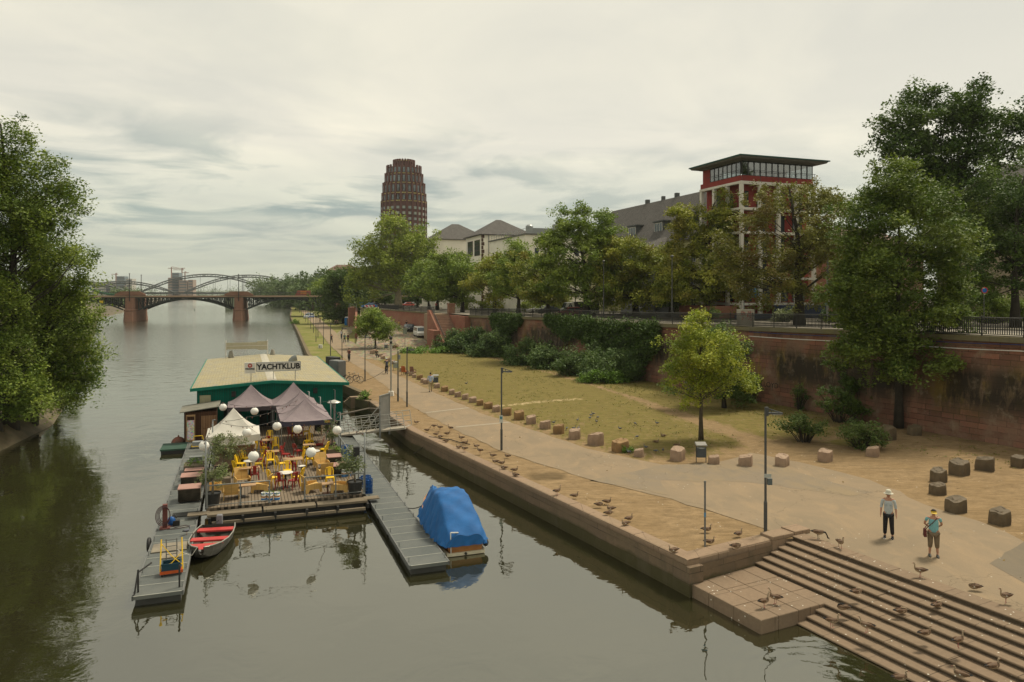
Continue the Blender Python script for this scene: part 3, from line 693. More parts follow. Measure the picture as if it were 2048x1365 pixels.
def tree(name,label,cat,base,lobes,mat,group=None,tr=.3,cr=.7,k=2.6,L=None,cover=1.0,seed=1,bark=None,lean=(0,0),fork=.45,flat=.62,shell=.5,limbs=60,trunkname='trunk',ysc=1.,aspect=.62):
    """base world Vector; lobes (px,py,rx_px,ry_px[,dy]) at the tree's own distance"""
    d=base.y; r=random.Random(seed); s=d/F
    if L is None: L=max(.15,2.1*d/740)
    ll=[]
    for lb in lobes:
        px,py,rx,ry=lb[:4]; dy=lb[4] if len(lb)>4 else 0
        c=D(px,d,ZY(py,d))-base+Vector((0,dy,0)); ll.append((tuple(c),(rx*s,rx*s*ysc,ry*s)))
    t=thing(name,label,cat,base,0,group)
    P,S,CC=crown_pts(ll,cr,k,L,cover,seed,flat,shell)
    ok=P[:,2]>.15; P=P[ok]; S=S[ok]
    leaf_mesh('crown',P,L,L*aspect,mat,t,seed,S)
    m=MB(); top=max(c[2]+rr[2]*.55 for c,rr in ll); big=max(ll,key=lambda q:q[1][0]*q[1][2]); bx_,by_,bz_=big[0]
    tp=[]; n=7
    for i in range(n):
        f=i/(n-1); z_=top*f; w_=f*f
        tp.append((bx_*w_*.75+r.uniform(-.06,.06)*i*tr*3+lean[0]*f,by_*w_*.75+lean[1]*f+r.uniform(-.06,.06)*i*tr*2,z_-.15*(i==0)))
    rs=[tr*(1.55 if i==0 else 1.0)*(1-.88*(i/(n-1))**1.1) for i in range(n)]; rs[0]=tr*1.4
    m.tube(tp,rs,9)
    TP=np.array(tp); idx=list(range(len(CC))); r.shuffle(idx)
    for j in idx[:limbs]:
        c=CC[j]; hz=max(.3*top*fork*1.2,min(top*.95,c[2]-np.hypot(c[0]-bx_*.5,c[1])*.75)); hz=max(hz,top*fork*.55)
        p0=np.array([np.interp(hz,TP[:,2],TP[:,q]) for q in range(3)]); 
        if np.linalg.norm(c-p0)<.3: continue
        mid=p0*.5+c*.5+np.array([r.uniform(-.1,.1),r.uniform(-.1,.1),-.02])*np.linalg.norm(c-p0)*.9
        r0=tr*.17*(1-.6*hz/top)+.012
        m.tube([p0,mid,c],[r0,r0*.6,r0*.22],5,False)
    m.build(trunkname,bark or BARK,t,smooth=True)
    return t
def bush(name,label,cat,base,lobes,mat,group=None,cr=.4,k=3.,L=.16,cover=1.1,seed=1,stem=.05,flat=.7,kind=None,aspect=.55):
    """lobes in metres relative to base: (x,y,z,rx,ry,rz)"""
    t=thing(name,label,cat,base,0,group); ll=[((a,b,c),(d,e,f)) for a,b,c,d,e,f in lobes]
    P,S,CC=crown_pts(ll,cr,k,L,cover,seed,flat,.6); ok=P[:,2]>.02; P=P[ok];S=S[ok]
    leaf_mesh('foliage',P,L,L*aspect,mat,t,seed,S)
    m=MB(); r=random.Random(seed)
    for c in [CC[i] for i in r.sample(range(len(CC)),min(len(CC),26))]:
        if c[2]<.1: continue
        x0,y0=c[0]*.25,c[1]*.25; m.tube([(x0,y0,-.05),((x0+c[0])*.5,(y0+c[1])*.5,c[2]*.6),tuple(c)],[stem,stem*.7,stem*.3],5,False)
    m.build('stems',BARKD,t,smooth=True); return t

# ---- trees ----
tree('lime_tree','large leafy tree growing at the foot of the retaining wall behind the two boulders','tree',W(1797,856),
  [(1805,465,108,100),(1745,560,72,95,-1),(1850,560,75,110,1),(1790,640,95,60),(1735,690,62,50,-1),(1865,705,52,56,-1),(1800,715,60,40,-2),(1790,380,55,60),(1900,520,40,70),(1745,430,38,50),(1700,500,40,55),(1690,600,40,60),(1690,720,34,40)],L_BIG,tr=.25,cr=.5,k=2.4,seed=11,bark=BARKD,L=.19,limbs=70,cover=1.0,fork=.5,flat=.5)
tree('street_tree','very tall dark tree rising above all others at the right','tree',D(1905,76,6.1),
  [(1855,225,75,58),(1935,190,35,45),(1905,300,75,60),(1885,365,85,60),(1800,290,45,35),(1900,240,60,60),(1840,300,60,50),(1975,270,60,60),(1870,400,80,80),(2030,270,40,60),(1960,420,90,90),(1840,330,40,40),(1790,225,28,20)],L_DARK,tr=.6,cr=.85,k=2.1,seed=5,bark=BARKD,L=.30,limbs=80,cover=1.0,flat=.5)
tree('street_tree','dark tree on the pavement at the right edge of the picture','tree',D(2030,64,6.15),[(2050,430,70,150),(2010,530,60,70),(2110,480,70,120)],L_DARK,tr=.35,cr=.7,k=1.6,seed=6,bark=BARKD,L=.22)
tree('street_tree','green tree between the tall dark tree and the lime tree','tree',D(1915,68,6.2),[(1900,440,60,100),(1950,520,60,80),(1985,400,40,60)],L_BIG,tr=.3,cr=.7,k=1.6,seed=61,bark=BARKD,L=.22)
tree('young_tree','young yellow-green tree standing alone on the bare lawn','tree',W(1402,880),
  [(1400,700,62,62),(1365,760,42,42,-.5),(1455,755,48,38,.5),(1385,650,36,32),(1430,700,50,50),(1345,700,28,36),(1400,630,14,24),(1490,765,20,16)],L_YEL,tr=.13,cr=.36,k=1.9,seed=3,L=.135,cover=.8,limbs=80,fork=.55)
tree('yew_tree','dark feathery evergreen behind the young yellow-green tree','tree',D(1448,58.5,0),[(1440,695,55,50),(1460,755,52,40),(1425,655,32,30),(1480,770,30,25),(1380,760,40,30)],L_DARK,tr=.16,cr=.45,k=2.0,seed=31,L=.16,bark=BARKD,flat=.35)
tree('small_tree','small round tree beside the cobbled square next to the bike rack','tree',W(751,697),[(748,648,38,27),(735,655,28,20),(765,655,26,22),(748,632,26,12)],L_LIME,tr=.16,cr=.55,k=2.6,seed=8,L=.27,limbs=40,fork=.6)
# the row on the upper street
def street_z(y): return zu(y)+.05
row=[(1598,70,[(1580,460,95,75),(1530,540,70,60),(1640,520,60,70),(1590,390,80,32),(1480,520,40,40),(1560,590,70,28),(1650,420,38,45)],L_BROWN,'browning chestnut tree in front of the red tower house',.45,1.7),
 (1416,92,[(1370,520,40,70),(1430,500,38,80),(1395,570,65,45),(1360,440,18,35),(1435,430,28,42),(1340,560,35,35),(1465,560,38,36)],L_CHEST,'chestnut tree with an open forked crown before the red tower corner',.42,1.9),
 (1272,101,[(1260,520,52,42),(1220,545,45,38),(1305,545,45,38),(1270,580,60,28),(1250,480,32,26)],L_CHEST,'chestnut tree in front of the grey slate porch',.4,2.2),
 (1172,102,[(1165,450,45,42),(1150,510,60,50),(1200,500,42,52),(1170,570,65,35),(1120,480,30,28)],L_LIME,'tallest tree in the street row, before the slate roofed block',.42,2.2),
 (1097,113,[(1085,540,42,38),(1060,565,40,30),(1110,570,36,32)],L_CHEST,'tree beside the parked white pickup truck',.36,2.2),
 (1037,126,[(1035,530,38,36),(1045,565,42,30),(1010,560,30,26),(1050,495,24,22)],L_LIME,'tree beside the parked white car on the upper street',.34,2.2),
 (990,140,[(990,545,36,30),(975,570,38,25),(1005,515,26,24)],L_CHEST,'tree in the street row just right of the brick gate pier',.34,2.4),
 (925,147,[(920,545,36,36),(900,560,30,30),(935,575,34,24),(890,520,22,20)],L_LIME,'dense round tree above the stone stairs',.36,2.6),
 (903,160,[(890,540,32,30),(870,565,30,26),(905,520,20,20)],L_LIME,'tree in the street row just left of the stone stairs',.33,2.4),
 (875,168,[(865,545,30,28),(850,570,30,24),(875,520,22,18)],L_LIME,'leftmost broad lime of the street row above the ramp wall',.33,2.4),
 (858,180,[(845,560,28,25),(835,580,24,18)],L_DARK,'dark low tree at the far end of the street row',.3,2.4)]
for i,(px,d,lb,mt,lab,tr,kk) in enumerate(row):
    lb=[(a,b,rx*1.22,ry*1.06) if d<108 else (a,b+4,rx*1.24,ry*.98) for a,b,rx,ry in lb]
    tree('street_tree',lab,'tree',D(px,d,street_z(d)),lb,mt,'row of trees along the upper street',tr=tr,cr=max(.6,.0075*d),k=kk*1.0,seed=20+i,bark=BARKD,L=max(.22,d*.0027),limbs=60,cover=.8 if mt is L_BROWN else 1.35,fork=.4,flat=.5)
tree('plane_tree','huge light green plane tree at the top of the ramp','tree',D(797,206,4.9),[(790,500,55,50),(760,540,50,38),(820,520,38,45),(735,505,22,20),(800,460,38,24),(740,575,38,24),(805,570,45,28),(725,550,20,28),(845,480,18,18)],L_PLANE,tr=.95,cr=1.7,k=2.4,seed=41,L=.55,bark=M('pale plane bark',(.30,.26,.17),(.18,.155,.10),scale=1.5),limbs=80,fork=.35)
tree('park_tree','dark dense tree beside the blue cabin','tree',D(688,226,0),[(690,575,36,40),(668,600,30,30),(705,600,30,34),(690,550,26,22),(660,575,18,20)],L_DARK,tr=.5,cr=1.7,k=3,seed=43,L=.6,bark=BARKD,limbs=30)
tree('park_tree','dark round bush-like tree left of the blue cabin','tree',D(672,232,0),[(672,625,26,14)],L_DARK,tr=.3,cr=1.,k=3,seed=44,L=.5,bark=BARKD,limbs=10)
for i,(px,d,lb,lab) in enumerate([(770,235,[(770,580,24,20),(760,590,18,14)],'dark tree behind the huge plane tree trunk'),(745,240,[(740,585,24,18)],'dark tree behind the police car'),(722,250,[(722,580,22,24)],'dark tree at the left of the ramp top'),(835,215,[(848,475,16,18),(850,510,20,30)],'tree crown showing behind the right of the plane tree')]):
    tree('park_tree',lab,'tree',D(px,d,4.6),lb,L_DARK if i<3 else L_LIME,tr=.35,cr=1.5,k=3,seed=50+i,L=.6,bark=BARKD,limbs=20)
# small trees in the street depth behind the row
for i,(px,d,lb,lab) in enumerate([(1340,97,[(1340,590,30,24),(1330,570,20,20)],'small dark tree beside the steps of the yellow house'),(1725,84,[(1720,560,45,50),(1710,600,45,35),(1745,520,30,40)],'dark tree right of the red tower house'),(1690,88,[(1680,500,30,30),(1690,560,34,44)],'tree with rusty leaves behind the chestnut')]):
    tree('street_tree',lab,'tree',D(px,d,6.),lb,[L_DARK,L_DARK,L_BROWN][i],tr=.2,cr=.7,k=2,seed=70+i,L=.25,bark=BARKD,limbs=30)
# left bank: overhanging willows and poplars
def lefttree(lab,px,d,lobes,seed,tr,lean,k=2.9,mat=L_WIL,name='willow_tree'):
    tree(name,lab,'tree',D(px,d,-.6),lobes,mat,'trees overhanging the left bank',tr=tr,cr=.62,k=k,seed=seed,L=.20,bark=BARKD,limbs=110,lean=lean,cover=.8,flat=.8,aspect=.5)
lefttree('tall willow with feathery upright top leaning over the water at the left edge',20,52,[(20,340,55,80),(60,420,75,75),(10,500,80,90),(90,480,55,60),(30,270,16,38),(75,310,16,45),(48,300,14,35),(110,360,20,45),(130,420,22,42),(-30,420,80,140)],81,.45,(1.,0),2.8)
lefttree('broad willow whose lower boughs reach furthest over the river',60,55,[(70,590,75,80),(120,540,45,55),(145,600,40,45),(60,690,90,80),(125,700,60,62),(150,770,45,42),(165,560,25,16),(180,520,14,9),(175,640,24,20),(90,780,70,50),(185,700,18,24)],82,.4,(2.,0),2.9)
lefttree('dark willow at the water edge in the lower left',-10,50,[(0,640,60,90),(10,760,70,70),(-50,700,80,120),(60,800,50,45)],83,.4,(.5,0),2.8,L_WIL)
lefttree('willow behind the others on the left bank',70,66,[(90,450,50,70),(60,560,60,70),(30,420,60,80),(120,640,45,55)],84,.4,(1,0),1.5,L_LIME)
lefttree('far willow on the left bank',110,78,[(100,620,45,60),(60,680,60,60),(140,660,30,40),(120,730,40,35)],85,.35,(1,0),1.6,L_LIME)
# far wood: right bank trees one can tell apart, then one mass to the horizon
ft=[(640,300,574,20,'nearest'),(612,380,570,20,'second'),(585,430,572,16,'third'),(560,520,570,15,'fourth'),(540,620,574,14,'fifth'),(520,700,572,13,'sixth')]
for i,(px,d,py,rx,o_) in enumerate(ft):
    tree('park_tree','%s far green tree of the wood on the right bank beyond the bridge'%o_,'tree',D(px+14,d,0),[(px,py,rx,16),(px+rx,py+4,rx*.9,14),(px-rx*.4,py+6,rx*.8,12)],L_FAR if i else L_LIME,'far trees right of the bridge',tr=.4,cr=d*.0065,k=2.4,seed=90+i,L=d*.0023,limbs=6)
def farwood():
    P=[];S=[];r=np.random.RandomState(5)
    segs=[((-120,420),(-40,330),10,16),((-190,600),(-90,430),12,20),((-330,1060),(-195,660),14,22),((-1050,1540),(-480,1500),14,24),((-1600,1750),(-1000,1560),12,20),((-300,560),(-420,820),6,9),((-150,520),(-20,380),16,24),((-60,360),(20,330),14,22)]
    for (a,b,h0,h1) in segs:
        a=np.array(a);b=np.array(b); L=np.linalg.norm(b-a); n=int(L/7)
        for i in range(n):
            c=a+(b-a)*(i+r.rand())/n; dd=c[1]; h=r.uniform(h0,h1); rad=r.uniform(4,8); ll=[((c[0],c[1]+r.uniform(-6,6),h*.55),(rad,rad,h*.48))]
            p,s_,_=crown_pts(ll,dd*.007,2.6,dd*.0026,1.0,r.randint(9999)); P.append(p);S.append(s_)
    P=np.concatenate(P);S=np.concatenate(S); print('farwood',len(P)); o=leaf_mesh('distant_wood',P,1.7,1.2,L_FAR,None,3,S); tag(o,kind='stuff',label='distant green wood along the river horizon')
farwood()

# ---- bushes at the foot of the wall ----
def wallpt(px,off):
    best=min((abs((float(plx(WALL,y))/y)-(px-CX)/F),y) for y in np.arange(44,125,.25)); y=best[1]; return Vector((float(plx(WALL,y)),y,0))+Vector((-.9,-.44,0))*off
bl=[(948,5.0,3.2,'grey-green bush right beside the stone stairs'),(985,6.5,3.5,'wide bush under the hanging ivy beside the stairs'),(1022,6.,3.2,'bush before the yellow stained wall'),(1108,6.5,3.0,'dark rounded bush in the middle of the wall foot'),(1152,5,2.6,'bush left of the great ivy curtain'),(1222,6,3.,'dark evergreen bush below the great ivy curtain'),(1278,6.2,3.3,'largest dark evergreen bush beside the yellow-green tree')]
for i,(px,wd,h,lab) in enumerate(bl):
    b=wallpt(px,3.4); hw=wd/2; r=random.Random(i); lb=[(r.uniform(-.3,.3),.3,h*.42,hw*.85,1.9,h*.5),(-hw*.6,.2,h*.34,hw*.55,1.6,h*.38),(hw*.6,.3,h*.38,hw*.6,1.6,h*.42),(r.uniform(-.8,.8),.4,h*.75,hw*.45,1.2,h*.3)]
    bush('bush',lab,'bush',b,lb,L_BUSH,'bushes along the foot of the wall',cr=.5,k=3.2,L=max(.2,.0026*b.y),seed=100+i)
for i,((px,py),wd,h,lab) in enumerate([((1065,735),2.6,1.0,'low bright green weeds between two bushes'),((1205,770),4.6,1.1,'bright green nettles below the great ivy curtain'),((985,716),3.,.8,'low green weeds at the front of the wide bush')]):
    bush('weeds',lab,'weeds',W(px,py-3),[(0,.6,h*.5,wd/2,1.2,h*.6),(wd*.3,.5,h*.35,wd*.3,.8,h*.5)],L_WEED,cr=.3,k=3,L=.18,seed=120+i,stem=.02)
bush('weeds','spreading green creeper patch on the lawn edge by the cobbled square','weeds',W(850,706),[(0,0,.3,3.8,1.4,.5),(3,0,.2,2.6,1.0,.35),(-2.5,0,.3,2,1.2,.45)],L_WEED,cr=.4,k=4,L=.28,seed=130,stem=.02)
def litbush(px,py,lab,lobes,mat,seed,k=3,L=.14,cat='bush',name='bush',cr=.3): return bush(name,lab,cat,W(px,py),lobes,mat,None,cr=cr,k=k,L=L,seed=seed,stem=.035)
litbush(1608,884,'flat topped shrub with one leaning stem beside the left lamp post','' or [(0,0,1.15,1.5,1.1,.34),(-.8,0,1.0,.7,.7,.25),(.8,.1,1.05,.7,.7,.25)],leafmat('dark glossy shrub leaves',(.06,.10,.02),(.13,.17,.045)),141,2.8)
litbush(1722,898,'bushy shrub with orange tips beside the row of boulders',[(0,0,.9,1.15,.9,.55),(.1,0,.35,.55,.5,.4),(-.6,0,1.1,.5,.5,.25),(.7,0,1.0,.5,.5,.3)],_m['dark glossy shrub leaves'],142,2.8)
litbush(1680,845,'dark feathery shrub close to the wall left of the lime tree',[(0,0,1.5,1.3,.8,.9),(.8,0,.9,.8,.8,.8)],L_DARK,143,2.2,.15)
litbush(1718,838,'dark shrub tucked behind the lime trunk at the wall',[(0,0,1.9,1.2,.9,.7),(.2,0,.8,1.,.7,.8),(-.6,.2,2.8,.7,.5,.5)],L_DARK,144,2.4,.15)
litbush(1598,820,'sparse grey shrub under the graffiti word',[(0,0,1.0,.6,.5,.7),(.3,0,1.6,.5,.4,.3)],L_DARK,145,1.3,.13)
litbush(1505,800,'dark evergreen bush at the wall behind the young tree',[(0,0,1.2,1.6,1,1.),(-1.4,0,1.0,1.2,1,.9)],L_DARK,146,2.2,.16)
litbush(1252,905,'small green weed behind the orange boulder','' or [(0,0,.22,.3,.2,.22),(.25,.1,.12,.2,.2,.12)],L_WEED,147,4,.08,'weeds','weeds',.12)
litbush(1725,880,'low leafy sprig at the base of the shrub',[(0,0,.15,.5,.3,.15)],L_WEED,148,3,.08,'weeds','weeds',.12)
# ---- ivy hanging down the wall ----
def ivy(lab,y0,y1,prof,seed,thick=.45):
    """prof: list of (f, bottom fraction) along the wall, bottom height in m"""
    r=np.random.RandomState(seed); n=0; P=[];S=[]
    face=offset([(41,20)]+WALL[:7],-.25); L0=abs(y1-y0)*1.1; cnt=int(L0*60)
    f=r.rand(cnt); y=y0+(y1-y0)*f; x=plx(face,y)
    bot=np.interp(f,[p[0] for p in prof],[p[1] for p in prof])+r.normal(size=cnt)*.25; topz=np.array([zu(v) for v in y])+.12+.15*np.sin(f*23+seed)
    z=bot+(topz-bot)*r.rand(cnt)**.85; out=thick*(.35+.65*np.sin(f*9+z*1.7+seed)**2)+r.rand(cnt)*.12
    # wall normal points to -x,-y side
    nx,ny=-.89,-.45; foot=.35*(1-z/6); c=np.stack([x+nx*(out*.6+foot)+.15,y+ny*(out*.6+foot),z],1)
    m=26; u=r.normal(size=(cnt,m,3))*np.array([.24,.24,.26]); p=(c[:,None,:]+u).reshape(-1,3); s=np.repeat(np.clip(r.normal(.4,.25,cnt),0,1),m)
    b=Vector((float(plx(face,(y0+y1)/2)),(y0+y1)/2,0)); o=leaf_mesh('ivy',p-np.array(b),.20,.17,leafmat('ivy leaves',(.045,.085,.018),(.10,.155,.032)),None,seed,s,loc=b)
    tag(o,lab,'ivy')
ivy('great dark ivy curtain hanging from the railing to the bushes',74.5,90,[(0,3.5),(.15,1.2),(.4,.4),(.62,1.0),(.74,2.8),(1,4.2)],1,.9)
ivy('narrow ivy fringe draped over the coping left of the great curtain',90,97,[(0,4.3),(.3,3.6),(.7,4.6),(1,5.2)],2,.5)
ivy('ivy clump hanging over the wall top near the stone stairs',104,113,[(0,4.8),(.3,3.8),(.45,1.8),(.65,2.4),(1,4.6)],3,.8)
# grass tufts on the quay wall and verge
for i,(px,py,lab) in enumerate([(728,800,'green tuft growing on the quay wall by the gangway'),(590,648,'bushy weed hanging on the far quay wall edge')]):
    litbush(px,py,lab,[(0,0,.35,.35+.8*i,.3+.5*i,.4+.4*i)],L_WEED,150+i,3,.16+.2*i,'weeds','weeds',.2+.2*i)

# ---- fallen leaves and grass tufts ----
def litter():
    r=np.random.RandomState(9); x=r.uniform(-8,40,9000); y=r.uniform(22,100,9000); ok=inpoly(x,y,[(a,b) for a,b in LANDPOLY]); x,y=x[ok],y[ok]
    p=r.rand(len(x))<np.clip(.5-segd(x,y,WALL)/25,.05,1); x,y=x[p],y[p]; c=np.stack([x,y,np.full(len(x),.018)],1)
    o=leaf_mesh('fallen_leaves',c,.10,.07,leafmat('fallen leaves',(.30,.20,.06),(.12,.07,.03)),None,4,r.rand(len(x)),updir=3.); tag(o,kind='stuff')
    x=r.uniform(-14,34,60000); y=r.uniform(38,118,60000); ins=inpoly(x,y,LAWN); dw=segd(x,y,WALL); n=np.sin(x*.7)+np.sin(y*.5+x*.3)+np.sin(x*1.9-y*1.3)
    ok=((ins&(r.rand(len(x))<.07+.06*n))|((dw<7)&(dw>1)&(r.rand(len(x))<.22+.1*n)))&inpoly(x,y,LANDPOLY); x,y=x[ok],y[ok]; k=5
    c=np.stack([x,y,np.full(len(x),.035)],1)[:,None,:]+r.normal(size=(len(x),k,3))*np.array([.09,.09,.012]); 
    o=leaf_mesh('grass_tufts',c.reshape(-1,3),.11,.045,leafmat('dry grass tufts',(.21,.175,.055),(.15,.155,.035)),None,5,np.repeat(r.rand(len(x)),k),updir=.3); tag(o,kind='stuff')
litter()
# ---------------- floating club: local frame turned 20 degrees ----------------
HR=R(20); HO=Vector((-13.5,32.7,0))
def HB(x,y,z=0.): return HO+Vector((x*math.cos(HR)-y*math.sin(HR),x*math.sin(HR)+y*math.cos(HR),z))
def PL(z,zx): pass
def text_mesh(s,size,mat,parent,loc,rot,ext=.01,off=0,sx=1,name='lettering',align='CENTER'):
    c=bpy.data.curves.new(name,'FONT'); c.body=s; c.size=size; c.extrude=ext; c.offset=off; c.align_x=align; c.align_y='CENTER'
    o=bpy.data.objects.new(name,c); C.objects.link(o); bpy.context.view_layer.update(); dg=bpy.context.evaluated_depsgraph_get()
    me=bpy.data.meshes.new_from_object(o.evaluated_get(dg)); me.name=name; bpy.data.objects.remove(o); me.materials.clear(); me.materials.append(mat)
    q=bpy.data.objects.new(name,me); C.objects.link(q); q.parent=parent; q.location=loc; q.rotation_euler=rot; q.scale=(sx,1,1); return q
GREEN=M('green painted boards',(.004,.115,.078),(.003,.085,.058),rough=.55,scale=2,bump=.1)
def boards(name,c1,c2,w=.14,rot=0,gap=.012,L=3.,kind='Object',bump=.5):
    if name in _m: return _m[name]
    t=NT(name); v=t.coord(kind,(1,1,1),(0,0,rot)); br=t.n('ShaderNodeTexBrick'); t.l(v,br.inputs[0]); br.inputs['Scale'].default_value=1; br.inputs['Brick Width'].default_value=L; br.inputs['Row Height'].default_value=w; br.inputs['Mortar Size'].default_value=gap
    br.inputs['Color1'].default_value=(*c1,1); br.inputs['Color2'].default_value=(*c2,1); br.inputs['Mortar'].default_value=(.02,.017,.012,1)
    n=t.noise(t.coord(kind,(1,9,1) ,(0,0,rot)),2,6,.6); b=t.noise(v,.7,5,.6)
    col=t.mix(t.math('MULTIPLY',t.ramp(n,.4,.7),.5),br.outputs['Color'],tuple(c*.5 for c in c1)); col=t.mix(t.math('MULTIPLY',t.ramp(b,.45,.65),.35),col,tuple(c*1.25 for c in c2))
    t.bsdf(col,.85,0,.15,bump=t.math('ADD',t.math('MULTIPLY',br.outputs['Fac'],-1.),t.math('MULTIPLY',n,.3)),bstr=bump,bdist=.015); _m[name]=t.mat; return t.mat
DECK=boards('weathered deck planks',(.21,.165,.115),(.155,.12,.085),.145,R(90),.014,4.)
OLDW=boards('old grey timber',(.22,.18,.125),(.16,.13,.09),.2,0,.008,5.)
BLK=M('black rubber and steel',(.018,.018,.017),(.03,.028,.025),rough=.6)
GALV=M('galvanised steel',(.30,.31,.30),(.20,.21,.20),rough=.45,metal=.5,scale=6)
WHITE=M('white painted metal',(.66,.64,.58),(.52,.50,.45),rough=.5,scale=4)

def clubhouse():
    t=thing('club_house','green floating club house with a low yellow shingled roof','house boat',HB(3.5,20.7),HR)
    m=MB(); m.bx(-4.9,4.9,.3,24.2,-1.7,-.45); m.build('hull',BLK,t)
    gw=boards('green vertical cladding',(.004,.125,.085),(.003,.10,.068),.16,R(90),.01,6,kind='UV',bump=.4)
    # front wall pieces round the openings
    m=MB()
    ops=[(-3.3,-2.1,-.45,1.2),(-.9,.25,-.45,1.3),(1.0,2.3,.15,1.3)]; xs=-5.0
    for a,b,z0,z1 in ops:
        m.bx(xs,a,0,.14,-.45,2.42); m.bx(a,b,0,.14,z1,2.42)
        if z0>-.4: m.bx(a,b,0,.14,-.45,z0)
        xs=b
    m.bx(xs,5.0,0,.14,-.45,2.42)
    m.bx(-5,-4.86,.14,24,-.45,2.30); m.bx(4.86,5.,.14,24,-.45,2.30); m.bx(-4.86,4.86,23.86,24,-.45,2.3)
    m.add([(-5,.0,2.42),(5,.0,2.42),(0,.0,2.74),(-5,.14,2.42),(5,.14,2.42),(0,.14,2.74)],[(0,1,2),(5,4,3)])
    m.build('wall',gw,t)
    for a,b,z0,z1 in ops[:2]:
        m=MB(); m.bx(a,b,.5,.55,z0,z1); m.bx(a,b,.1,.5,z0-.02,z0); d=m.build('door_opening',M('dark interior',(.012,.018,.016)),t); q=MB(); q.bx(a,a+.06,.03,.12,z0,z1); q.bx(b-.06,b,.03,.12,z0,z1); q.bx((a+b)/2-.03,(a+b)/2+.03,.05,.12,z0,z1); q.bx(a+.05,b-.05,.04,.11,z1-.08,z1-.01); q.build('frame',M('dark green trim',(.003,.06,.045)),d)
    m=MB(); m.bx(1.0,2.3,.06,.09,.15,1.3); d=m.build('window',glassmat(),t); q=MB(); q.bx(.94,2.36,-.02,.06,.08,.15); q.bx(.94,2.36,-.02,.06,1.3,1.37); q.bx(.94,1.0,-.02,.05,.14,1.31); q.bx(2.3,2.36,-.02,.05,.14,1.31); q.build('frame',M('dark green trim',(.003,.06,.045)),d)
    # roof
    rt=NT('yellow roof shingles'); uv=rt.coord('UV'); br=rt.n('ShaderNodeTexBrick'); rt.l(uv,br.inputs[0]); br.inputs['Scale'].default_value=1; br.inputs['Brick Width'].default_value=.42; br.inputs['Row Height'].default_value=.19; br.inputs['Mortar Size'].default_value=.014
    br.inputs['Color1'].default_value=(.40,.35,.21,1); br.inputs['Color2'].default_value=(.33,.29,.185,1); br.inputs['Mortar'].default_value=(.17,.14,.07,1)
    ch=rt.ramp(rt.noise(rt.coord('UV',(1,2.,1)),2.2,3,.5),.50,.56); zone=rt.ramp(rt.noise(uv,.22,3),.34,.50)
    col=rt.mix(rt.math('MULTIPLY',rt.math('MULTIPLY',ch,zone),.8),br.outputs['Color'],(.24,.24,.22)); col=rt.mix(rt.math('MULTIPLY',rt.ramp(rt.noise(uv,1,6),.45,.7),.25),col,(.2,.15,.06))
    rt.bsdf(col,.9,0,.1,bump=rt.math('MULTIPLY',br.outputs['Fac'],-1.),bstr=.5,bdist=.02)
    m=MB(); ze=2.42; zp=2.79
    for sx in (-1,1):
        v=[(0,-.35,zp),(0,24.4,zp),(sx*5.35,24.4,ze),(sx*5.35,-.35,ze)]
        vb=[(a,b,c-.09) for a,b,c in v]; uv=[[(b,abs(a)) for a,b,c in v]]
        f=(0,1,2,3) if sx<0 else (3,2,1,0); U=[(a,b) for a,b in [(q[0],q[1]) for q in uv[0]]]
        UU=[(p[0],p[1]) for p in U]; UV=[(abs(q[0]),q[1]) for q in v]; uvs=[(q[0],q[1]) for q in UV]
        m.add(v,[f],[[uvs[i] for i in f]]); m.add(vb,[f[::-1]])
    m.build('roof',rt.mat,t)
    r=bpy.data.objects['roof']
    m=MB(); 
    m.loft([[( -5.42,y,2.22),(-5.42,y,2.44),(0,y,2.81),(5.42,y,2.44),(5.42,y,2.22),(0,y,2.60)] for y in (-.42,-.34)]); 
    m.bx(-5.42,-5.34,-.34,24.4,2.26,2.43); m.bx(5.34,5.42,-.34,24.4,2.26,2.43)
    m.build('fascia',M('green roof trim',(.005,.16,.105),(.004,.12,.08)),t)
    m=MB(); m.add([(-.32,-.3,2.775),(.32,-.3,2.775),(.32,24.3,2.775),(-.32,24.3,2.775),(0,-.3,2.815),(0,24.3,2.815)],[(0,4,5,3),(4,1,2,5)]); m.build('ridge_strip',M('pale ridge sheet',(.42,.39,.31),(.33,.30,.24)),t)
    for x in (-2.6,3.0):
        m=MB(); m.bx(x-.14,x+.14,-.22,.0,1.72,2.08); m.build('loudspeaker',BLK,t)
    # gooseneck roof vent
    m=MB(); cx,cy=1.75,8.0
    m.tube([(cx,cy,2.5),(cx,cy,3.2),(cx+.06,cy,3.45),(cx+.22,cy,3.62),(cx+.48,cy,3.68)],[.24,.24,.245,.25,.27],14); m.bx(cx-.45,cx+.45,cy-.4,cy+.4,2.60,2.74); m.build('roof_vent',M('grey sheet metal',(.23,.24,.22),(.17,.18,.165),rough=.5,metal=.2),t,smooth=False)
    for x,y in ((-3.1,23.5),(.9,23.8)):
        m=MB(); m.lathe([(.30,2.5),(.28,2.7),(.14,3.25),(.10,3.3),(0.01,3.32)],12,(x,y,0)); m.build('roof_cone_vent',M('grey cone vent',(.27,.25,.20)),t,smooth=True)
    m=MB(); 
    for x in (4.4,): m.tube([(x,-.3,-.45),(x,-.3,1.9),(x-.1,-.35,1.95)],.035,6); m.sphere((x-.05,-.35,.6),.1,8,6)
    m.build('lamp_post',GALV,t)
    for x in (-4.6,):
        m=MB(); m.bx(x-.22,x+.5,-.1,-.02,1.05,1.9); m.bx(x-.05,x+.12,-.14,-.1,1.15,1.75); m.build('wall_cabinet',M('yellowed metal cabinet',(.33,.31,.19)),t)
clubhouse()
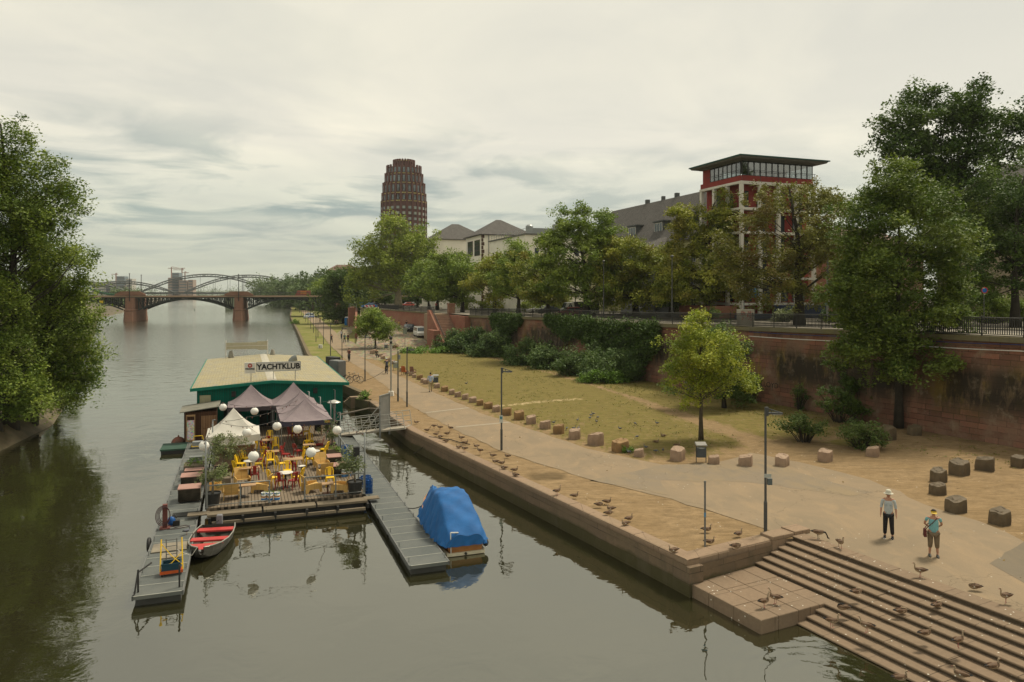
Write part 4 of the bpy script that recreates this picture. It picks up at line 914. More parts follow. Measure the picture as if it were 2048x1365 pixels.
def club_sign():
    t=thing('roof_sign','white roof sign reading YACHTKLUB in black capitals on two posts','sign',HB(3.35,21.2,2.7),HR)
    m=MB(); m.bx(-.92,2.15,-.06,.06,.70,1.30); m.build('sign_board',M('white sign plastic',(.62,.59,.52),(.55,.52,.45),rough=.4),t)
    m=MB(); 
    for a in (-.94,2.13): m.bx(a,a+.04,-.075,.075,.68,1.32)
    m.bx(-.92,2.15,-.075,.075,1.30,1.335); m.bx(-.92,2.15,-.075,.075,.665,.70)
    m.tube([(-1.28,0,-.15),(-1.28,0,.6)],.025,6); m.tube([(1.78,0,-.12),(1.78,0,.68)],.025,6); m.tube([(.25,.0,-.05),(.25,0,.68)],.02,6); m.build('sign_frame',GALV,t)
    text_mesh('YACHTKLUB',.56,M('black sign letters',(.012,.012,.012)),t,(.615,-.075,.99),(R(90),0,0),.012,.018,.93)
    b=MB(); b.bx(-1.72,-.98,-.08,.08,.58,1.34); bo=b.build('brewery_board',M('white sign plastic',(.62,.59,.52)),t)
    e=MB(); e.smooth=True; e.at((0,0,0))
    e.add([( -1.35+.15*math.cos(a),-.092,1.13+.15*math.sin(a)) for a in [2*math.pi*k/20 for k in range(20)]],[tuple(range(20))]); e.build('emblem',M('red emblem',(.42,.04,.03)),bo)
    e=MB(); e.add([(-1.35,-.098,1.05),(-1.43,-.098,1.14),(-1.42,-.098,1.19),(-1.38,-.098,1.20),(-1.35,-.098,1.17),(-1.32,-.098,1.20),(-1.28,-.098,1.19),(-1.27,-.098,1.14)],[tuple(range(8))]); e.build('emblem_mark',M('pale emblem mark',(.6,.5,.42)),bo)
    text_mesh('BINDING',.16,M('black sign letters',(.012,.012,.012)),bo,(-1.35,-.10,.89),(R(90),0,0),.004,.006,.95)
    t=thing('roof_sign','back of a cream panel sign at the far end of the club roof','sign',HB(1.9,44.2,2.45),HR)
    m=MB(); m.bx(-1.95,1.0,-.03,.03,.95,1.62); m.build('sign_board',M('cream sign back',(.44,.40,.29),(.38,.35,.25)),t); m=MB(); m.bx(1.0,1.95,-.05,.05,.85,1.72); m.build('sign_board',M('cream sign back',(.44,.40,.29)),t)
    m=MB(); 
    for a in (-1.98,1.98): m.tube([(a,0,0),(a,0,1.85)],.05,6)
    m.tube([(-.2,0,.5),(0,0,1.3),(.2,0,.5)],.02,6); m.tube([(-1.98,.05,.05),(1.98,.05,.05)],.03,6); m.bx(-1.95,1.95,-.06,-.02,1.26,1.31)
    m.build('sign_frame',WHITE,t)
club_sign()

def terrace():
    t=thing('floating_terrace','wooden plank terrace floating in front of the green club house','terrace',HB(0,0),HR)
    m=MB(); m.bx(0,6.95,0,20.6,-.62,-.5); m.build('deck',DECK,t)
    m=MB(); 
    for i in range(3): m.bx(.05+i*2.33,2.30+i*2.33,-.72,-.12,-.70,-.60)
    m.build('ledge',OLDW,t)
    m=MB(); 
    for i in range(5): m.bx(.25+i*1.33,1.52+i*1.33,-.95,-.84,-.98,-.86)
    m.build('fender_beam',OLDW,t)
    m=MB(); m.bx(.2,6.8,-.6,20,-1.6,-.72); 
    for i in range(6): m.bx(.1+i*1.36,.2+i*1.36,-.95,0,-.9,-.70)
    m.build('float',BLK,t)
    for x0,x1 in ((-.75,.12),(6.85,7.55)):
        m=MB(); m.at((0,0,0)); m.bx(x0,x1,-.55,-.05,-.64,-.59); m.build('bridging_plank',OLDW,t)
    gp=M('grey railing paint',(.16,.16,.15)); gp2=M('steel rail',(.24,.25,.24),(.18,.19,.18),rough=.5,metal=.3)
    def rail(pts,posts,h=1.0,name='railing'):
        m=MB(); m.tube([(a,b,-.5+h) for a,b in pts],.028,8); m.tube([(a,b,-.5+.12) for a,b in pts],.018,6); o=m.build(name,gp2,t,smooth=True)
        for a,b in posts: q=MB(); q.tube([(a,b,-.5),(a,b,-.5+h)],.03,8); q.box((a,b,-.47),(.12,.12,.03)); q.build('post',gp2,o,smooth=False)
    rail([(.02,.06),(2.65,.06)],[(.02,.06),(1.4,.06),(2.65,.06)]); rail([(4.2,.06),(6.9,.06)],[(4.2,.06),(5.6,.06),(6.9,.06)])
    rail([(.02,.2),(.02,3),(.02,6),(.02,9)],[(.02,1.8),(.02,3.6),(.02,5.5),(.02,7.4),(.02,9)])
    rail([(6.92,.2),(6.92,4),(6.92,8),(6.92,13.5)],[(6.92,k) for k in (1.9,3.9,5.9,7.9,9.9,11.8,13.5)])
    for x,y,h in ((-.04,.25,2.95),(6.98,.25,2.85),(7.0,9.8,2.4),(7.0,15,2.4),(-.04,8.3,2.6),(5.9,18.6,2.6),(6.6,17.8,2.3)):
        m=MB(); m.tube([(x,y,-.6),(x,y,-.5+h)],.035,8); m.tube([(x,y,-.5+h),(x+.14*(1 if x<3 else -1),y,-.5+h)],.02,6); m.build('pole',gp2,t,smooth=True)
    m=MB(); m.bx(6.45,6.72,.12,.36,1.28,1.72); m.tube([(6.72,.24,1.5),(6.95,.25,1.5)],.02,6); m.build('loudspeaker',BLK,t)
    # raised plank platforms along the left side
    m=MB(); m.bx(.15,2.1,11.0,15.4,-.499,-.2); m.bx(.1,1.1,6.8,9.6,-.499,-.1); m.build('raised_platform',boards('brown timber',(.16,.11,.07),(.12,.08,.05),.16,0,.01,3.),t)
    m=MB(); m.bx(5.5,6.85,9.0,12.2,-.499,-.15); m.build('raised_platform',_m['brown timber'],t)
terrace()
PG=NT('grey ribbed pontoon plastic'); _v=PG.coord('Object'); _w=PG.n('ShaderNodeTexWave',bands_direction='Y'); _w.inputs['Scale'].default_value=9; PG.l(_v,_w.inputs[0])
_c=PG.mix(PG.ramp(PG.noise(_v,.8,6,.65),.35,.7),(.085,.095,.088),(.13,.135,.12)); _c=PG.mix(PG.math('MULTIPLY',_w.outputs['Fac'],.35),_c,(.05,.055,.052)); PG.bsdf(_c,.6,0,.3,bump=_w.outputs['Fac'],bstr=.3,bdist=.01)
def pontoon(lab,x0,x1,y0,y1,skip=0):
    t=thing('pontoon',lab,'pontoon',HB((x0+x1)/2,y0),HR); w=x1-x0; L=y1-y0; n=round(L/.92); st=L/n
    m=MB(); m.bx(-w/2,w/2,0,L,-.91,-.79); m.build('walkway',PG.mat,t)
    lm=M('pale panel edge',(.36,.36,.31)); m=MB()
    for k in range(n+1): m.bx(-w/2+.03,w/2-.03,k*st+.01-.015,k*st+.01+.015,-.795,-.782)
    m.build('panel_joint',lm,t)
    m=MB()
    for sx in (-1,1): m.bx(sx*w/2-.025,sx*w/2+.025,0,L,-.93,-.775)
    m.build('edge_rail',M('dull grey edging',(.11,.115,.11),(.15,.15,.14)),t)
    k=0; y=.12
    while y<L-.6:
        q=MB(); q.loft([[( -w/2+.04,y+.04,-1.6),(w/2-.04,y+.04,-1.6),(w/2-.04,y+2.0,-1.6),(-w/2+.04,y+2.0,-1.6)],[(-w/2+.08,y,-.93),(w/2-.08,y,-.93),(w/2-.08,y+2.04,-.93),(-w/2+.08,y+2.04,-.93)]]); q.build('float',M('dark float plastic',(.06,.062,.058),(.04,.04,.036),rough=.7,scale=2),t); y+=2.35; k+=1
    m=MB(); 
    for i in range(int(L/1.8)): 
        for sx in (-1,1): m.tube([(sx*(w/2-.05),.4+i*1.8,-.79),(sx*(w/2-.05),.4+i*1.8,-.62)],.018,5)
    m.build('cleats',GALV,t); return t
p1=pontoon('long grey pontoon walkway right of the terrace, beside the blue covered boat',7.15,8.6,-9.1,18.5)
p2=pontoon('long grey pontoon walkway left of the terrace, beside the rowing boat',-1.85,-.35,-8.7,19.5)
m=MB()
for a,b in ((-.62,.35),): m.tube([(a,b,-.79),(a,b,-.05)],.03,6)
m.tube([(-.62,.35,-.1),(-.7,.1,-.75),(-.75,.05,-.8)],.03,6); m.tube([(-.62,.4,-.15),(-.35,1.5,-.25)],.03,6); m.build('mooring_post',BLK,p2); m=MB(); m.tube([(.62,.35,-.79),(.62,.35,-.05)],.03,6); m.build('mooring_post',BLK,p2)

# ---- tents ----
def tent(lab,c,s,ze,zp,cm,vm,name='party_tent',vh=.28,stretch=1.):
    t=thing(name,lab,'tent',(c[0],c[1],-.5),HR); h=s/2; e=ze+.5; p=zp+.5; n=10; m=MB(); m.smooth=True
    # four concave triangular panels
    for q in range(4):
        m.at((0,0,0),q*math.pi/2); vs=[];fs=[]; 
        for i in range(n+1):
            f=i/n; hh=h*(1-f); z=e+(p-e)*(f**1.35)-.05*math.sin(f*math.pi)
            for k in range(9):
                g=-1+2*k/8; sag=-.07*(1-g*g)*(1-f)*f*4-.05*(1-g*g)*(1-f); wr=.012*math.sin(g*9+q*2+f*7)*(1-f)
                vs.append((g*hh,-hh,z+sag+wr))
        for i in range(n):
            for k in range(8): a=i*9+k; fs.append((a,a+1,a+10,a+9))
        m.add(vs,fs)
    m.at(); m.build('canopy',cm,t)
    m=MB(); m.smooth=True
    for q in range(4):
        m.at((0,0,0),q*math.pi/2); vs=[]
        for k in range(17):
            g=-1+k/8; sag=-.05*(1-g*g); wv=.012*math.sin(k*2.1+q); vs+=[(g*h,-h-.003,e+sag+.005),(g*h,-h-.02+wv,e-vh+sag*.8+.01*math.sin(k*1.7))]
        m.add(vs,[(2*k+1,2*k+3,2*k+2,2*k) for k in range(16)])
    m.at(); m.build('valance',vm,t)
    for sx in (-1,1):
        for sy in (-1,1):
            q=MB(); q.tube([(sx*(h-.05),sy*(h-.05),0),(sx*(h-.05),sy*(h-.05),e-.03)],.022,6); q.box((sx*(h-.05),sy*(h-.05),.01),(.12,.12,.02)); q.build('leg',GALV,t)
    q=MB()
    for k in range(4):
        q.at((0,0,0),k*math.pi/2); q.tube([(-h+.05,-h+.05,e-.35),(0,-h+.05,e-.08),(h-.05,-h+.05,e-.35)],.012,5)
    q.at(); q.build('truss',GALV,t)
    return t
def cloth(name,c1,c2,tr=.25):
    t=NT(name); v=t.coord('Object'); col=t.mix(t.ramp(t.noise(v,1.2,6,.6),.38,.66),c1,c2); n=t.noise(v,2.2,5,.6,1.)
    b=t.n('ShaderNodeBump'); b.inputs['Strength'].default_value=.5; b.inputs['Distance'].default_value=.05; t.l(n,b.inputs['Height'])
    p=t.n('ShaderNodeBsdfPrincipled'); p.inputs['Roughness'].default_value=.8; t.l(col,p.inputs['Base Color']); t.l(b.outputs[0],p.inputs['Normal'])
    q=t.n('ShaderNodeBsdfTranslucent'); t.l(col,q.inputs[0]); ms=t.n('ShaderNodeMixShader'); ms.inputs[0].default_value=tr; t.l(p.outputs[0],ms.inputs[1]); t.l(q.outputs[0],ms.inputs[2]); t.l(ms.outputs[0],t.out.inputs[0]); _m[name]=t.mat; return t.mat
PUR=cloth('faded purple canvas',(.25,.20,.205),(.20,.155,.165),.12); NAVY=cloth('dark navy valance',(.032,.03,.055),(.05,.045,.07),.05); DBR=cloth('dark brown valance',(.045,.035,.04),(.06,.045,.05),.05)
WT_=cloth('white tent canvas',(.72,.69,.61),(.62,.59,.52),.3)
tent('rear left faded purple party tent against the green wall',D(502,51),3.0,1.45,2.75,PUR,DBR)
tent('rear right faded purple party tent against the green wall',D(587,51.9),3.0,1.45,2.8,PUR,DBR)
tent('middle purple party tent just behind the front navy edged one',D(602,48.6),3.0,1.45,2.6,PUR,DBR)
tt=tent('front purple party tent with a navy valance and a small yellow tag',D(610,45.7),3.0,1.42,2.52,PUR,NAVY)
m=MB(); m.bx(1.05,1.32,-1.545,-1.53,1.72,1.86); m.build('tag',M('yellow tag',(.55,.38,.05),(.45,.1,.04),scale=9),tt)
m=MB(); m.add([(-.9,-1.1,2.42),(.9,-1.1,2.42)],[]) 
tent('white party tent over the bar on the left of the terrace',D(467,41.2),2.75,1.35,2.66,WT_,WT_,vh=.34)

# ---- paper lanterns and light strings ----
LT=[(446,815,'leftmost lantern in the back pair before the green wall'),(509,823,'right lantern in the back pair before the green wall'),(494,866,'lantern hanging over the white tent front edge'),(554,853,'lantern between the white tent and the purple tents'),(595,859,'lantern below the front purple tent'),(674,861,'lantern on the right above the gangway end'),(408,892,'lantern on the left pole above the pontoon'),(507,913,'lantern above the round white table at the left'),(622,905,'lantern above the yellow chairs at the right')]
def lanterns():
    lm=NT('white paper lantern'); v=lm.coord('Object'); w_=lm.n('ShaderNodeTexWave',bands_direction='Z'); w_.inputs['Scale'].default_value=7; lm.l(v,w_.inputs[0])
    p=lm.bsdf((.74,.72,.66),.8,bump=w_.outputs['Fac'],bstr=.6,bdist=.012); _m['paper']=lm.mat
    z=1.78; first=None
    for i,(px,py,lab) in enumerate(LT):
        p=W(px,py,z); p.z=z; 
        if not first:
            t=thing('paper_lantern','round white paper '+lab,'lantern',p,.3,'white paper lanterns over the terrace'); m=MB(); r=.235
            m.lathe([(.06,-.93*r),(.5*r,-.86*r),(.8*r,-.58*r),(.96*r,-.27*r),(r,0),(.96*r,.27*r),(.8*r,.58*r),(.5*r,.86*r),(.06,.93*r)],18); m.build('shade',lm.mat,t,smooth=True)
            m=MB(); m.tube([(0,0,r*.9),(0,0,r+.10)],.012,5); m.lathe([(.062,r*.90),(.062,r*.96)],10); m.build('wire',BLK,t); first=t
        else: dup(first,p,.3*i,'round white paper '+lab)
    def cable(lab,pts,sag=.22):
        t=thing('light_string',lab,'string lights',pts[0]); o=Vector(pts[0]); P=[]; B=[]
        for a,b in zip(pts[:-1],pts[1:]):
            a,b=Vector(a),Vector(b); L=(b-a).length; n=max(4,int(L/.35))
            for k in range(n): f=k/n; q=a.lerp(b,f); q.z-=sag*min(1,L/4)*4*f*(1-f); P.append(q-o); 
            P.append(b-o)
        m=MB(); m.tube(P,.010,4); m.build('wire',BLK,t)
        P2=P[2::3]; m=MB(); 
        for q in P2[:80]: m.sphere(q-Vector((0,0,.06)),(.028,.028,.045),6,5)
        m.build('bulbs',M('dark red bulbs',(.16,.03,.025),(.3,.27,.22),scale=3),t)
    zt=z+.33; g=lambda i:W(LT[i][0],LT[i][1],z)+Vector((0,0,.33))
    cable('light string crossing behind the white tent to the right pole',[HB(-.04,15,1.9),g(0),g(1),HB(7.0,15,1.9)],.15)
    cable('light string passing the front purple tent at the back lanterns',[HB(-.04,8.3,2.1),g(2),g(3),g(4),g(5)],.12)
    cable('light string over the middle of the terrace',[g(6),g(7),g(8),HB(7.0,9.8,1.9)],.2)
    cable('light string from the left pole across the white tent peak',[HB(-.04,8.3,2.1),HB(1.7,8.0,2.2),HB(5.5,16,2.3)],.3)
    cable('light string along the right edge between the poles',[HB(6.98,.25,2.35),HB(7.0,9.8,1.9),HB(7,15,1.9)],.3)
    cable('light string along the left edge between the poles',[HB(-.04,.25,2.45),g(6),HB(-.04,8.3,2.1)],.25)
lanterns()

# ---- chairs and tables ----
YEL=M('yellow painted steel',(.78,.50,.008),(.70,.43,.006),rough=.4,spec=.5,scale=6); RED=M('dark red painted steel',(.30,.02,.014),(.18,.014,.012),rough=.4,spec=.5,scale=6); DKG=M('dark olive painted steel',(.05,.05,.025),(.04,.04,.02),rough=.4)
PLY=boards('yellow pine plywood',(.60,.38,.13),(.54,.34,.115),.9,0,.004,3.)
def metalchair(mat,label,loc,rz):
    t=thing('metal_chair',label,'chair',loc,rz,'metal chairs on the terrace')
    m=MB(); m.loft([[(x*s_,y*s_,z) for x,y in ((-.17,-.18),(.17,-.18),(.2,-.1),(.2,.12),(.15,.2),(-.15,.2),(-.2,.12),(-.2,-.1))] for z,s_ in ((.41,.96),(.45,1.),(.455,.9))]); m.build('seat',mat,t)
    m=MB(); m.tube([(-.17,-.17,.44),(-.19,-.24,.7),(-.15,-.28,.84),(0,-.295,.875),(.15,-.28,.84),(.19,-.24,.7),(.17,-.17,.44)],.021,6)
    m.loft([[(-.08,-.175,.45),(.08,-.175,.45),(.08,-.185,.45),(-.08,-.185,.45)],[(-.09,-.285,.86),(.09,-.285,.86),(.09,-.295,.86),(-.09,-.295,.86)]]); m.build('backrest',mat,t)
    for sx in (-1,1):
        for sy in (-1,1): 
            q=MB(); q.tube([(sx*.16,sy*.16,.43),(sx*.215,sy*.225,0)],[.038,.019],5); q.build('leg',mat,t)
    q=MB(); 
    for sx in (-1,1): q.tube([(sx*.165,-.165,.37),(sx*-.165,.165,.37)],.008,4)
    q.build('brace',mat,t); return t
Z4=lambda x,y:(340+x*.2051,820+y*.2051)
_y0=_r0=_d0=None
def chair(kind,x,y,face,label):
    global _y0,_r0,_d0
    px,py=Z4(x,y); p=W(px,py,-.5); rz=HR+R(face)
    src={'y':_y0,'r':_r0,'d':_d0}[kind]; col={'y':'yellow metal chair ','r':'dark red metal chair ','d':'dark olive metal chair '}[kind]
    if src is None:
        src=metalchair({'y':YEL,'r':RED,'d':DKG}[kind],col+label,p,rz)
        if kind=='y': _y0=src
        elif kind=='r': _r0=src
        else: _d0=src
    else: dup(src,p,rz,col+label)
# face: 0 = looking away from the camera, 180 = towards it, 90 = looking left, -90 = looking right
CH=[('y',865,385,-70,'left of the small wooden table nearest the white tent'),('y',975,342,180,'behind the small wooden table nearest the white tent'),('r',962,388,0,'in front of the small wooden table nearest the white tent'),
('y',1030,415,180,'behind the square table in the back middle'),('y',893,408,-60,'left of the square table in the back middle'),('r',1068,470,90,'right of the square table in the back middle'),('r',922,440,-50,'half hidden beside the back middle table'),('y',930,498,-20,'in front of the square table in the back middle'),
('y',980,565,180,'standing alone in the middle of the deck facing the water'),('y',1085,600,-70,'left of the big square wooden table'),('r',1128,505,-120,'behind left of the big square wooden table'),('r',1190,600,-10,'in front of the big square wooden table'),('y',1262,545,100,'right of the big square wooden table'),
('y',735,545,-140,'behind the white table at the left'),('r',882,555,100,'right of the white table at the left'),('y',865,600,90,'right of the long wooden table at the left'),('y',665,650,-60,'nearest left of the long wooden table'),('y',690,600,-120,'behind left of the long wooden table'),('r',825,705,0,'in front of the long wooden table at the left'),
('y',1005,745,-60,'left of the round white table near the front rail'),('y',1145,672,180,'behind the round white table near the front rail'),('y',1250,735,60,'right of the round white table near the front rail'),('r',1078,772,-20,'front left of the round white table near the front rail'),('r',1205,772,30,'front right of the round white table near the front rail'),
('y',1365,372,180,'behind the small table at the back right'),('d',1268,402,-60,'at the small table at the back right'),('r',1458,405,80,'right of the small table at the back right'),('y',1330,430,0,'in front of the small table at the back right'),
('y',1362,552,0,'under the right lantern with its back to the water'),('y',1470,500,70,'beside the wooden box near the olive tree, left one'),('y',1500,455,60,'beside the wooden box near the olive tree, right one'),('r',1250,470,-60,'behind the yellow chair under the right lantern'),
('r',1192,292,-60,'left of the black table under the purple tent'),('y',1222,262,180,'behind the black table under the purple tent'),('r',1258,295,30,'in front of the black table under the purple tent'),('y',1330,270,80,'right of the black table under the purple tent'),
('y',1560,742,180,'behind the little brown table in the front right corner')]
for c in CH: chair(*c)
TW=boards('table top planks',(.42,.27,.15),(.34,.22,.12),.12,0,.006,2.)
def table(lab,x,y,kind,w=.7,l=.7,h=.74,leg=BLK,face=0):
    px,py=Z4(x,y); p=W(px,py,-.5+h); p.z=-.5; t=thing('table',lab,'table',p,HR+R(face)); m=MB()
    if kind=='r': m.lathe([(w/2-.02,h-.03),(w/2,h-.02),(w/2,h),(.01,h+.001)],20); m.build('table_top',M('white table top',(.62,.59,.52)),t)
    else: m.bx(-w/2,w/2,-l/2,l/2,h-.035,h); m.build('table_top',TW,t,bevel=.006)
    m=MB(); m.tube([(0,0,.02),(0,0,h-.03)],.045,8); m.box((0,0,.02),(.42,.42,.03)); m.box((0,0,h-.05),(.3,.3,.03)); m.build('pedestal',leg,t)
table('small square wooden table at the back left of the deck',955,290,'s',.65,.65)
table('square wooden table in the back middle of the deck',1003,400,'s',.65,.65)
table('biggest square wooden table in the middle, on a red pedestal',1197,475,'s',1.0,.75,leg=RED,h=.8)
table('round white table at the left of the deck beside the olive trees',775,497,'r',.6)
table('long wooden table at the left of the deck',775,562,'s',1.0,.5)
table('round white table close to the front rail',1125,610,'r',.75)
table('small wooden table at the back right of the deck',1358,336,'s',.7,.5)
table('round table beside the right lantern',1400,400,'r',.7)
table('black low table under the purple tent',1325,262,'s',.9,.5,.6)
table('small grey round table beside the yellow chair in the middle right',1283,545,'r',.4,h=.5)
table('little brown table between the plywood lounge chairs in the front right corner',1537,715,'s',.55,.45,.5,leg=M('brown wood leg',(.12,.06,.035)))
table('grey plank bench table in the front left of the deck',690,735,'s',1.35,.45,.55)
def lounge(lab,x,y,face,first=[None]):
    px,py=Z4(x,y); p=W(px,py,-.5); rz=HR+R(face); lab='yellow plywood lounge chair '+lab
    if first[0]: return dup(first[0],p,rz,lab)
    t=thing('lounge_chair',lab,'lounge chair',p,rz,'plywood lounge chairs'); first[0]=t
    m=MB(); m.loft([[(-.3,.32,.36),(.3,.32,.36),(.3,.32,.33),(-.3,.32,.33)],[(-.3,-.3,.24),(.3,-.3,.24),(.3,-.3,.21),(-.3,-.3,.21)]]); m.build('seat',PLY,t)
    m=MB(); m.loft([[(-.3,-.22,.22),(.3,-.22,.22),(.3,-.25,.22),(-.3,-.25,.22)],[(-.33,-.45,.80),(.33,-.45,.80),(.33,-.48,.80),(-.33,-.48,.80)]]); m.build('backrest',PLY,t)
    for s in (-1,1):
        m=MB(); m.at((s*.33,0,0),R(90)); m.ext([(-.42,0),(-.30,0),(-.22,.16),(.22,.16),(.27,0),(.38,0),(.36,.42),(.05,.45),(-.42,.40)],-.015,.015); m.at(); m.build('side_panel',PLY,t)
for a in [('facing right in the front right corner',1385,795,-75),('facing left in the front right corner beside the pot',1655,800,75),('standing behind the wooden box at the right with its back turned',1510,655,10),('upright behind another at the right of the deck',1480,575,190),('seen from behind beside the front left rail',600,860,0),('beside the big pot in the front left corner facing right',440,805,-80),('facing left beside the front rail gap',890,795,70),('behind the grey plank bench table',705,735,190)]: lounge(*a)

# ---- planters ----
POT=M('black plastic pot',(.022,.023,.022),(.035,.034,.03),rough=.5)
def olive(lab,x,y,h,cw,pr=.32,ph=.52,z0=-.5,lean=0,seed=0,base=None):
    px,py=Z4(x,y); p=base or W(px,py,z0); p.z=z0; t=thing('potted_olive_tree',lab,'potted tree',p,0)
    m=MB(); m.lathe([(pr*.8,0),(pr,ph),(pr*1.07,ph),(pr*1.07,ph-.06),(pr*.93,ph-.05),(.01,ph-.06)],16,cap=False); m.build('pot',POT,t,smooth=False)
    m=MB(); m.tube([(0,0,ph-.1),(.03+lean*.3,0,ph+.3),(lean*.8,.03,h*.6)],[.06,.045,.03],7); r=random.Random(seed)
    for k in range(7): a=r.uniform(0,6.28); m.tube([(lean*.6,.02,h*.5),(lean+math.cos(a)*cw*.3,math.sin(a)*cw*.3,h*.8)],[.022,.01],5)
    m.build('trunk',M('olive bark',(.22,.19,.14),(.14,.12,.09)),t,smooth=True)
    P,S,_=crown_pts([((lean,0,h*.78),(cw*.5,cw*.5,h*.27)),((lean+cw*.2,0,h*.62),(cw*.3,cw*.3,h*.15)),((lean-cw*.2,0,h*.66),(cw*.3,cw*.3,h*.15))],.17,1.3,.09,1.0,seed,.8); leaf_mesh('crown',P,.105,.045,L_OLIVE,t,seed,S,updir=.1)
olive('olive tree in a big black pot in the front left corner of the deck',415,925,2.05,1.05,.34,.55,lean=-.05,seed=1)
olive('olive tree in a big black pot in the front right corner of the deck',1805,812,2.1,1.15,.36,.58,lean=-.18,seed=2)
olive('wide olive tree standing behind the left railing beside the white tent',500,640,2.3,1.5,.3,.45,seed=3,lean=.25)
olive('olive tree at the right edge of the deck behind the boxes',1585,400,1.95,1.15,.25,.4,seed=4,lean=-.1)
def planter(lab,x,y,w,l,h,hw,mat=L_WEED,z0=-.5,seed=0,base=None,boxm=None):
    px,py=Z4(x,y); p=base or W(px,py,z0); p.z=z0; t=thing('planter_box',lab,'planter',p,HR); m=MB(); b=.03
    m.bx(-w/2,w/2,-l/2,-l/2+b,0,h); m.bx(-w/2,w/2,l/2-b,l/2,0,h); m.bx(-w/2,-w/2+b,-l/2+b,l/2-b,0,h); m.bx(w/2-b,w/2,-l/2+b,l/2-b,0,h); m.bx(-w/2+b,w/2-b,-l/2+b,l/2-b,0,h-.05); m.build('box',boxm or OLDW,t)
    P,S,_=crown_pts([((0,0,h+hw*.3),(w*.5,l*.5,hw*.6))],.14,.9,.09,.9,seed,.9); leaf_mesh('plants',P,.10,.05,mat,t,seed,S)
planter('wooden planter with leafy greens beside the front left olive tree',510,720,.8,.7,.32,.4,seed=5)
planter('planter of fresh green herbs on the left pontoon',235,600,1.0,1.1,.42,.35,z0=-.79,seed=6)
planter('planter with green herbs at the right edge of the deck',1600,440,.8,.5,.35,.35,seed=7)
def lidbox(lab,x,y,w,l,h,z0,name='storage_box'):
    px,py=Z4(x,y); p=W(px,py,z0); t=thing(name,lab,'storage box',p,HR); m=MB(); m.bx(-w/2,w/2,0,l,.06,h); m.build('box',OLDW,t)
    m=MB(); m.box((0,l/2,h+.02),(w+.05,l+.05,.035)); m.build('lid',M('pinkish plywood lid',(.36,.205,.165),(.30,.17,.135),scale=1.5),t,bevel=.005); m=MB()
    for sx in (-1,1): m.bx(sx*w*.4-.05,sx*w*.4+.05,0.02,l,0,.06)
    m.build('feet',BLK,t)
lidbox('nearest pink lidded wooden box on the left pontoon',185,905,.95,.95,.62,-.79)
lidbox('second pink lidded wooden box on the left pontoon',205,765,.95,.95,.55,-.79)
lidbox('third pink lidded wooden box on the left pontoon beside the herbs',235,690,.9,.6,.5,-.79)
lidbox('front pink lidded wooden box at the right of the deck',1650,648,.75,.9,.5,-.5)
lidbox('rear pink lidded wooden box at the right of the deck',1610,555,.75,.9,.5,-.5)
# tins with blue bands
def tin(lab,px,py,first=[None]):
    p=W(px,py,-.5)
    if first[0]: return dup(first[0],p,HR,lab)
    t=thing('planter_tin',lab,'tin',p,HR,'white and blue planter tins'); first[0]=t
    m=MB(); m.lathe([(.125,0),(.13,.36),(.12,.36),(.12,.33),(.01,.33)],16,cap=False); m.build('tin',M('white tin',(.62,.61,.56)),t,smooth=True)
    m=MB(); m.lathe([(.1285,.02),(.130,.11)],16,cap=False); m.build('blue_band',M('blue tin band',(.02,.16,.42)),t); m=MB(); m.lathe([(.1315,.30),(.1325,.345)],16,cap=False); m.build('blue_band',M('blue tin band',(.02,.16,.42)),t); m=MB(); m.lathe([(.1305,.15),(.1315,.21)],16,cap=False); m.build('orange_band',M('orange tin band',(.5,.2,.04)),t)
    P,S,_=crown_pts([((0,0,.42),(.13,.13,.12))],.07,.6,.05,.7,2,.9); leaf_mesh('plant',P,.06,.025,L_WEED,t,1,S)
for a in (('left white and blue tin with a plant on the front edge of the deck',528,1001),('middle white and blue tin with a plant on the front edge of the deck',540,1001),('right white and blue tin on the front edge beside the railing gap',554,1000),('left tin with a plant in front of the pink lidded box',688,954),('right tin with a plant in front of the pink lidded box',697,953)): tin(*a)
# blue frames leaning against the outer right railing
BLU=M('blue plastic',(.012,.09,.30),(.01,.07,.24),rough=.45)
def bcrate(lab,p,rz,tilt,first=[None]):
    if first[0]:
        o=dup(first[0],p,rz,lab); o.rotation_euler=(tilt,0,rz); return
    t=thing('blue_crate',lab,'crate',p,rz,'blue plastic crates by the right railing'); t.rotation_euler=(tilt,0,rz); first[0]=t
    m=MB(); w,l,h=.4,.32,.36
    for z in (.03,.17,h-.02): m.bx(-w/2,w/2,-l/2,-l/2+.02,z-.03,z+.02); m.bx(-w/2,w/2,l/2-.02,l/2,z-.03,z+.02); m.bx(-w/2,-w/2+.02,-l/2+.02,l/2-.02,z-.03,z+.02); m.bx(w/2-.02,w/2,-l/2+.02,l/2-.02,z-.03,z+.02)
    for x in (-w/2,w/2-.03):
        for y in (-l/2,l/2-.03): m.bx(x-.002,x+.032,y-.002,y+.032,0,h)
    m.bx(-w/2+.02,w/2-.02,-l/2+.02,l/2-.02,.01,.03); m.build('body',BLU,t)
    m=MB(); m.bx(-.03,.03,-l/2+.021,l/2-.021,.03,h*.75); m.bx(-w/2+.021,w/2-.021,-.02,.02,.03,h*.7); m.build('divider',BLU,t)
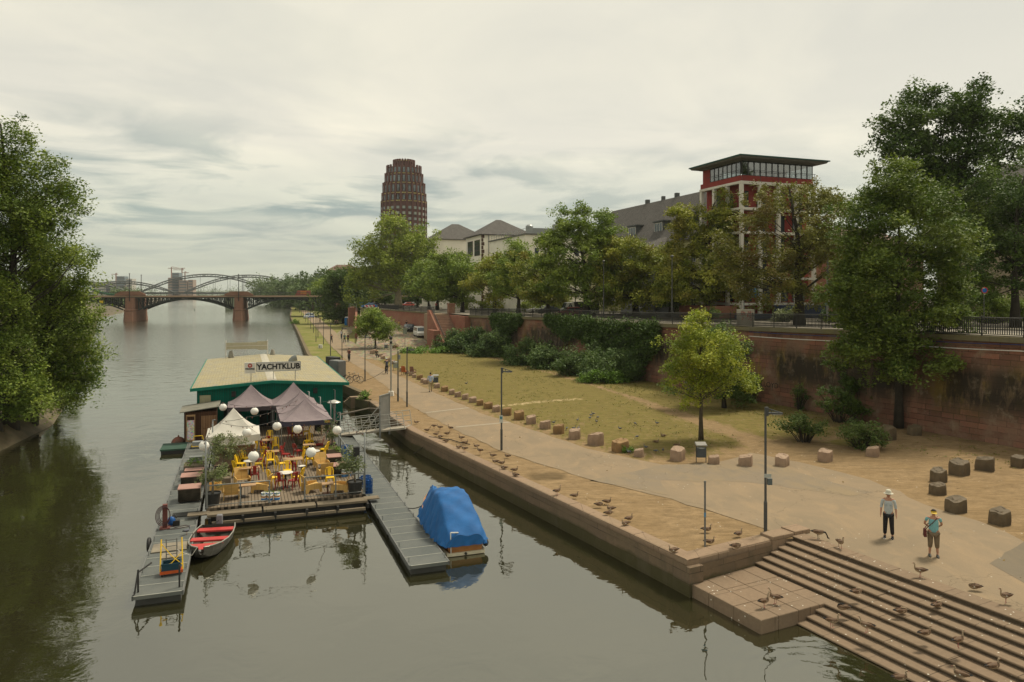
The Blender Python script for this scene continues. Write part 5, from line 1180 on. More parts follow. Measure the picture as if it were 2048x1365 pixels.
for i,(y,z,lab) in enumerate([(1.2,-.79,'bottom front blue crate of the pile by the right front pot'),(1.25,-.42,'upper front blue crate of the pile by the right front pot'),(1.75,-.79,'bottom rear blue crate of the pile by the right front pot'),(1.8,-.42,'upper rear blue crate of the pile by the right front pot'),(2.3,-.60,'tilted blue crate at the back of the front pile'),(8.2,-.79,'lower blue crate in the middle of the right pontoon side'),(8.8,-.70,'second blue crate in the middle of the right pontoon side'),(9.6,-.79,'third blue crate beside the right olive tree'),(9.7,-.42,'upper blue crate beside the right olive tree'),(10.3,-.79,'farthest blue crate beside the right olive tree')]): bcrate(lab,HB(7.28,y,z),HR+.1*i,.12*((i%3)-1)*.6)
# ---- things round the club ----
def shack():
    t=thing('wooden_shack','small brown wooden shack with a grey tin roof beside the club house','shack',HB(-1.15,18.1),HR); m=MB(); m.bx(-1.,1.,.1,2.1,-.79,1.12); m.build('wall',boards('dark brown boards',(.10,.05,.03),(.075,.038,.024),.14,R(90),.01,3,kind='UV'),t)
    m=MB(); m.loft([[(-1.25,-.25,1.14),(1.2,-.15,1.42),(1.2,2.3,1.5),(-1.25,2.3,1.22)],[(-1.25,-.25,1.19),(1.2,-.15,1.47),(1.2,2.3,1.55),(-1.25,2.3,1.27)]]); m.build('roof',M('grey weathered roof sheet',(.20,.19,.15),(.13,.125,.10),scale=1.5,bump=.4),t)
    m=MB(); m.bx(.05,1.0,.0,.09,-.7,.85); m.build('door',boards('orange brown planks',(.26,.15,.08),(.20,.11,.06),.16,R(90),.01,3,kind='UV'),t)
    t2=thing('poster_rack','framed rack full of colourful papers in front of the brown shack','rack',HB(-1.72,17.7,-.75),HR); m=MB()
    for x in (-.28,.22): m.bx(x,x+.06,0,.1,0,1.75)
    m.bx(-.22,.22,0,.1,1.65,1.75); m.bx(-.22,.22,0,.1,0,.08); m.build('frame',M('brown wood frame',(.28,.17,.08)),t2)
    pm=NT('colourful papers'); v=pm.coord('Object'); vo=pm.n('ShaderNodeTexVoronoi'); vo.inputs['Scale'].default_value=14; pm.l(v,vo.inputs['Vector']); pm.bsdf(pm.mix(.55,vo.outputs['Color'],(.55,.45,.42)),.7); m=MB(); m.bx(-.22,.22,.03,.07,.1,1.4); m.build('papers',pm.mat,t2)
shack()
def hand_cart():
    t=thing('hand_cart','grey box cart with a yellow tube frame on the left pontoon','cart',W(396,896,-.79),HR); m=MB(); m.bx(-.33,.33,-.22,.22,.18,.42); m.build('tray',M('grey plastic tray',(.24,.25,.25)),t,bevel=.02)
    m=MB(); m.tube([(-.36,-.26,.14),(.36,-.26,.14),(.36,.26,.14),(.25,.3,.7),(-.25,.3,.7),(-.36,.26,.14),(-.36,-.26,.14)],.025,6); m.build('frame',YEL,t)
    for x in (-.4,.4): 
        for y in (-.18,.18): q=MB(); q.at((x,y,.09),0,0,R(90)); q.lathe([(.09,-.02),(.09,.02)],12); q.build('wheel',BLK,t)
hand_cart()
def bar():
    t=thing('bar_counter','white topped bar counter under the white tent','counter',HB(1.2,9.6,-.5),HR); m=MB(); m.bx(-.9,.9,-.3,.3,.1,.92); m.build('front',boards('orange brown planks',(.26,.15,.08),(.2,.11,.06),.16),t); m=MB(); m.bx(-.95,.95,-.35,.35,.92,.97); m.build('counter_top',WHITE,t)
    t=thing('menu_board','dark chalkboard in a pale wooden frame near the club door','board',HB(6.3,16.2,-.5),HR+R(-60)); m=MB(); m.bx(-.35,.35,-.02,.02,.2,1.25); m.build('board',M('slate board',(.02,.022,.02)),t); m=MB(); m.bx(-.4,-.35,-.03,.03,0,1.3); m.bx(.35,.4,-.03,.03,0,1.3); m.bx(-.35,.35,-.03,.03,1.25,1.3); m.build('frame',M('pale wood frame',(.38,.25,.13)),t)
    t=thing('patio_heater','steel patio heater with a wide mushroom hood near the right end of the green wall','heater',D(668,50.5,-.5),HR); m=MB(); m.lathe([(.2,0),(.22,.5),(.05,.55),(.04,1.75)],14); m.lathe([(.11,1.75),(.13,2.0),(.02,2.02)],12); m.build('stand',GALV,t); m=MB(); m.lathe([(.46,2.08),(.44,2.11),(.25,2.19),(.06,2.26),(.01,2.27)],20); m.build('hood',M('pale steel hood',(.55,.53,.47),rough=.3,metal=.4),t,smooth=True)
bar()
def misc():
    t=tag(MB().build('mooring_buoy'),'x','y') if 0 else None
    m=MB(); m.sphere((0,0,.12),.46,18,12); m.tube([(0,0,.5),(0,0,.68)],.05,8); o=m.build('mooring_buoy',M('rusty red buoy',(.20,.07,.045),(.12,.09,.07),scale=2.5,dirt=.5),smooth=True,loc=W(357,891,WATER)); tag(o,'big rusty red ball buoy floating beside the green raft','buoy')
    t=thing('raft','small flat green raft left of the pontoon','raft',W(350,903,WATER),HR); m=MB(); m.bx(-.8,1.0,-.9,1.2,.22,.32); m.build('deck',M('dull green deck',(.03,.075,.05),(.025,.055,.038)),t); m=MB(); m.bx(-.75,.95,-.85,1.15,-.2,.22); m.build('float',BLK,t)
    # left pontoon equipment
    t=thing('hose_stand','rusty red post with coiled hoses on the left pontoon','hose stand',W(330,1057,-.79),HR); m=MB(); m.bx(-.09,.09,-.09,.09,0,1.0); m.bx(-.2,.2,-.2,.2,0,.04); m.build('post',M('rusty red steel',(.15,.05,.04)),t)
    m=MB()
    for k in range(4): a=.20+.025*k; m.tube([(a*math.cos(q)-.02*k,-.14-.03*k,.58+1.5*a*math.sin(q)) for q in [2*math.pi*i/20 for i in range(21)]],.016,5,False)
    m.tube([(.1,-.2,.2),(.4,-.1,.02),(.8,.1,.02),(.95,-.1,.02),(.5,-.3,.02),(.1,-.25,.02)],.014,5); m.build('hose',M('dark red hose',(.07,.03,.03)),t)
    t=thing('pump','blue and black pump beside the hose stand','pump',W(343,1052,-.79),HR); m=MB(); m.sphere((0,0,.2),(.17,.14,.2),10,8); m.build('tank',BLU,t,smooth=True); m=MB(); m.bx(.05,.32,-.12,.12,0,.22); m.tube([(0,0,.38),(.12,0,.45),(.2,0,.3)],.02,5); m.build('motor',BLK,t)
    m=MB(); m.bx(-.55,.55,-.32,.32,0,.02); tag(m.build('rubber_mat',M('black rubber mat',(.03,.03,.026),(.02,.02,.018),bscale=90,bump=.6),loc=W(372,1029,-.775),rz=HR),'black rubber mat lying on the left pontoon behind the hose stand','mat')
    m=MB(); m.bx(-.62,.62,-.5,.5,0,.03); m.bx(-.2,.5,-1.3,-.7,0,.03); tag(m.build('plywood_sheet',M('stained plywood sheet',(.24,.205,.145),(.15,.13,.10),scale=1.5),loc=W(340,1095,-.775),rz=HR),'stained plywood sheets lying on the left pontoon behind the trolley','board')
    t=thing('trolley','orange and yellow platform trolley with tall yellow straps on the left pontoon','trolley',W(343,1148,-.79),HR+R(4)); m=MB(); m.bx(-.36,.36,-.2,.2,.1,.15); m.bx(-.37,.37,-.23,-.19,.08,.18); m.build('platform',M('orange plastic',(.55,.10,.02)),t)
    m=MB()
    for s in (-1,1): m.tube([(s*.36,-.1,.15),(s*.33,.3,1.15)],.022,6); m.tube([(s*.36,.15,.15),(s*.33,.32,1.1)],.02,6)
    m.tube([(-.33,.3,1.),(0,.1,.6),(.36,-.1,.3)],.015,5); m.tube([(-.36,0,.3),(0,-.15,.42),(.36,0,.75)],.015,5); m.build('strap',YEL,t)
    m=MB()
    for s in (-1,1): m.tube([(s*.17,.2,.1),(s*.17,.28,1.15)],.018,6)
    for z in (.35,.62,.9,1.12): m.tube([(-.17,.24,z),(.17,.24,z)],.015,5)
    m.build('hand_truck_frame',M('grey railing paint',(.16,.16,.15)),t)
    for x in (-.3,.3): q=MB(); q.at((x,-.15,.05),0,0,R(90)); q.lathe([(.05,-.02),(.05,.02)],10); q.build('wheel',BLK,t)
    o=thing('blue_crate','dark blue crate resting on the orange trolley','crate',W(343,1148,-.79)+Vector((0,0,.16)),HR); m=MB(); 
    for a in ((-.3,.3,-.2,-.17,0,.26),(-.3,.3,.17,.2,0,.26),(-.3,-.27,-.17,.17,0,.26),(.27,.3,-.17,.17,0,.26),(-.27,.27,-.17,.17,0,.02)): m.bx(*a)
    m.build('body',M('dark teal plastic',(.012,.05,.075),(.01,.04,.06)),o); m=MB(); m.bx(-.31,.31,-.22,-.2,.22,.27); m.bx(-.31,.31,.2,.22,.22,.27); m.build('rim',M('dark teal plastic',(.012,.05,.075)),o)
    m=MB(); m.at((0,0,0),0,R(90)); m.loft([[(.24+.07*math.cos(a))*math.cos(b),(.24+.07*math.cos(a))*math.sin(b),.07*math.sin(a)] for b in [0] for a in [0]]*1 if 0 else [[((.22+.07*math.cos(a))*math.cos(b),(.22+.07*math.cos(a))*math.sin(b),.07*math.sin(a)) for a in [2*math.pi*k/8 for k in range(8)]] for b in [2*math.pi*i/18 for i in range(19)]],False); tag(m.build('tyre_fender',BLK,smooth=True,loc=W(303,1090,-.85)+Vector((-.1,0,0)),rz=HR+R(90)),'black tyre fender hanging on the outer side of the left pontoon','tyre')
    m=MB(); m.bx(-.35,.35,-.2,.2,0,.22); m.bx(-.37,.37,-.22,.22,.20,.24); tag(m.build('grey_tub',M('grey tub plastic',(.17,.18,.17)),loc=W(392,921,-.79),rz=HR,bevel=.01),'grey plastic tub on the left pontoon behind the herbs','tub')
misc()
# ---- gangway ----
def gangway():
    a=Vector((-11.9,51.3,-.72)); b=Vector((-7.0,49.9,.08)); d=(b-a); L=d.length; rz=math.atan2(d.y,d.x); pitch=math.atan2(d.z,Vector((d.x,d.y)).length)
    t=thing('gangway','pale metal gangway with railings linking the quay and the pontoon','gangway',a,rz); t.rotation_euler=(0,-pitch,rz)
    m=MB(); m.bx(0,L,-.6,.6,-.12,0); m.build('walkway',M('pale worn walkway',(.36,.32,.25),(.28,.25,.20),scale=2),t)
    for s in (-1,1):
        m=MB(); y=s*.6
        for z in (.3,.65,1.0): m.tube([(0,y,z),(L,y,z)],.025,6)
        for k in range(6): m.tube([(k*L/5,y,0),(k*L/5,y,1.0)],.025,6)
        m.build('railing',M('pale galvanised rail',(.46,.45,.40),(.38,.37,.33),rough=.5),t)
    t=thing('gate','tall grey mesh gate panel standing across the gangway','gate',a.lerp(b,.66),rz); m=MB(); m.bx(-.05,.05,-.75,-.68,-.5,2.35); m.bx(-.05,.05,.68,.75,-.5,2.35); m.bx(-.04,.04,-.68,.68,2.28,2.35); m.build('frame',GALV,t)
    m=MB(); m.bx(-.012,.012,-.68,.68,.0,2.28); m.build('panel',M('grey gate sheet',(.19,.195,.185),(.26,.26,.24),scale=1.4,rough=.5,metal=.3),t); m=MB(); 
    for s in (-1,1): m.tube([(0,s*.75,1.7),(-1.9,s*.65,-.4)],.03,6); m.tube([(0,s*.75,1.2),(-1.2,s*.65,-.3)],.025,6)
    m.build('strut',_m['pale galvanised rail'],t)
    m=MB(); m.tube([Vector((-12.6,53.8,.2)),Vector((-11.0,56.8,.2)),Vector((-9.9,57.6,.0))],.06,8); tag(m.build('mooring_beam',M('rusty mooring beam',(.12,.10,.075))),'steel mooring beam between the club house and the quay','beam')
    for lab,p,q,s in (('mooring rope lying from the quay edge down into the water',W(860,877,.05),W(827,907,-1.15),.15),('mooring rope from the pontoon to the bow of the blue covered boat',HB(8.55,-2.2,-.72),HB(9.15,-3.6,-.1),.12),('black cable across the path to the lamp post',W(722,763,.05),W(790,722,1.9),.4)):
        pts=[p.lerp(q,k/12)-Vector((0,0,s*4*(k/12)*(1-k/12))) for k in range(13)]; m=MB(); m.tube(pts,.022,5); tag(m.build('rope',M('dark rope',(.05,.045,.035))),lab,'rope')
    m=MB(); pts=[W(x,y,.06) for x,y in ((858,874),(880,877),(903,880),(922,886),(940,889))]; m.tube(pts,.03,5); tag(m.build('rope',M('dark rope',(.05,.045,.035))),'dark rope lying on the sandy quay strip among the geese','rope')
gangway()
# ---- boats ----
def rowboat():
    p=W(437,1068,WATER); t=thing('rowing_boat','small grey metal rowing boat with red bench seats beside the left pontoon','boat',p,.20)
    secs=[(0,.66,.42,.0),(-.5,.74,.42,-.04),(-1.2,.78,.42,-.06),(-2.0,.74,.45,-.05),(-2.7,.60,.50,.02),(-3.2,.38,.56,.12),(-3.5,.12,.60,.30)]
    def ring(y,w,zt,zb,e=0): w-=e; return [(-w,y,zt),(-w*.96,y,zt*.5+zb*.5),(-w*.7,y,zb+.02+e),(0,y,zb-.03+e),(w*.7,y,zb+.02+e),(w*.96,y,zt*.5+zb*.5),(w,y,zt)]
    m=MB(); m.loft([ring(*s) for s in secs],closed=False); m.loft([ring(*s,e=.035) for s in secs][::-1],closed=False)
    for i in range(len(secs)-1):
        for k,e in ((0,1),(6,1)): a=ring(*secs[i])[k];b=ring(*secs[i+1])[k];c=ring(*secs[i+1],e=.035)[k];d=ring(*secs[i],e=.035)[k]; m.add([a,b,c,d],[(0,1,2,3) if k else (3,2,1,0)])
    r=ring(*secs[0]); m.add(r+[(x,y-.03,z) for x,y,z in r],[tuple(range(7)),tuple(range(13,6,-1))]); m.build('hull',M('dull grey aluminium',(.075,.072,.06),(.055,.052,.042),rough=.5,metal=.3,scale=2.5),t,smooth=False)
    m=MB(); 
    for s in (-1,1): m.tube([(s*w_,y,zt+.01) for y,w_,zt,_ in secs],.022,6)
    m.build('gunwale',M('pale aluminium edge',(.40,.39,.34),(.3,.29,.25),rough=.4,metal=.3),t)
    RS=M('red seat vinyl',(.46,.045,.04),(.38,.035,.032),rough=.45,scale=4)
    for y0,y1,w,z in ((-.75,-.35,.72,.36),(-2.05,-1.65,.71,.38)): q=MB(); q.bx(-w,w,y0,y1,z-.05,z+.03); q.build('seat',RS,t,bevel=.015)
    q=MB(); q.add([(-.66,-2.55,.44),(.66,-2.55,.44),(.42,-3.1,.47),(.1,-3.4,.49),(-.1,-3.4,.49),(-.42,-3.1,.47)],[(5,4,3,2,1,0)]); q.build('seat',RS,t)
    q=MB(); q.bx(-.35,.3,-1.55,-.85,.02,.06); q.bx(-.2,.1,-2.45,-2.15,.02,.2); q.build('bottom_board',OLDW,t); q=MB(); q.bx(.12,.42,-2.5,-2.2,.05,.22); q.build('small_box',M('brown wood box',(.2,.09,.04)),t)
    q=MB(); q.bx(-.1,.14,.02,.26,.3,.78); q.build('outboard_motor',M('grey motor cowl',(.20,.20,.21),(.14,.14,.15),rough=.35),t,bevel=.05); q=MB(); q.tube([(.02,.14,.35),(.02,.14,-.3)],.05,8); q.tube([(.0,0,.55),(-.15,-.5,.58)],.02,6); q.build('motor_shaft',BLK,t)
    q=MB(); q.tube([(-.12,-3.5,.62),(-.3,-3.6,.35),(-.7,-3.3,.38),(-1.0,-2.9,.4)],.015,5); q.build('rope',M('pale rope',(.5,.47,.4)),t)
rowboat()
def blueboat():
    p=W(931,1110,WATER); t=thing('covered_boat','wooden motor boat under a bright blue tarpaulin beside the right pontoon','boat',p,HR)
    hs=[(0,.72,.62,-.1),(1,.84,.66,-.12),(2.5,.90,.70,-.12),(4.0,.80,.82,-.1),(5.0,.48,.95,0),(5.6,.10,1.08,.3)]
    m=MB(); m.loft([[(-w,y,zt),(-w*.97,y,zt*.5),(-w*.75,y,zb),(0,y,zb-.1),(w*.75,y,zb),(w*.97,y,zt*.5),(w,y,zt)] for y,w,zt,zb in hs],cap=True); wd=NT('varnished mahogany'); v=wd.coord('Object',(1,1,6)); wd.bsdf(wd.mix(wd.ramp(wd.noise(v,1.5,6,.6),.35,.7),(.34,.14,.03),(.22,.08,.018)),.3,0,.5); m.build('hull',wd.mat,t,smooth=False)
    m=MB(); m.bx(-.76,.76,-.09,-.01,.02,.14); 
    for s in (-1,1): m.loft([[(s*(w+.05),y,.06),(s*(w-.05),y,.06),(s*(w-.05),y,.15),(s*(w+.05),y,.15)] for y,w,_,_ in hs[:5]])
    m.build('rub_rail',M('cream rubbing strip',(.55,.50,.36),(.45,.40,.28)),t)
    q=MB(); q.at((-.02,-.12,.09),0,R(90)); q.lathe([(.05,-.03),(.05,.03)],10); q.build('exhaust',BLK,t)
    q=MB(); q.sphere((.86,.15,.35),(.12,.2,.16),10,8); q.build('fender',POT,t,smooth=True)
    q=MB(); q.tube([(-.60,-.06,.1),(-.62,-.08,.95)],.022,6); q.tube([(-.62,-.08,.95),(-.3,-.02,.9)],.025,6); q.build('ensign_staff',WHITE,t)
    # draped tarpaulin: rings across the boat
    rr=np.random.RandomState(4); prof=[(-.10,.74,.78,.62,.40),(.05,.80,.92,.66,.42),(.4,.86,1.22,.66,.40),(.9,.90,1.56,.64,.40),(1.5,.94,1.84,.62,.42),(2.1,.96,1.98,.60,.44),(2.35,.96,2.0,.60,.46),(2.9,.95,1.94,.56,.48),(3.3,.92,1.72,.55,.5),(3.8,.86,1.52,.42,.52),(4.4,.70,1.44,.26,.56),(4.9,.54,1.44,.12,.45),(5.3,.36,1.38,.06,.5),(5.72,.16,1.2,.03,.6)]
    N=46; rings=[]
    ys=np.array([q[0] for q in prof]); yy=np.concatenate([np.linspace(-.1,5.72,70)])
    for y in yy:
        w=np.interp(y,ys,[q[1] for q in prof]); zt=np.interp(y,ys,[q[2] for q in prof]); wt=np.interp(y,ys,[q[3] for q in prof]); zb=np.interp(y,ys,[q[4] for q in prof]); ring=[]
        for k in range(N+1):
            u=-1+2*k/N; s=abs(u)
            if s<.42: x=u/.42*wt; z=zt-.09*(s/.42)**3
            else:
                f=(s-.42)/.58; x=math.copysign(wt+(w+.10-wt)*(f**.8),u); z=zt-.09+(zb-(zt-.09))*f
                fold=.07*math.sin(y*6+u*3+2*math.sin(f*3))+.045*math.sin(y*12.7+f*5+2*u)+.025*math.sin(y*23+f*3); x+=math.copysign(fold*f*min(1,(zt-zb)/1.0),u); z+=.02*math.sin(y*9)*(1-f)
            dz=.045*math.sin(y*5+u*4)*math.sin(u*6+y*1.5) + .022*math.sin(y*11-u*13)
            ring.append((x,y,z+dz*(1 if s<.8 else .3)))
        rings.append(ring)
    tp=cloth('blue tarpaulin',(.004,.10,.30),(.003,.07,.22),.0); m=MB(); m.smooth=True; m.loft(rings,closed=False)
    # back flap over the transom
    b=rings[0]; vs=[]; n=len(b)
    for j in range(6):
        for k,(x,y,z) in enumerate(b):
            zb=.40; f=j/5; zz=z+(min(z,zb)-z)*f if z>zb else z; vs.append((x*(1-.0*f),y-.02-.03*math.sin(k*.9+j)*f-.03*f,zz))
    m.add(vs,[(j*n+k+1,j*n+k,(j+1)*n+k,(j+1)*n+k+1) for j in range(5) for k in range(n-1)]); m.build('tarpaulin',tp,t)
blueboat()
# ---------------- buildings ----------------
def plaster(name,c1,c2): return M(name,c1,c2,rough=.9,scale=.5,bump=.15,bscale=12,dirt=.15)
SLATE=boards('grey slate roof',(.125,.115,.105),(.095,.088,.08),.28,0,.02,.42,kind='UV'); GLS=glassmat(); WFR=M('white window frame',(.62,.60,.54))
CONC=plaster('white concrete frame',(.66,.62,.54),(.55,.51,.44))
def window(par,x0,x1,z0,z1,face,pos,fm=WFR,mull=1,depth=.12,gm=None,bars=0):
    """face 'f' front (normal -y, pos=y) or 'l' left (normal -x, pos=x); x0,x1 run along the wall"""
    def b(m,a0,a1,d0,d1,c0,c1):
        if face=='f': m.bx(a0,a1,pos+d0,pos+d1,c0,c1)
        else: m.bx(pos+d0,pos+d1,a0,a1,c0,c1)
    m=MB(); w=.07; b(m,x0,x0+w,-.03,.05,z0,z1); b(m,x1-w,x1,-.03,.05,z0,z1); b(m,x0+w,x1-w,-.03,.05,z1-w,z1); b(m,x0+w,x1-w,-.03,.05,z0,z0+w)
    for k in range(mull): c=x0+(x1-x0)*(k+1)/(mull+1); b(m,c-.03,c+.03,-.025,.045,z0+w,z1-w)
    for k in range(bars): c=z0+(z1-z0)*(k+1)/(bars+1); b(m,x0+w,x1-w,-.02,.04,c-.025,c+.025)
    f=m.build('window',fm,par); m=MB(); b(m,x0+.03,x1-.03,.0,.03,z0+.03,z1-.03); m.build('pane',gm or GLS,f); return f
def redhouse():
    o=Vector((27.9,90,6.0)); t=thing('red_tower_house','red tower house with a white concrete grid and a glazed top floor','house',o,HR)
    RB=plaster('red render',(.27,.045,.035),(.21,.036,.03)); BL=plaster('blue render',(.03,.045,.09),(.025,.038,.075))
    m=MB(); m.bx(1.3,11.3,1.3,9,.0,16.6); m.bx(0.3,11.2,.3,9.,16.62,17.5); m.bx(.6,2.2,6.9,8.9,17.5,19.4); m.bx(7.5,11.1,5,8.9,17.5,19.4); m.build('wall',RB,t)
    zs=[1.75,4.9,7.7,10.5,13.4,16.6]; bay=2.75; cm=MB()
    for i in range(5): cm.bx(i*bay-.2,i*bay+.2,-.2,.2,.4,16.4)
    for j in range(1,4): cm.bx(-.2,.2,j*bay-.2,j*bay+.2,0,16.4)
    for z in zs: cm.bx(-.22,11.3,-.22,.22,z-.16 if z<16 else z-.22,z+.14); cm.bx(-.22,.22,.22,8.5,z-.161,z+.141)
    for z in zs[:-1]: cm.bx(.22,11.2,.22,1.3,z-.10,z+.08); cm.bx(.22,1.3,1.3,8.4,z-.11,z+.07)
    cm.build('concrete_grid',CONC,t)
    DF=M('dark window frames',(.05,.055,.055))
    for k,z in enumerate(zs[:-1]):
        for i in range(4): 
            a=i*bay+.5 if i else 1.45
            window(t,a,i*bay+(2.0 if k else 2.5),z+.3,z+2.35,'f',1.27,DF,1)
        for j in range(3): window(t,max(1.45,j*bay+.6),j*bay+2.1,z+.3,z+2.35,'l',1.27,DF,1)
    gm=NT('clear window glass'); a=gm.n('ShaderNodeBsdfTransparent'); a.inputs[0].default_value=(.42,.46,.46,1); g=gm.n('ShaderNodeBsdfGlossy'); g.inputs['Roughness'].default_value=.03; x=gm.n('ShaderNodeMixShader'); x.inputs[0].default_value=.22; gm.l(a.outputs[0],x.inputs[1]); gm.l(g.outputs[0],x.inputs[2]); gm.l(x.outputs[0],gm.out.inputs[0]); _m['clear']=gm.mat
    for i in range(12): window(t,.35+i*.9,.35+i*.9+.88,17.5,19.3,'f',.35,DF,0,gm=gm.mat)
    for i in range(7): window(t,.6+i*.9,.6+i*.9+.88,17.5,19.3,'l',.35,DF,0,gm=gm.mat)
    m=MB(); 
    for i in range(5): m.tube([(i*bay,-.1,16.6),(i*bay,-.1,18.1)],.03,5)
    m.tube([(-.1,-.1,18.1),(11.2,-.1,18.1)],.03,5); m.tube([(-.1,-.1,18.1),(-.1,7,18.1)],.03,5); m.build('balcony_rail',DF,t)
    m=MB(); m.loft([[(-.8,-1.0,19.42),(12.2,-.9,19.42),(12.2,9.5,19.42),(-.8,9.5,19.42)],[(-1.,-1.2,19.7),(12.4,-1.1,19.65),(12.4,9.7,19.72),(-1.,9.7,19.72)]]); m.bx(.1,11.4,.1,9,19.3,19.42); r=m.build('roof',M('grey roof soffit',(.16,.155,.14)),t); m=MB(); m.bx(-1.05,12.45,-1.28,-1.20,19.6,19.75); m.bx(-1.08,-1.,-1.20,9.7,19.6,19.76); m.build('roof_edge',M('green roof trim dark',(.02,.07,.055)),r)
    m=MB(); m.bx(4.6,11.5,-1.6,-.3,0,1.6); m.bx(-1.2,4.6,-1.4,-.3,0,.5); m.build('base_wall',BL,t); m=MB()
    for i in range(14): m.tube([(-1.1+i*.96,-1.5,1.6 if i>5 else .5),(-1.1+i*.96,-1.5,2.6)],.02,4)
    for z in (2.0,2.3,2.6): m.tube([(-1.1,-1.5,z),(11.4,-1.5,z)],.018,4)
    m.build('terrace_rail',DF,t)
    m=MB(); m.bx(-3.5,-.3,.5,8.2,0,1.5); m.build('plinth',_m['plain red sandstone'],t)
    m=MB(); m.sphere((0,0,0),.62,16,12); gl=NT('globe'); gl.bsdf(gl.mix(gl.ramp(gl.noise(gl.coord('Object'),1.6,4),.5,.56),(.02,.19,.42),(.12,.2,.06)),.3); tag(m.build('globe',gl.mat,smooth=True,loc=o+Vector((1.6,.3,3.1))),'big blue globe behind the ground floor grid of the red tower house','globe')
redhouse()
def gable(par,x0,x1,y0,y1,ze,zp,mat,name='roof',hip=0,ov=.5,axis='y'):
    m=MB(); xm=(x0+x1)/2; a,b=x0-ov,x1+ov; c,d=y0-ov,y1+ov; h=hip*(x1-x0)/2; th=.18
    if axis=='y': v=[(a,c,ze),(b,c,ze),(b,d,ze),(a,d,ze),(xm,c+h,zp),(xm,d-h,zp)]; f=[(0,1,4),(1,2,5,4),(2,3,5),(3,0,4,5),(3,2,1,0)]
    else: ym=(y0+y1)/2; h=hip*(y1-y0)/2; v=[(a,c,ze),(b,c,ze),(b,d,ze),(a,d,ze),(a+h,ym,zp),(b-h,ym,zp)]; f=[(0,1,5,4),(1,2,5),(2,3,4,5),(3,0,4),(3,2,1,0)]
    m.add(v,f); m.bx(a,b,c,d,ze-th,ze-.01); return m.build(name,mat,par)
def slatehouse():
    o=Vector((27.9,90,5.95)); YP=plaster('pale yellow render',(.46,.42,.22),(.38,.35,.18)); GP=plaster('grey render',(.20,.20,.20),(.16,.16,.16))
    t=thing('slate_roof_house','long yellow house with a steep slate roof left of the red tower','house',o,HR)
    x0=.6; m=MB(); m.bx(x0,13,8.6,46,0,10.6); m.build('wall',YP,t); r=gable(t,x0,13,8.6,46,10.6,18.2,SLATE)
    for c,z in ((14,13.2),(22,12.9),(30,12.9),(39,12.8)):
        m=MB(); m.bx(x0+1.2,x0+5.4,c-1.3,c+1.3,z-1.1,z+.95); m.bx(x0+1.0,x0+5.6,c-1.5,c+1.5,z+.95,z+1.15); d=m.build('dormer',M('dark lead cladding',(.07,.075,.075),(.1,.105,.1)),t); window(t,c-1.1,c+1.1,z-.75,z+.8,'l',x0+1.13,WFR,2)
    for c,s in ((12,1.2),(17,.5),(25,.6),(29,.5),(34,.6)): m=MB(); m.bx(x0+6.2,x0+6.2+s,c,c+s,16,18.7+.3*s); m.build('chimney',M('dark lead cladding',(.07,.075,.075)),t)
    for y in np.arange(10.5,45,2.9):
        if 15<y<27: continue
        for z in (1.2,4.3,7.4): window(t,y,y+1.15,z,z+1.7,'l',x0-.02,WFR,1)
    m=MB(); m.bx(-2.2,x0-.01,16.5,26.5,0,9.6); m.build('bay',GP,t); m=MB(); m.add([(-2.8,15.9,9.55),(x0+2,15.9,9.55),(x0+2,27.1,9.55),(-2.8,27.1,9.55),(x0+2,19,12.2),(x0+2,24,12.2)],[(0,1,4),(0,4,5,3),(3,5,2),(3,2,1,0)]); m.build('bay_roof',SLATE,t)
    for y in (17.4,19.6,21.9,24.2):
        for z in (1,4.,7.): window(t,y,y+1.2,z,z+2.1,'l',-2.22,WFR,1,bars=1)
    for x in (-1.6,): 
        for z in (1,4,7.): window(t,x,x+1.3,z,z+2.1,'f',16.48,WFR,1,bars=1)
    m=MB(); m.bx(-3.4,-.4,9,16,0,.3); 
    for i in range(5): m.bx(-3.4-.3*i,-3.1-.3*i,10,13,0,1.3-.25*i)
    m.build('entrance_steps',GP,t)
slatehouse()
def block(lab,name,o,w,d,h,wall,roof=None,rh=3,hip=1,axis='y',wins=None,flat=False,parts=None,rz=HR):
    t=thing(name,lab,'building',o,rz); m=MB(); m.bx(0,w,0,d,0,h); m.build('wall',wall,t)
    if flat: 
        m=MB(); m.bx(-.3,w+.3,-.3,d+.3,h,h+.25); m.build('roof',M('flat roof edge',(.15,.145,.13)),t)
    else: gable(t,0,w,0,d,h,h+rh,roof or SLATE,hip=hip,axis=axis,ov=.6)
    fm,mu,ba,fl,ll,zs,ww,wh=wins or (WFR,1,0,[],[],[],1.2,1.7)
    for z in zs:
        for x in fl: window(t,x,x+ww,z,z+wh,'f',-.03,fm,mu,bars=ba)
        for y in ll: window(t,y,y+ww,z,z+wh,'l',-.03,fm,mu,bars=ba)
    return t
WP=plaster('cream white render',(.80,.75,.63),(.72,.67,.56)); BF=M('brown window shutters',(.12,.045,.03)); RF=M('red brown window frame',(.22,.08,.05))
t=block('long white building with a flat roof and small windows beyond the slate roofed house','white_building',Vector((2.7,150,5.2)),14,23,15.8,WP,flat=True,wins=(WFR,0,0,[2,5,8,11],list(np.arange(1.5,22,2.6)),[3,8.6,11.6],1.0,1.6))
m=MB(); m.bx(2,8,1,5,16.05,17.3); m.bx(8.5,11,3,6,16.05,18.6); m.lathe([(.5,16.05),(.5,17.3),(.8,17.5),(.8,18.3),(.5,18.6)],12,(4,8,0)); m.build('roof_plant',GALV,t)
m=MB(); 
for k in range(14): m.tube([(.2,k*1.7,16),(.2,k*1.7,17.1)],.04,4)
m.tube([(.2,0,17.1),(.2,22.5,17.1)],.04,4); m.tube([(.2,0,16.6),(.2,22.5,16.6)],.03,4); m.build('roof_rail',GALV,t)
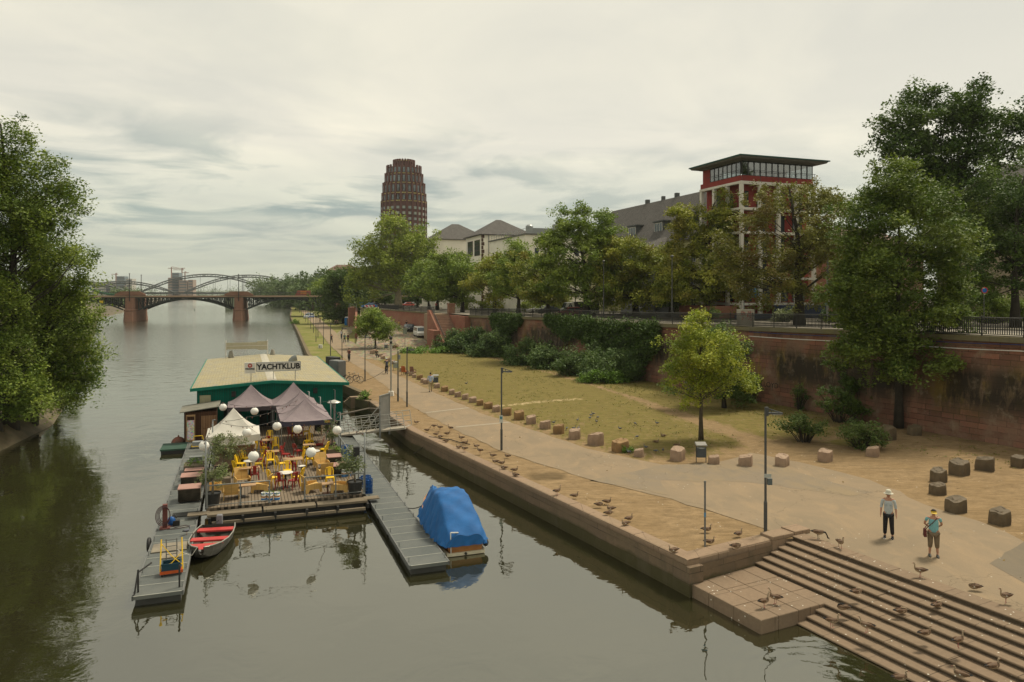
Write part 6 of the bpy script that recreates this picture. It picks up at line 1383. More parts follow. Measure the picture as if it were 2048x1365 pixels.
t=block('white villa with big brown shuttered windows and a grey hipped roof','white_villa',Vector((-7.25,176,5.2)),13,13,18,WP,rh=4.2,axis='x',wins=(BF,1,2,[],[1.2,7.0],[6.5,13.],4.4,3.8))
m=MB(); 
for k in range(20): m.bx(-.06,.45+.25*(k%2),-.06,.02,.9*k,.9*k+.8)
m.build('corner_stones',M('dark brown corner stones',(.09,.05,.035)),t); m=MB(); m.tube([(1.8,-.1,0),(1.8,-.1,18)],.1,6); m.build('drainpipe',GALV,t)
block('farther white house with a broad grey hipped roof and reddish windows','white_house',Vector((-22.5,215,5)),17,16,20,WP,rh=5.2,axis='x',wins=(RF,1,1,[],[1.5,6,10.5],[5,9.5,14],2.6,3.2))
t=block('small white gabled chapel wall with dark edging behind the street trees','gabled_house',Vector((-15.2,186,5)),5.2,9,10.,WP,rh=4.6,hip=0,wins=(RF,0,0,[1.9],[],[6],1.4,2.4))
m=MB(); m.add([(-.62,-.62,10),(5.8,-.62,10),(2.6,-.62,14.7),(-.2,-.62,10),(5.4,-.62,10),(2.6,-.62,14.1)],[]); m.tube([(-.5,-.65,10),(2.6,-.65,14.6),(5.7,-.65,10)],.15,4); m.build('gable_edge',M('dark lead cladding',(.07,.075,.075)),t)
m=MB(); m.add([(.0,-.02,10),(5.2,-.02,10),(2.6,-.02,14.2)],[(0,1,2)]); m.at((0,-.6,0)).add([(.0,-.03,10),(5.2,-.03,10),(2.6,-.03,14.2)],[(0,1,2)]); m.build('gable_wall',WP,t)
block('pink plastered house behind the chestnut right of the red tower','pink_house',Vector((44,98,5.9)),14,10,9,plaster('pink render',(.38,.24,.19),(.32,.2,.16)),M('reddish roof tiles',(.20,.12,.085),(.14,.09,.07),scale=2),rh=3.5,axis='x',wins=(WFR,1,0,[1.5,5,8.5],[],[1.3,5],1.3,1.8))
block('tall grey roofed town house half hidden by trees at the right edge','town_house',Vector((60,86,5.9)),16,12,11,plaster('sand render',(.42,.36,.25),(.35,.3,.2)),rh=8.5,axis='x',hip=.5,wins=(WFR,1,0,[1.5,5,8.5,12],[],[1.3,5,8],1.3,1.8))
block('pale apartment block rising above the far right bank trees','apartment_block',Vector((-124,500,0)),22,14,25,plaster('beige render',(.45,.40,.33),(.38,.34,.28)),M('dark red roof',(.16,.08,.06)),rh=4,axis='x',wins=(BF,0,0,list(np.arange(1,21,3)),[],[12,16,20],1.6,1.8))
block('red brown apartment block left of the plane tree','apartment_block',Vector((-70,330,4)),9,12,16.5,plaster('brick red render',(.22,.09,.07),(.17,.07,.06)),flat=True,wins=(WFR,0,0,[1,4,7],[],[7,10.5,13.5],1.3,1.5))
# ---- stepped round tower block ----
def plaza():
    d=453; o=D(808,d,0); t=thing('high_rise_tower','tall dark red brick high-rise with a stepped crown and yellow cornice dots','tower',o,R(8)); BM=M('dark red brick facing',(.12,.045,.034),(.09,.036,.027),scale=.2,bump=0); YD=M('gilded yellow trim',(.55,.47,.16),(.30,.20,.08),scale=.15); WG=M('pale window glass',(.16,.20,.22),(.34,.34,.26),rough=.15,scale=.25,bump=0); DG=M('dark slot glass',(.015,.015,.018))
    tiers=[(0,59,12.9),(59,70,12.5),(70,79,11.8),(79,86,10.3),(86,91.5,9.3)]; tiers=[(0,64.2,13.2),(64.2,69,12.8),(69,75.2,12.2),(75.2,81,11.0),(81,85.8,10.0),(85.8,89.4,6.2)]
    n=24; body=MB()
    def oct_(r,k,n=n): a=2*math.pi*(k+.5)/n; q=r*(1+.05*abs(math.cos(2*a))); return (q*math.cos(a),q*math.sin(a))
    for z0,z1,r in tiers: body.prism([oct_(r-.5,k) for k in range(n)],z0,z1)
    body.build('wall',BM,t); fin=MB()
    for z0,z1,r in tiers:
        for k in range(n):
            x,y=oct_(r-.2,k); 
            if y<r*.35: fin.box((x,y,(z0+z1+1.2)/2),(1.0,1.0,z1-z0+1.2),rz=2*math.pi*(k+.5)/n)
    fin.build('brick_fins',BM,t); cnt=0; sl=MB(); yd=MB(); wn_=MB()
    for ti,(z0,z1,r) in enumerate(tiers):
        for k in range(n):
            a=2*math.pi*(k+1)/n; x,y=oct_(r-.42,k+.5); 
            if y>r*.3: continue
            rad=math.hypot(x,y)
            if ti==0:
                for z in np.arange(26,62,3.35): wn_.box((x,y,z+1),(.9,1.7,1.6),rz=a)
            elif ti<5: sl.box((x,y,z0+(z1-z0)*.52),(.9,1.3,(z1-z0)*.62),rz=a)
            if ti>0 and ti<6:
                for q in (-.9,0,.9): yd.box((x*1.03-q*math.sin(a)*1,y*1.03+q*math.cos(a),z0+.35),(.8,.6,.6),rz=a)
            if ti==5: yd.box((x,y,z1+.3),(.5,.6,.6),rz=a)
    o1=wn_.build('windows',WG,t); o1['kind']='stuff'; o2=yd.build('gilded_trim',YD,t); o2['kind']='stuff'; o3=sl.build('tall_windows',M('mixed tower glass',(.02,.02,.022),(.22,.26,.27),rough=.2,scale=.12,bump=0),t); o3['kind']='stuff'
    m=MB(); m.tube([(0,0,87),(0,0,91)],.12,5); m.build('mast',GALV,t)
plaza()
# ---------------- bridges ----------------
def bridge():
    o=Vector((-140.6,273,0)); rz=math.atan2(10,36.2); SP=37.6
    t=thing('river_bridge','dark green steel arch bridge on red stone piers crossing the river','bridge',o,rz); BD=M('dark green bridge steel',(.022,.03,.026),(.035,.04,.032),rough=.6); PS=stonewall('pier sandstone',((.25,.13,.085),(.20,.11,.075),(.22,.125,.085)),1.6,.6,(.09,.06,.04))
    W2=17; x0,x1=-80,112
    m=MB(); m.bx(x0,x1,-.6,W2,7.35,8.2); m.build('deck',BD,t); m=MB(); m.bx(x0,x1,-.95,-.6,7.75,8.35); m.build('cornice',M('sandy cornice',(.34,.24,.16),(.27,.19,.13)),t)
    bays=[(-SP+2.6,-2.6),(2.6,SP-2.6),(SP+2.6,2*SP-2.6),(-2*SP+2.6,-SP-2.6)]
    for a,b in bays:
        n=24
        for y in (-.2,W2-.6,W2*.5):
            m=MB(); bot=[]
            for i in range(n+1):
                f=i/n; x=a+(b-a)*f; zz=7.0-3.9*(2*f-1)**2-.0; bot.append((x,zz)); 
            for i in range(n):
                (xa,za),(xb,zb)=bot[i],bot[i+1]; m.add([(xa,y,za-.28),(xb,y,zb-.28),(xb,y,zb+.28),(xa,y,za+.28),(xa,y+.35,za-.28),(xb,y+.35,zb-.28),(xb,y+.35,zb+.28),(xa,y+.35,za+.28)],[(0,1,2,3),(7,6,5,4),(0,4,5,1),(3,2,6,7)])
                m.tube([(xa,y+.1,za),(xa,y+.1,7.4)],.16,4) if za<6.7 else None
                if i%2==0 and za<6.6: m.tube([(xa,y+.1,7.35),(xb,y+.1,zb)],.13,4); m.tube([(xa,y+.12,7.35),(bot[i+2 if i<n//2 else i][0],y+.12,bot[i+2 if i<n//2 else i][1])],.1,4)
            m.build('arch_truss',BD,t)
    for i in (-1,0,1,2):
        c=i*SP; m=MB(); m.loft([[(c+sx*(2.9)+0,y,z) for sx,y in ((-1,-2.6),(0,-4.6),(1,-2.6),(1,W2+1),(-1,W2+1))] if 0 else [(c-a,-1.4,z),(c-a*.55,-3.-b,z),(c+a*.55,-3.-b,z),(c+a,-1.4,z),(c+a,W2+1.4,z),(c-a,W2+1.4,z)] for z,a,b in ((-1.8,2.35,1.0),(2.6,1.95,.5),(2.8,2.15,.8),(3.2,2.15,.8),(3.3,1.65,-.9),(7.6,1.55,-1.2))]); m.build('pier',PS,t)
        m=MB(); m.loft([[(c-a,-1.6,z),(c+a,-1.6,z),(c+a,-.2,z),(c-a,-.2,z)] for z,a in ((8.35,5.2),(8.9,5.0),(9.7,3.4),(9.9,3.2))]); m.build('parapet_block',PS,t)
        m=MB()
        for y in (-2.2,W2+.6): m.tube([(c,y,6.2),(c,y,16.3)],[.16,.11],6); m.sphere((c,y,16.3),.22,6,5)
        m.tube([(c,-2.2,7),(c,-.5,7)],.12,5); m.build('lamp_mast',BLK,t)
    m=MB(); 
    for x in np.arange(x0,x1,2.2): m.tube([(x,-.75,8.35),(x,-.75,9.5)],.05,4)
    m.tube([(x0,-.75,9.5),(x1,-.75,9.5)],.07,4); m.tube([(x0,-.75,8.9),(x1,-.75,8.9)],.04,4); m.bx(x0,x1,-.78,-.74,8.5,9.25) if 0 else None; m.build('parapet_rail',BD,t)
    m=MB(); m.tube([(-9,-1.2,5.7),(-1.6,-1.2,6.0)],.08,4); m.build('sign_arm',BD,t); m=MB(); m.bx(-10.,-8.9,-1.35,-1.25,5.6,6.5); m.build('sign_panel',M('yellow sign plate',(.6,.42,.02)),t)
    m=MB(); m.tube([(SP-1,1,9.6),(SP-1,1,10)],.3,6); 
    # vehicles and hoarding on the bridge
    h=thing('site_hoarding','red and white striped hoarding on the bridge near the right bank','hoarding',o+Vector((math.cos(rz)*61,math.sin(rz)*61,8.3)),rz); m=MB(); m.loft([[(-3,0,0),(3,0,0),(3,.4,0),(-3,.4,0)],[(-1.9,0,2.),(3,0,2.),(3,.4,2.),(-1.9,.4,2.)]]); m.build('panel',M('brick red panel',(.30,.09,.06)),h); m=MB(); m.bx(-.8,1.4,-.05,-.01,.6,1.7); m.build('notice',M('orange notice',(.5,.2,.05)),h)
bridge()
def farbridge():
    t=thing('arch_bridge','distant grey steel bowstring arch railway bridge seen over the nearer bridge','bridge',D(411,700,0),R(12)); G_=M('distant steel',(.13,.14,.135),(.11,.12,.115),bump=0); m=MB(); m.bx(-190,120,0,8,8.6,10.4); m.build('deck',G_,t)
    for x0,x1,h in ((-58,62,17.5),(-160,-66,11.),(70,150,13)):
        for y in (0,60):
            if y and x0<-100: pass
            m=MB(); n=18; P=[(x0+(x1-x0)*i/n+(34 if y else 0),y*.4,10+h*(1-(2*i/n-1)**2)) for i in range(n+1)]; Q=[(x,yy,z-2.1*min(1,(z-10)/6)) for x,yy,z in P]
            for a in (P,Q): m.tube(a,.55,4)
            for i in range(1,n): m.tube([P[i],Q[i]],.28,4); m.tube([P[i],Q[i+1 if i<n//2 else i-1]],.2,4)
            for i in range(2,n-1,2): m.tube([Q[i],(Q[i][0],Q[i][1],10)],.14,4)
            m.build('arch',G_,t)
    t=thing('footbridge','green suspension footbridge half hidden behind the left willows','bridge',D(300,440,0),R(14)); GB=M('green bridge paint',(.03,.12,.06),(.025,.09,.05)); m=MB(); m.bx(-90,110,0,3,7.2,7.8); m.build('deck',GB,t)
    m=MB(); P=[(-40+i*2.2,0,16-7.4*math.sin(i/10*math.pi/2)) for i in range(11)]; m.tube(P,.45,5); m.tube([(a,2.5,b-.6) for a,_,b in P],.3,5); m.build('cable',GB,t)
    m=MB(); m.bx(42,50,0,3.5,-1.6,7.2); m.build('pier',M('pale green pier',(.17,.19,.12),(.13,.15,.10)),t)
farbridge()
def skyline():
    GL=M('hazy blue tower glass',(.16,.20,.22),(.12,.16,.18),bump=0); BR=M('hazy brown blocks',(.30,.22,.17),(.25,.19,.15),bump=0); WH=M('hazy white block',(.42,.40,.35),(.36,.34,.3),bump=0)
    for px,w,top,mt,lab,st in ((351,14,546,GL,'blue glass office tower on the horizon above the arch bridge',9),(347,22,556,BR,'brown office block left of the glass tower base on the horizon',6),(366,16,561,BR,'low brown office block right of the glass tower on the horizon',5),(381,10,560,BR,'separate small brown block on the horizon',5),(241,16,553,GL,'blue grey office tower on the horizon at the left',7),(258,12,558,WH,'white curved office block on the horizon at the left',5),(208,48,565,WH,'long white office building on the left horizon',4),(232,40,571,BR,'low brown building on the left horizon',3)):
        d=1350; h=ZY(top,d); s=d/F; t=thing('office_block',lab,'building',D(px,d,0),0); m=MB(); m.bx(-w*s/2,w*s/2,0,14,0,h); m.build('wall',mt,t); m=MB()
        for k in range(st): m.bx(-w*s/2+1,w*s/2-1,-.3,-.05,h-4-(k)*5,h-2-(k)*5)
        m.build('window_bands',M('hazy dark glass',(.10,.12,.13),bump=0),t)
    for px,top,jl,jr,lab in ((343,537,-7,27,'tallest tower crane above the horizon'),(364,540,-17,4,'middle tower crane above the horizon'),(370,546,-6,8,'lowest tower crane above the horizon'),(232,549,-9,4,'tower crane at the left horizon')):
        d=1400; s=d/F; t=thing('tower_crane',lab,'crane',D(px,d,0),0,'cranes on the horizon'); h=ZY(top,d); cm=M('hazy crane red',(.32,.17,.13),bump=0); m=MB(); m.bx(-.8,.8,-.8,.8,0,h+2); m.build('mast',cm,t); m=MB(); m.bx(jl*s,jr*s,-.6,.6,h-.6,h+.5); m.tube([(0,0,h+3),(jr*s*.6,0,h)],.35,4); m.build('jib',cm,t)
skyline()
def hills():
    m=MB(); P=[]; n=40
    for i in range(n+1):
        x=-2600+i*130; P.append((x,5600,10+14*abs(math.sin(i*.5))+10*math.sin(i*.23+1)))
    m.add([(x,5200,-2) for x,y,z in P]+P+[(x,6400,-2) for x,y,z in P],[(i,i+1,n+2+i,n+1+i) for i in range(n)]+[(n+1+i,n+2+i,2*n+3+i,2*n+2+i) for i in range(n)]); struct(m.build('distant_hills',M('hazy hills',(.10,.12,.07),(.08,.10,.06),bump=0,scale=.01)))
hills()
# ---------------- railing on the wall, stairs ----------------
IR=M('dark iron paint',(.025,.026,.024),(.04,.038,.034),rough=.5)
def railing(lab,pl,h=1.12,sp=.14,ps=2.6,loop=0):
    o=Vector((pl[0][0],pl[0][1],0)); t=thing('street_railing',lab,'railing',o); bal=MB(); posts=[]; top=[]; low=[]
    for (x0,y0),(x1,y1) in zip(pl[:-1],pl[1:]):
        L=math.hypot(x1-x0,y1-y0); n=max(1,round(L/ps))
        for i in range(n):
            a=(x0+(x1-x0)*i/n,y0+(y1-y0)*i/n); b=(x0+(x1-x0)*(i+1)/n,y0+(y1-y0)*(i+1)/n); posts.append(a); k=int((L/n)/sp)
            za,zb=zu(a[1])+.02,zu(b[1])+.02
            for j in range(1,k):
                f=j/k; x,y,z=a[0]+(b[0]-a[0])*f,a[1]+(b[1]-a[1])*f,za+(zb-za)*f; bal.box((x-o.x,y-o.y,z+.60),(.042,.042,h-.2))
            top.append((a[0]-o.x,a[1]-o.y,za+h)); low.append((a[0]-o.x,a[1]-o.y,za+.12))
    posts.append(pl[-1]); z=zu(pl[-1][1])+.02; top.append((pl[-1][0]-o.x,pl[-1][1]-o.y,z+h)); low.append((pl[-1][0]-o.x,pl[-1][1]-o.y,z+.12))
    m=MB(); m.tube(top,.035,5); m.build('handrail',IR,t); m=MB(); m.tube(low,.022,4); m.tube([(a,b,c+h-.24) for a,b,c in low],.018,4); m.build('lower_rail',IR,t)
    for i,a in enumerate(posts):
        m=MB(); z=zu(a[1]); m.box((0,0,h/2),(.07,.07,h+.1)); m.sphere((0,0,h+.08),.05,6,5); q=m.build('post',IR,t); q.location=(a[0]-o.x,a[1]-o.y,z)
    q=bal.build('balusters',IR,t); q['kind']='stuff'
railing('black iron picket railing on the retaining wall above the lawn',WALL[1:6],sp=.13)
railing('black iron railing with posts on the wall at the right edge',[(40.3,21.5),WALL[1]],sp=.17)
railing('black iron railing on the wall between the ivy clump and the stone stairs',[WALL[5],WALL[6]],sp=.15)
railing('dark railing above the ramp left of the stone stairs',[(-14.6,139)]+WALL[8:9]+[(-34,190),(-37,206)],sp=.22,ps=4)
def stairs():
    t=thing('stone_stairs','straight flight of red stone stairs climbing from the square to the upper street','stairs',(-7.6,122.2,0),R(20)); n=20; m=MB()
    for k in range(n): m.bx(-3.3,-.2,k*.504,k*.504+.52,-.1,.2+k*5.2/n)
    m.build('steps',M('worn red stone steps',(.30,.19,.13),(.22,.14,.10),scale=1.2),t); m=MB(); m.bx(-3.3,-.2,n*.504,n*.504+6,-.1,5.38); m.build('upper_landing',CP,t)
    m=MB(); m.ext([(0,0)],0,0) if 0 else None; m.loft([[(-3.8,0,-.2),(-3.8,0,.9),(-3.8,10.2,6.1),(-3.8,11.4,6.1),(-3.8,11.4,-.2)],[(-3.3,0,-.2),(-3.3,0,.9),(-3.3,10.2,6.1),(-3.3,11.4,6.1),(-3.3,11.4,-.2)]]); m.bx(-5.0,-3.81,2.0,6.5,-.2,2.9); m.bx(-.2,.3,0,16,-.2,5.25); m.bx(.3,1.05,-.05,1.2,-.2,5.27); m.build('side_wall',_m['plain red sandstone'],t)
    m=MB(); m.bx(-4.85,-4.15,1.9,1.99,0,2.1); m.build('door',M('dark red door',(.12,.045,.035)),t)
    m=MB(); P=[(-3.55,0,1.9),(-3.55,10.2,7.1)]
    for k in range(24): f=k/23; m.box((-3.55,10.2*f,.9+5.2*f+.5),(.05,.05,1.0))
    m.tube(P,.045,6); m.build('handrail',IR,t)
    m=MB(); m.bx(-.1,1.0,10.4,11.5,5.3,7.1); m.bx(-.2,1.1,10.3,11.6,7.1,7.3); tag(m.build('gate_pier',RW,loc=(-7.6,122.2,0),rz=R(20)),'square red sandstone pier at the top right of the stone stairs','pillar')
stairs()
# ---------------- boulders ----------------
SA=M('pale pink sandstone',(.33,.23,.155),(.25,.17,.115),scale=2.5,bump=.5,bscale=12,dirt=.2); SB_=M('orange brown stone',(.28,.17,.07),(.17,.10,.045),scale=2,bump=.5,bscale=12,dirt=.4); SC_=M('dark brown mossy stone',(.13,.095,.055),(.08,.06,.035),scale=1.6,bump=.6,bscale=10,dirt=.5)
def boulder(lab,px,py,wpx,mt,seed,hr=.8,group=None,cat='boulder'):
    p=W(px,py-2); w=wpx*p.y/F; p.y+=w*.4; r=random.Random(seed); n=4; w*=.87
    rings=[]; jit={}
    for i,(z,s) in enumerate(((-.06,1.02),(.3,1.03),(.75,1.0),(1.0,.95),(1.03,.5))):
        ring=[]
        for k in range(16):
            a=2*math.pi*(k+.5)/16; c,s_=math.cos(a),math.sin(a); q=1/max(abs(c),abs(s_)); q=min(q,1.36)*(.5)
            key=k//2; jit.setdefault(key,r.uniform(.86,1.07)); f=jit[key]*s*(1+r.uniform(-.035,.035))
            ring.append((c*q*w*f,s_*q*w*.85*f,z*hr*w*(1+r.uniform(-.03,.03))+ (z>.5)*w*(.10*c*r.choice([1,1,.4])+.05*s_)*(.5+jit[key]-.5)))
        rings.append(ring)
    m=MB(); m.loft(rings); o=m.build('boulder',mt,loc=p,rz=r.uniform(-.9,.9),smooth=False); b=o.modifiers.new('Bevel','BEVEL'); b.width=.02; b.segments=1
    return tag(o,lab,cat,group)
ZR=lambda x,y:(800+x*.2539,560+y*.2539); Z5=lambda x,y:(820+x*.2539,820+y*.2539); Z6=lambda x,y:(1340+x*.3457,820+y*.3457); Z7=lambda x,y:(1340+x*.3457,1040+y*.3457); Z1=lambda x,y:(560+x*.1953,560+y*.1953)
rowst=[(745,711,12),(761,716,9),(765,721,10),(777,726,11),(785,731,11),(804,746,13),(813,750,9),(822,754,11),(828,758,10),(839,762,13),(846,768,12),(852,771,14),(873,779,13),(889,786,15),(903,792,14),(915,797,14),(930,802,15),(945,808,15),(960,814,16),(976,821,18),(992,827,17),(1014,834,21),(1038,843,24),(1062,851,22),(1091,861,22),(1118,871,25),(1150,882,27),(1193,894,33),(1243,908,36),(1279,917,21)]
for i,(x,y,w_) in enumerate(rowst):
    mt=SB_ if i in (13,18,19,21,22,25,28,9) else SA
    lab='%s boulder, %s of the row between path and lawn counted from the bike rack'%('orange brown' if mt is SB_ else 'pinkish',ORD[i])
    boulder(lab,x,y,w_,mt,i,.78 if i!=28 else .7,'boulders lining the lawn edge')
for i,(x,y,w_,mt,lab) in enumerate([(1358,925,35,SA,'jagged pinkish boulder just left of the grey bin'),(1431,932,24,SA,'small square boulder just right of the grey bin'),(1494,936,30,SA,'boulder with a slanting top left of the near lamp post'),(1568,936,31,SA,'blocky boulder just right of the near lamp post'),(1656,927,32,SA,'boulder in front of the flat topped shrub'),(1751,917,27,SA,'pale boulder right of the orange tipped shrub'),(1781,884,38,SC_,'dark low boulder at the foot of the lime tree'),(1835,874,27,SC_,'boulder near the wall right of the lime tree'),(1885,969,37,SC_,'dark boulder standing right behind another, above the couple'),(1883,994,31,SC_,'dark square boulder in front of its twin above the couple'),(1927,955,41,SC_,'wide dark boulder with a slanting top in the right row'),(1980,946,37,SC_,'flat topped dark boulder third in the right row'),(2047,939,32,SC_,'dark boulder cut by the right edge of the picture'),(1921,1030,41,SC_,'rounded dark boulder right behind the woman'),(2011,1055,42,SC_,'mossy cracked boulder at the lower right')]): boulder(lab,x,y,w_,mt,60+i,.74,'scattered boulders on the sandy square')
for x,y,w_,lab in ((890,697,14,'low dark boulder by the bushes at the square corner'),(855,695,10,'small pinkish boulder behind the creeper patch'),(790,699,10,'reddish boulder beside the parked bikes')): boulder(lab,x,y,w_,SB_,x,.6)

# ---------------- lamp posts ----------------
LP=M('dark grey lamp post paint',(.055,.058,.055),(.08,.08,.075),rough=.5,scale=3)
def lamp(lab,px,py,first=[None],rz=0,sc=None):
    p=W(px,py)
    if first[0]: return dup(first[0],p,rz,lab,sc=sc)
    t=thing('street_lamp',lab,'street lamp',p,rz,'dark street lamps along the promenade'); first[0]=t
    m=MB(); m.tube([(0,0,0),(0,0,1.2),(0,0,1.25),(0,0,4.75)],[.068,.068,.047,.042],10); m.build('pole',LP,t,smooth=False)
    m=MB(); m.bx(.04,.62,-.09,.09,4.50,4.56); m.tube([(.04,0,4.72),(.62,0,4.54)],.022,5); m.tube([(.22,0,4.52),(.22,0,4.66)],.015,4); m.bx(.02,.10,-.06,.06,4.44,4.76); m.build('lamp_head',LP,t)
    m=MB(); m.bx(.25,.58,-.07,.07,4.47,4.505); m.build('lens',M('pale lamp lens',(.4,.37,.3)),t)
lamp('lamp post at the top of the river steps, nearest to the camera',1531,1069)
for a in [('lamp post beside the near pale paving strip, with a small notice',1003,901),('lamp post on the left edge of the path above the gangway',814,814),('lamp post behind the bicycle rack end of the club house',730,763),('lamp post next to the grey cabinets behind the club roof',684,730),('lamp post left of the group of three walkers',661,712),('lamp post on the grass verge, first beyond the grey cabinets',647,689),('lamp post on the grass verge right of the police van',627,666)]: lamp(*a)
for i,(px,py) in enumerate([(632,684),(636,676),(621,658),(616,650),(611,644),(607,638),(603,632),(599,627)]): lamp('far lamp post on the green verge, %s from the nearest verge lamp'%ORD[i],px,py)
t=thing('post','tall grey post without a head beside the path lamp above the gangway','post',W(796,803)); m=MB(); m.tube([(0,0,0),(0,0,1.1),(0,0,1.15),(0,0,4.2)],[.075,.075,.055,.05],8); m.build('pole',LP,t); m=MB(); m.bx(.05,.2,-.04,.04,3.5,3.9); m.build('camera_box',GALV,t)
t=thing('post','thin grey marker post standing in the sand near the river steps','post',W(1410,1096)); m=MB(); m.tube([(0,0,0),(0,0,2.36)],.035,8); m.tube([(0,0,2.30),(0,0,2.37)],.042,8); m.build('pole',M('worn grey post paint',(.17,.165,.15),(.11,.105,.09),scale=6),t); m=MB(); m.tube([(0,0,1.1),(0,0,1.25)],.037,8); m.build('sticker',M('blue sticker',(.1,.25,.4)),t)
t=thing('pole','pale mast with lamps on a concrete foot beside the path','mast',W(782,792)); m=MB(); m.tube([(0,0,.4),(0,0,5.2)],.07,8); m.build('mast',M('pale grey mast',(.33,.32,.28),(.24,.23,.2)),t); m=MB(); m.box((0,0,.2),(.5,.5,.4),taper=.8); m.build('foot',CONC,t); m=MB(); m.sphere((0,-.1,5.1),.16,8,6); m.bx(-.1,.1,-.1,.1,4.6,4.8); m.build('floodlight',BLK,t)
t=thing('signpost','sign on a thin pole at the start of the lawn seen from behind','sign',W(810,706)); m=MB(); m.tube([(0,0,0),(0,0,3.6)],.04,6); m.build('pole',GALV,t); m=MB(); m.bx(-.28,.28,-.03,.03,2.9,3.75); m.build('sign_panel',M('grey green sign back',(.2,.22,.17)),t)
t=thing('notice','small white notice on the lamp post by the pale paving strip','notice',W(1003,901)+Vector((-.02,-.09,1.6))); m=MB(); m.bx(-.10,.10,-.01,0,0,.42); m.build('sheet',M('white notice',(.55,.56,.5)),t); m=MB(); m.bx(-.07,.07,-.013,-.0105,.2,.36); m.build('picture',M('notice blue picture',(.08,.22,.25)),t)
t=thing('junction_box','small grey box and sign on the nearest lamp post','box',W(1531,1069)+Vector((0,0,1.85))); m=MB(); m.bx(.07,.24,-.05,.05,0,.24); m.build('box',M('grey box',(.11,.13,.13)),t); m=MB(); m.bx(-.07,.2,-.06,-.052,.28,.42); m.build('plate',M('pale plate',(.4,.42,.38)),t)
# bins
def bin_(lab,px,py,mt,rz=0,bag=None):
    t=thing('trash_bin',lab,'bin',W(px,py),rz); m=MB(); m.bx(-.24,.24,-.17,.17,.28,.78); m.build('bin',mt,t,bevel=.02); m=MB(); 
    for x in (-.27,.25): m.bx(x,x+.03,-.03,.03,0,.95)
    m.bx(-.14,.14,-.19,-.175,.5,.66) if 0 else None; m.build('frame',LP,t); m=MB(); m.loft([[(-.30,-.2,.90),(.30,-.2,.90),(.30,.2,.98),(-.30,.2,.98)],[(-.28,-.2,.95),(.28,-.2,.95),(.28,.2,1.06),(-.28,.2,1.06)]]); m.build('lid',M('pale grey bin lid',(.27,.26,.23)),t)
    m=MB(); m.sphere((0,-.04,.78),(.25,.17,.06),10,5); m.build('bag',bag or M('grey bin bag',(.30,.31,.29)),t)
bin_('grey steel bin on two legs between two boulders on the near lawn edge',1402,925,M('dark grey bin',(.07,.08,.085)))
bin_('bin with a grey bag beside the man in the light blue shirt',871,771,M('dark grey bin',(.07,.08,.085)))
bin_('pale grey bin beside the row of boulders near the lamp mast',791,741,M('pale green grey bin',(.28,.31,.26)))
bin_('dark bin next to the bikes at the small round tree',772,700,M('dark grey bin',(.07,.08,.085)))
# cabinets behind the club
for lab,px,py,w_,h,mt in (('dark curved steel cabinet on the quay behind the club roof',670,748,.9,1.9,BLK),('grey steel cabinet on the quay behind the club roof',679,757,1.0,1.9,M('grey cabinet steel',(.17,.175,.165),(.13,.13,.125),scale=1.5))):
    t=thing('cabinet',lab,'cabinet',W(px,py),HR+R(25)); m=MB(); m.loft([[(-w_/2,-.5,0),(w_/2,-.5,0),(w_/2,1.3,0),(-w_/2,1.3,0)],[(-w_/2,-.5,h),(w_/2,-.5,h),(w_/2,1.3,h),(-w_/2,1.3,h)]]); m.build('body',mt,t,bevel=.08); m=MB(); m.bx(-w_/2+.05,w_/2-.05,-.53,-.5,.15,h-.15); m.build('door',mt,t)
t=thing('cabinet','small white box on the far green verge','box',W(641,697),0); m=MB(); m.bx(-.3,.3,-.2,.2,0,.6); m.build('body',WHITE,t,bevel=.03); m=MB(); m.bx(-.2,-.05,-.22,-.2,.1,.4); m.build('door',GALV,t)

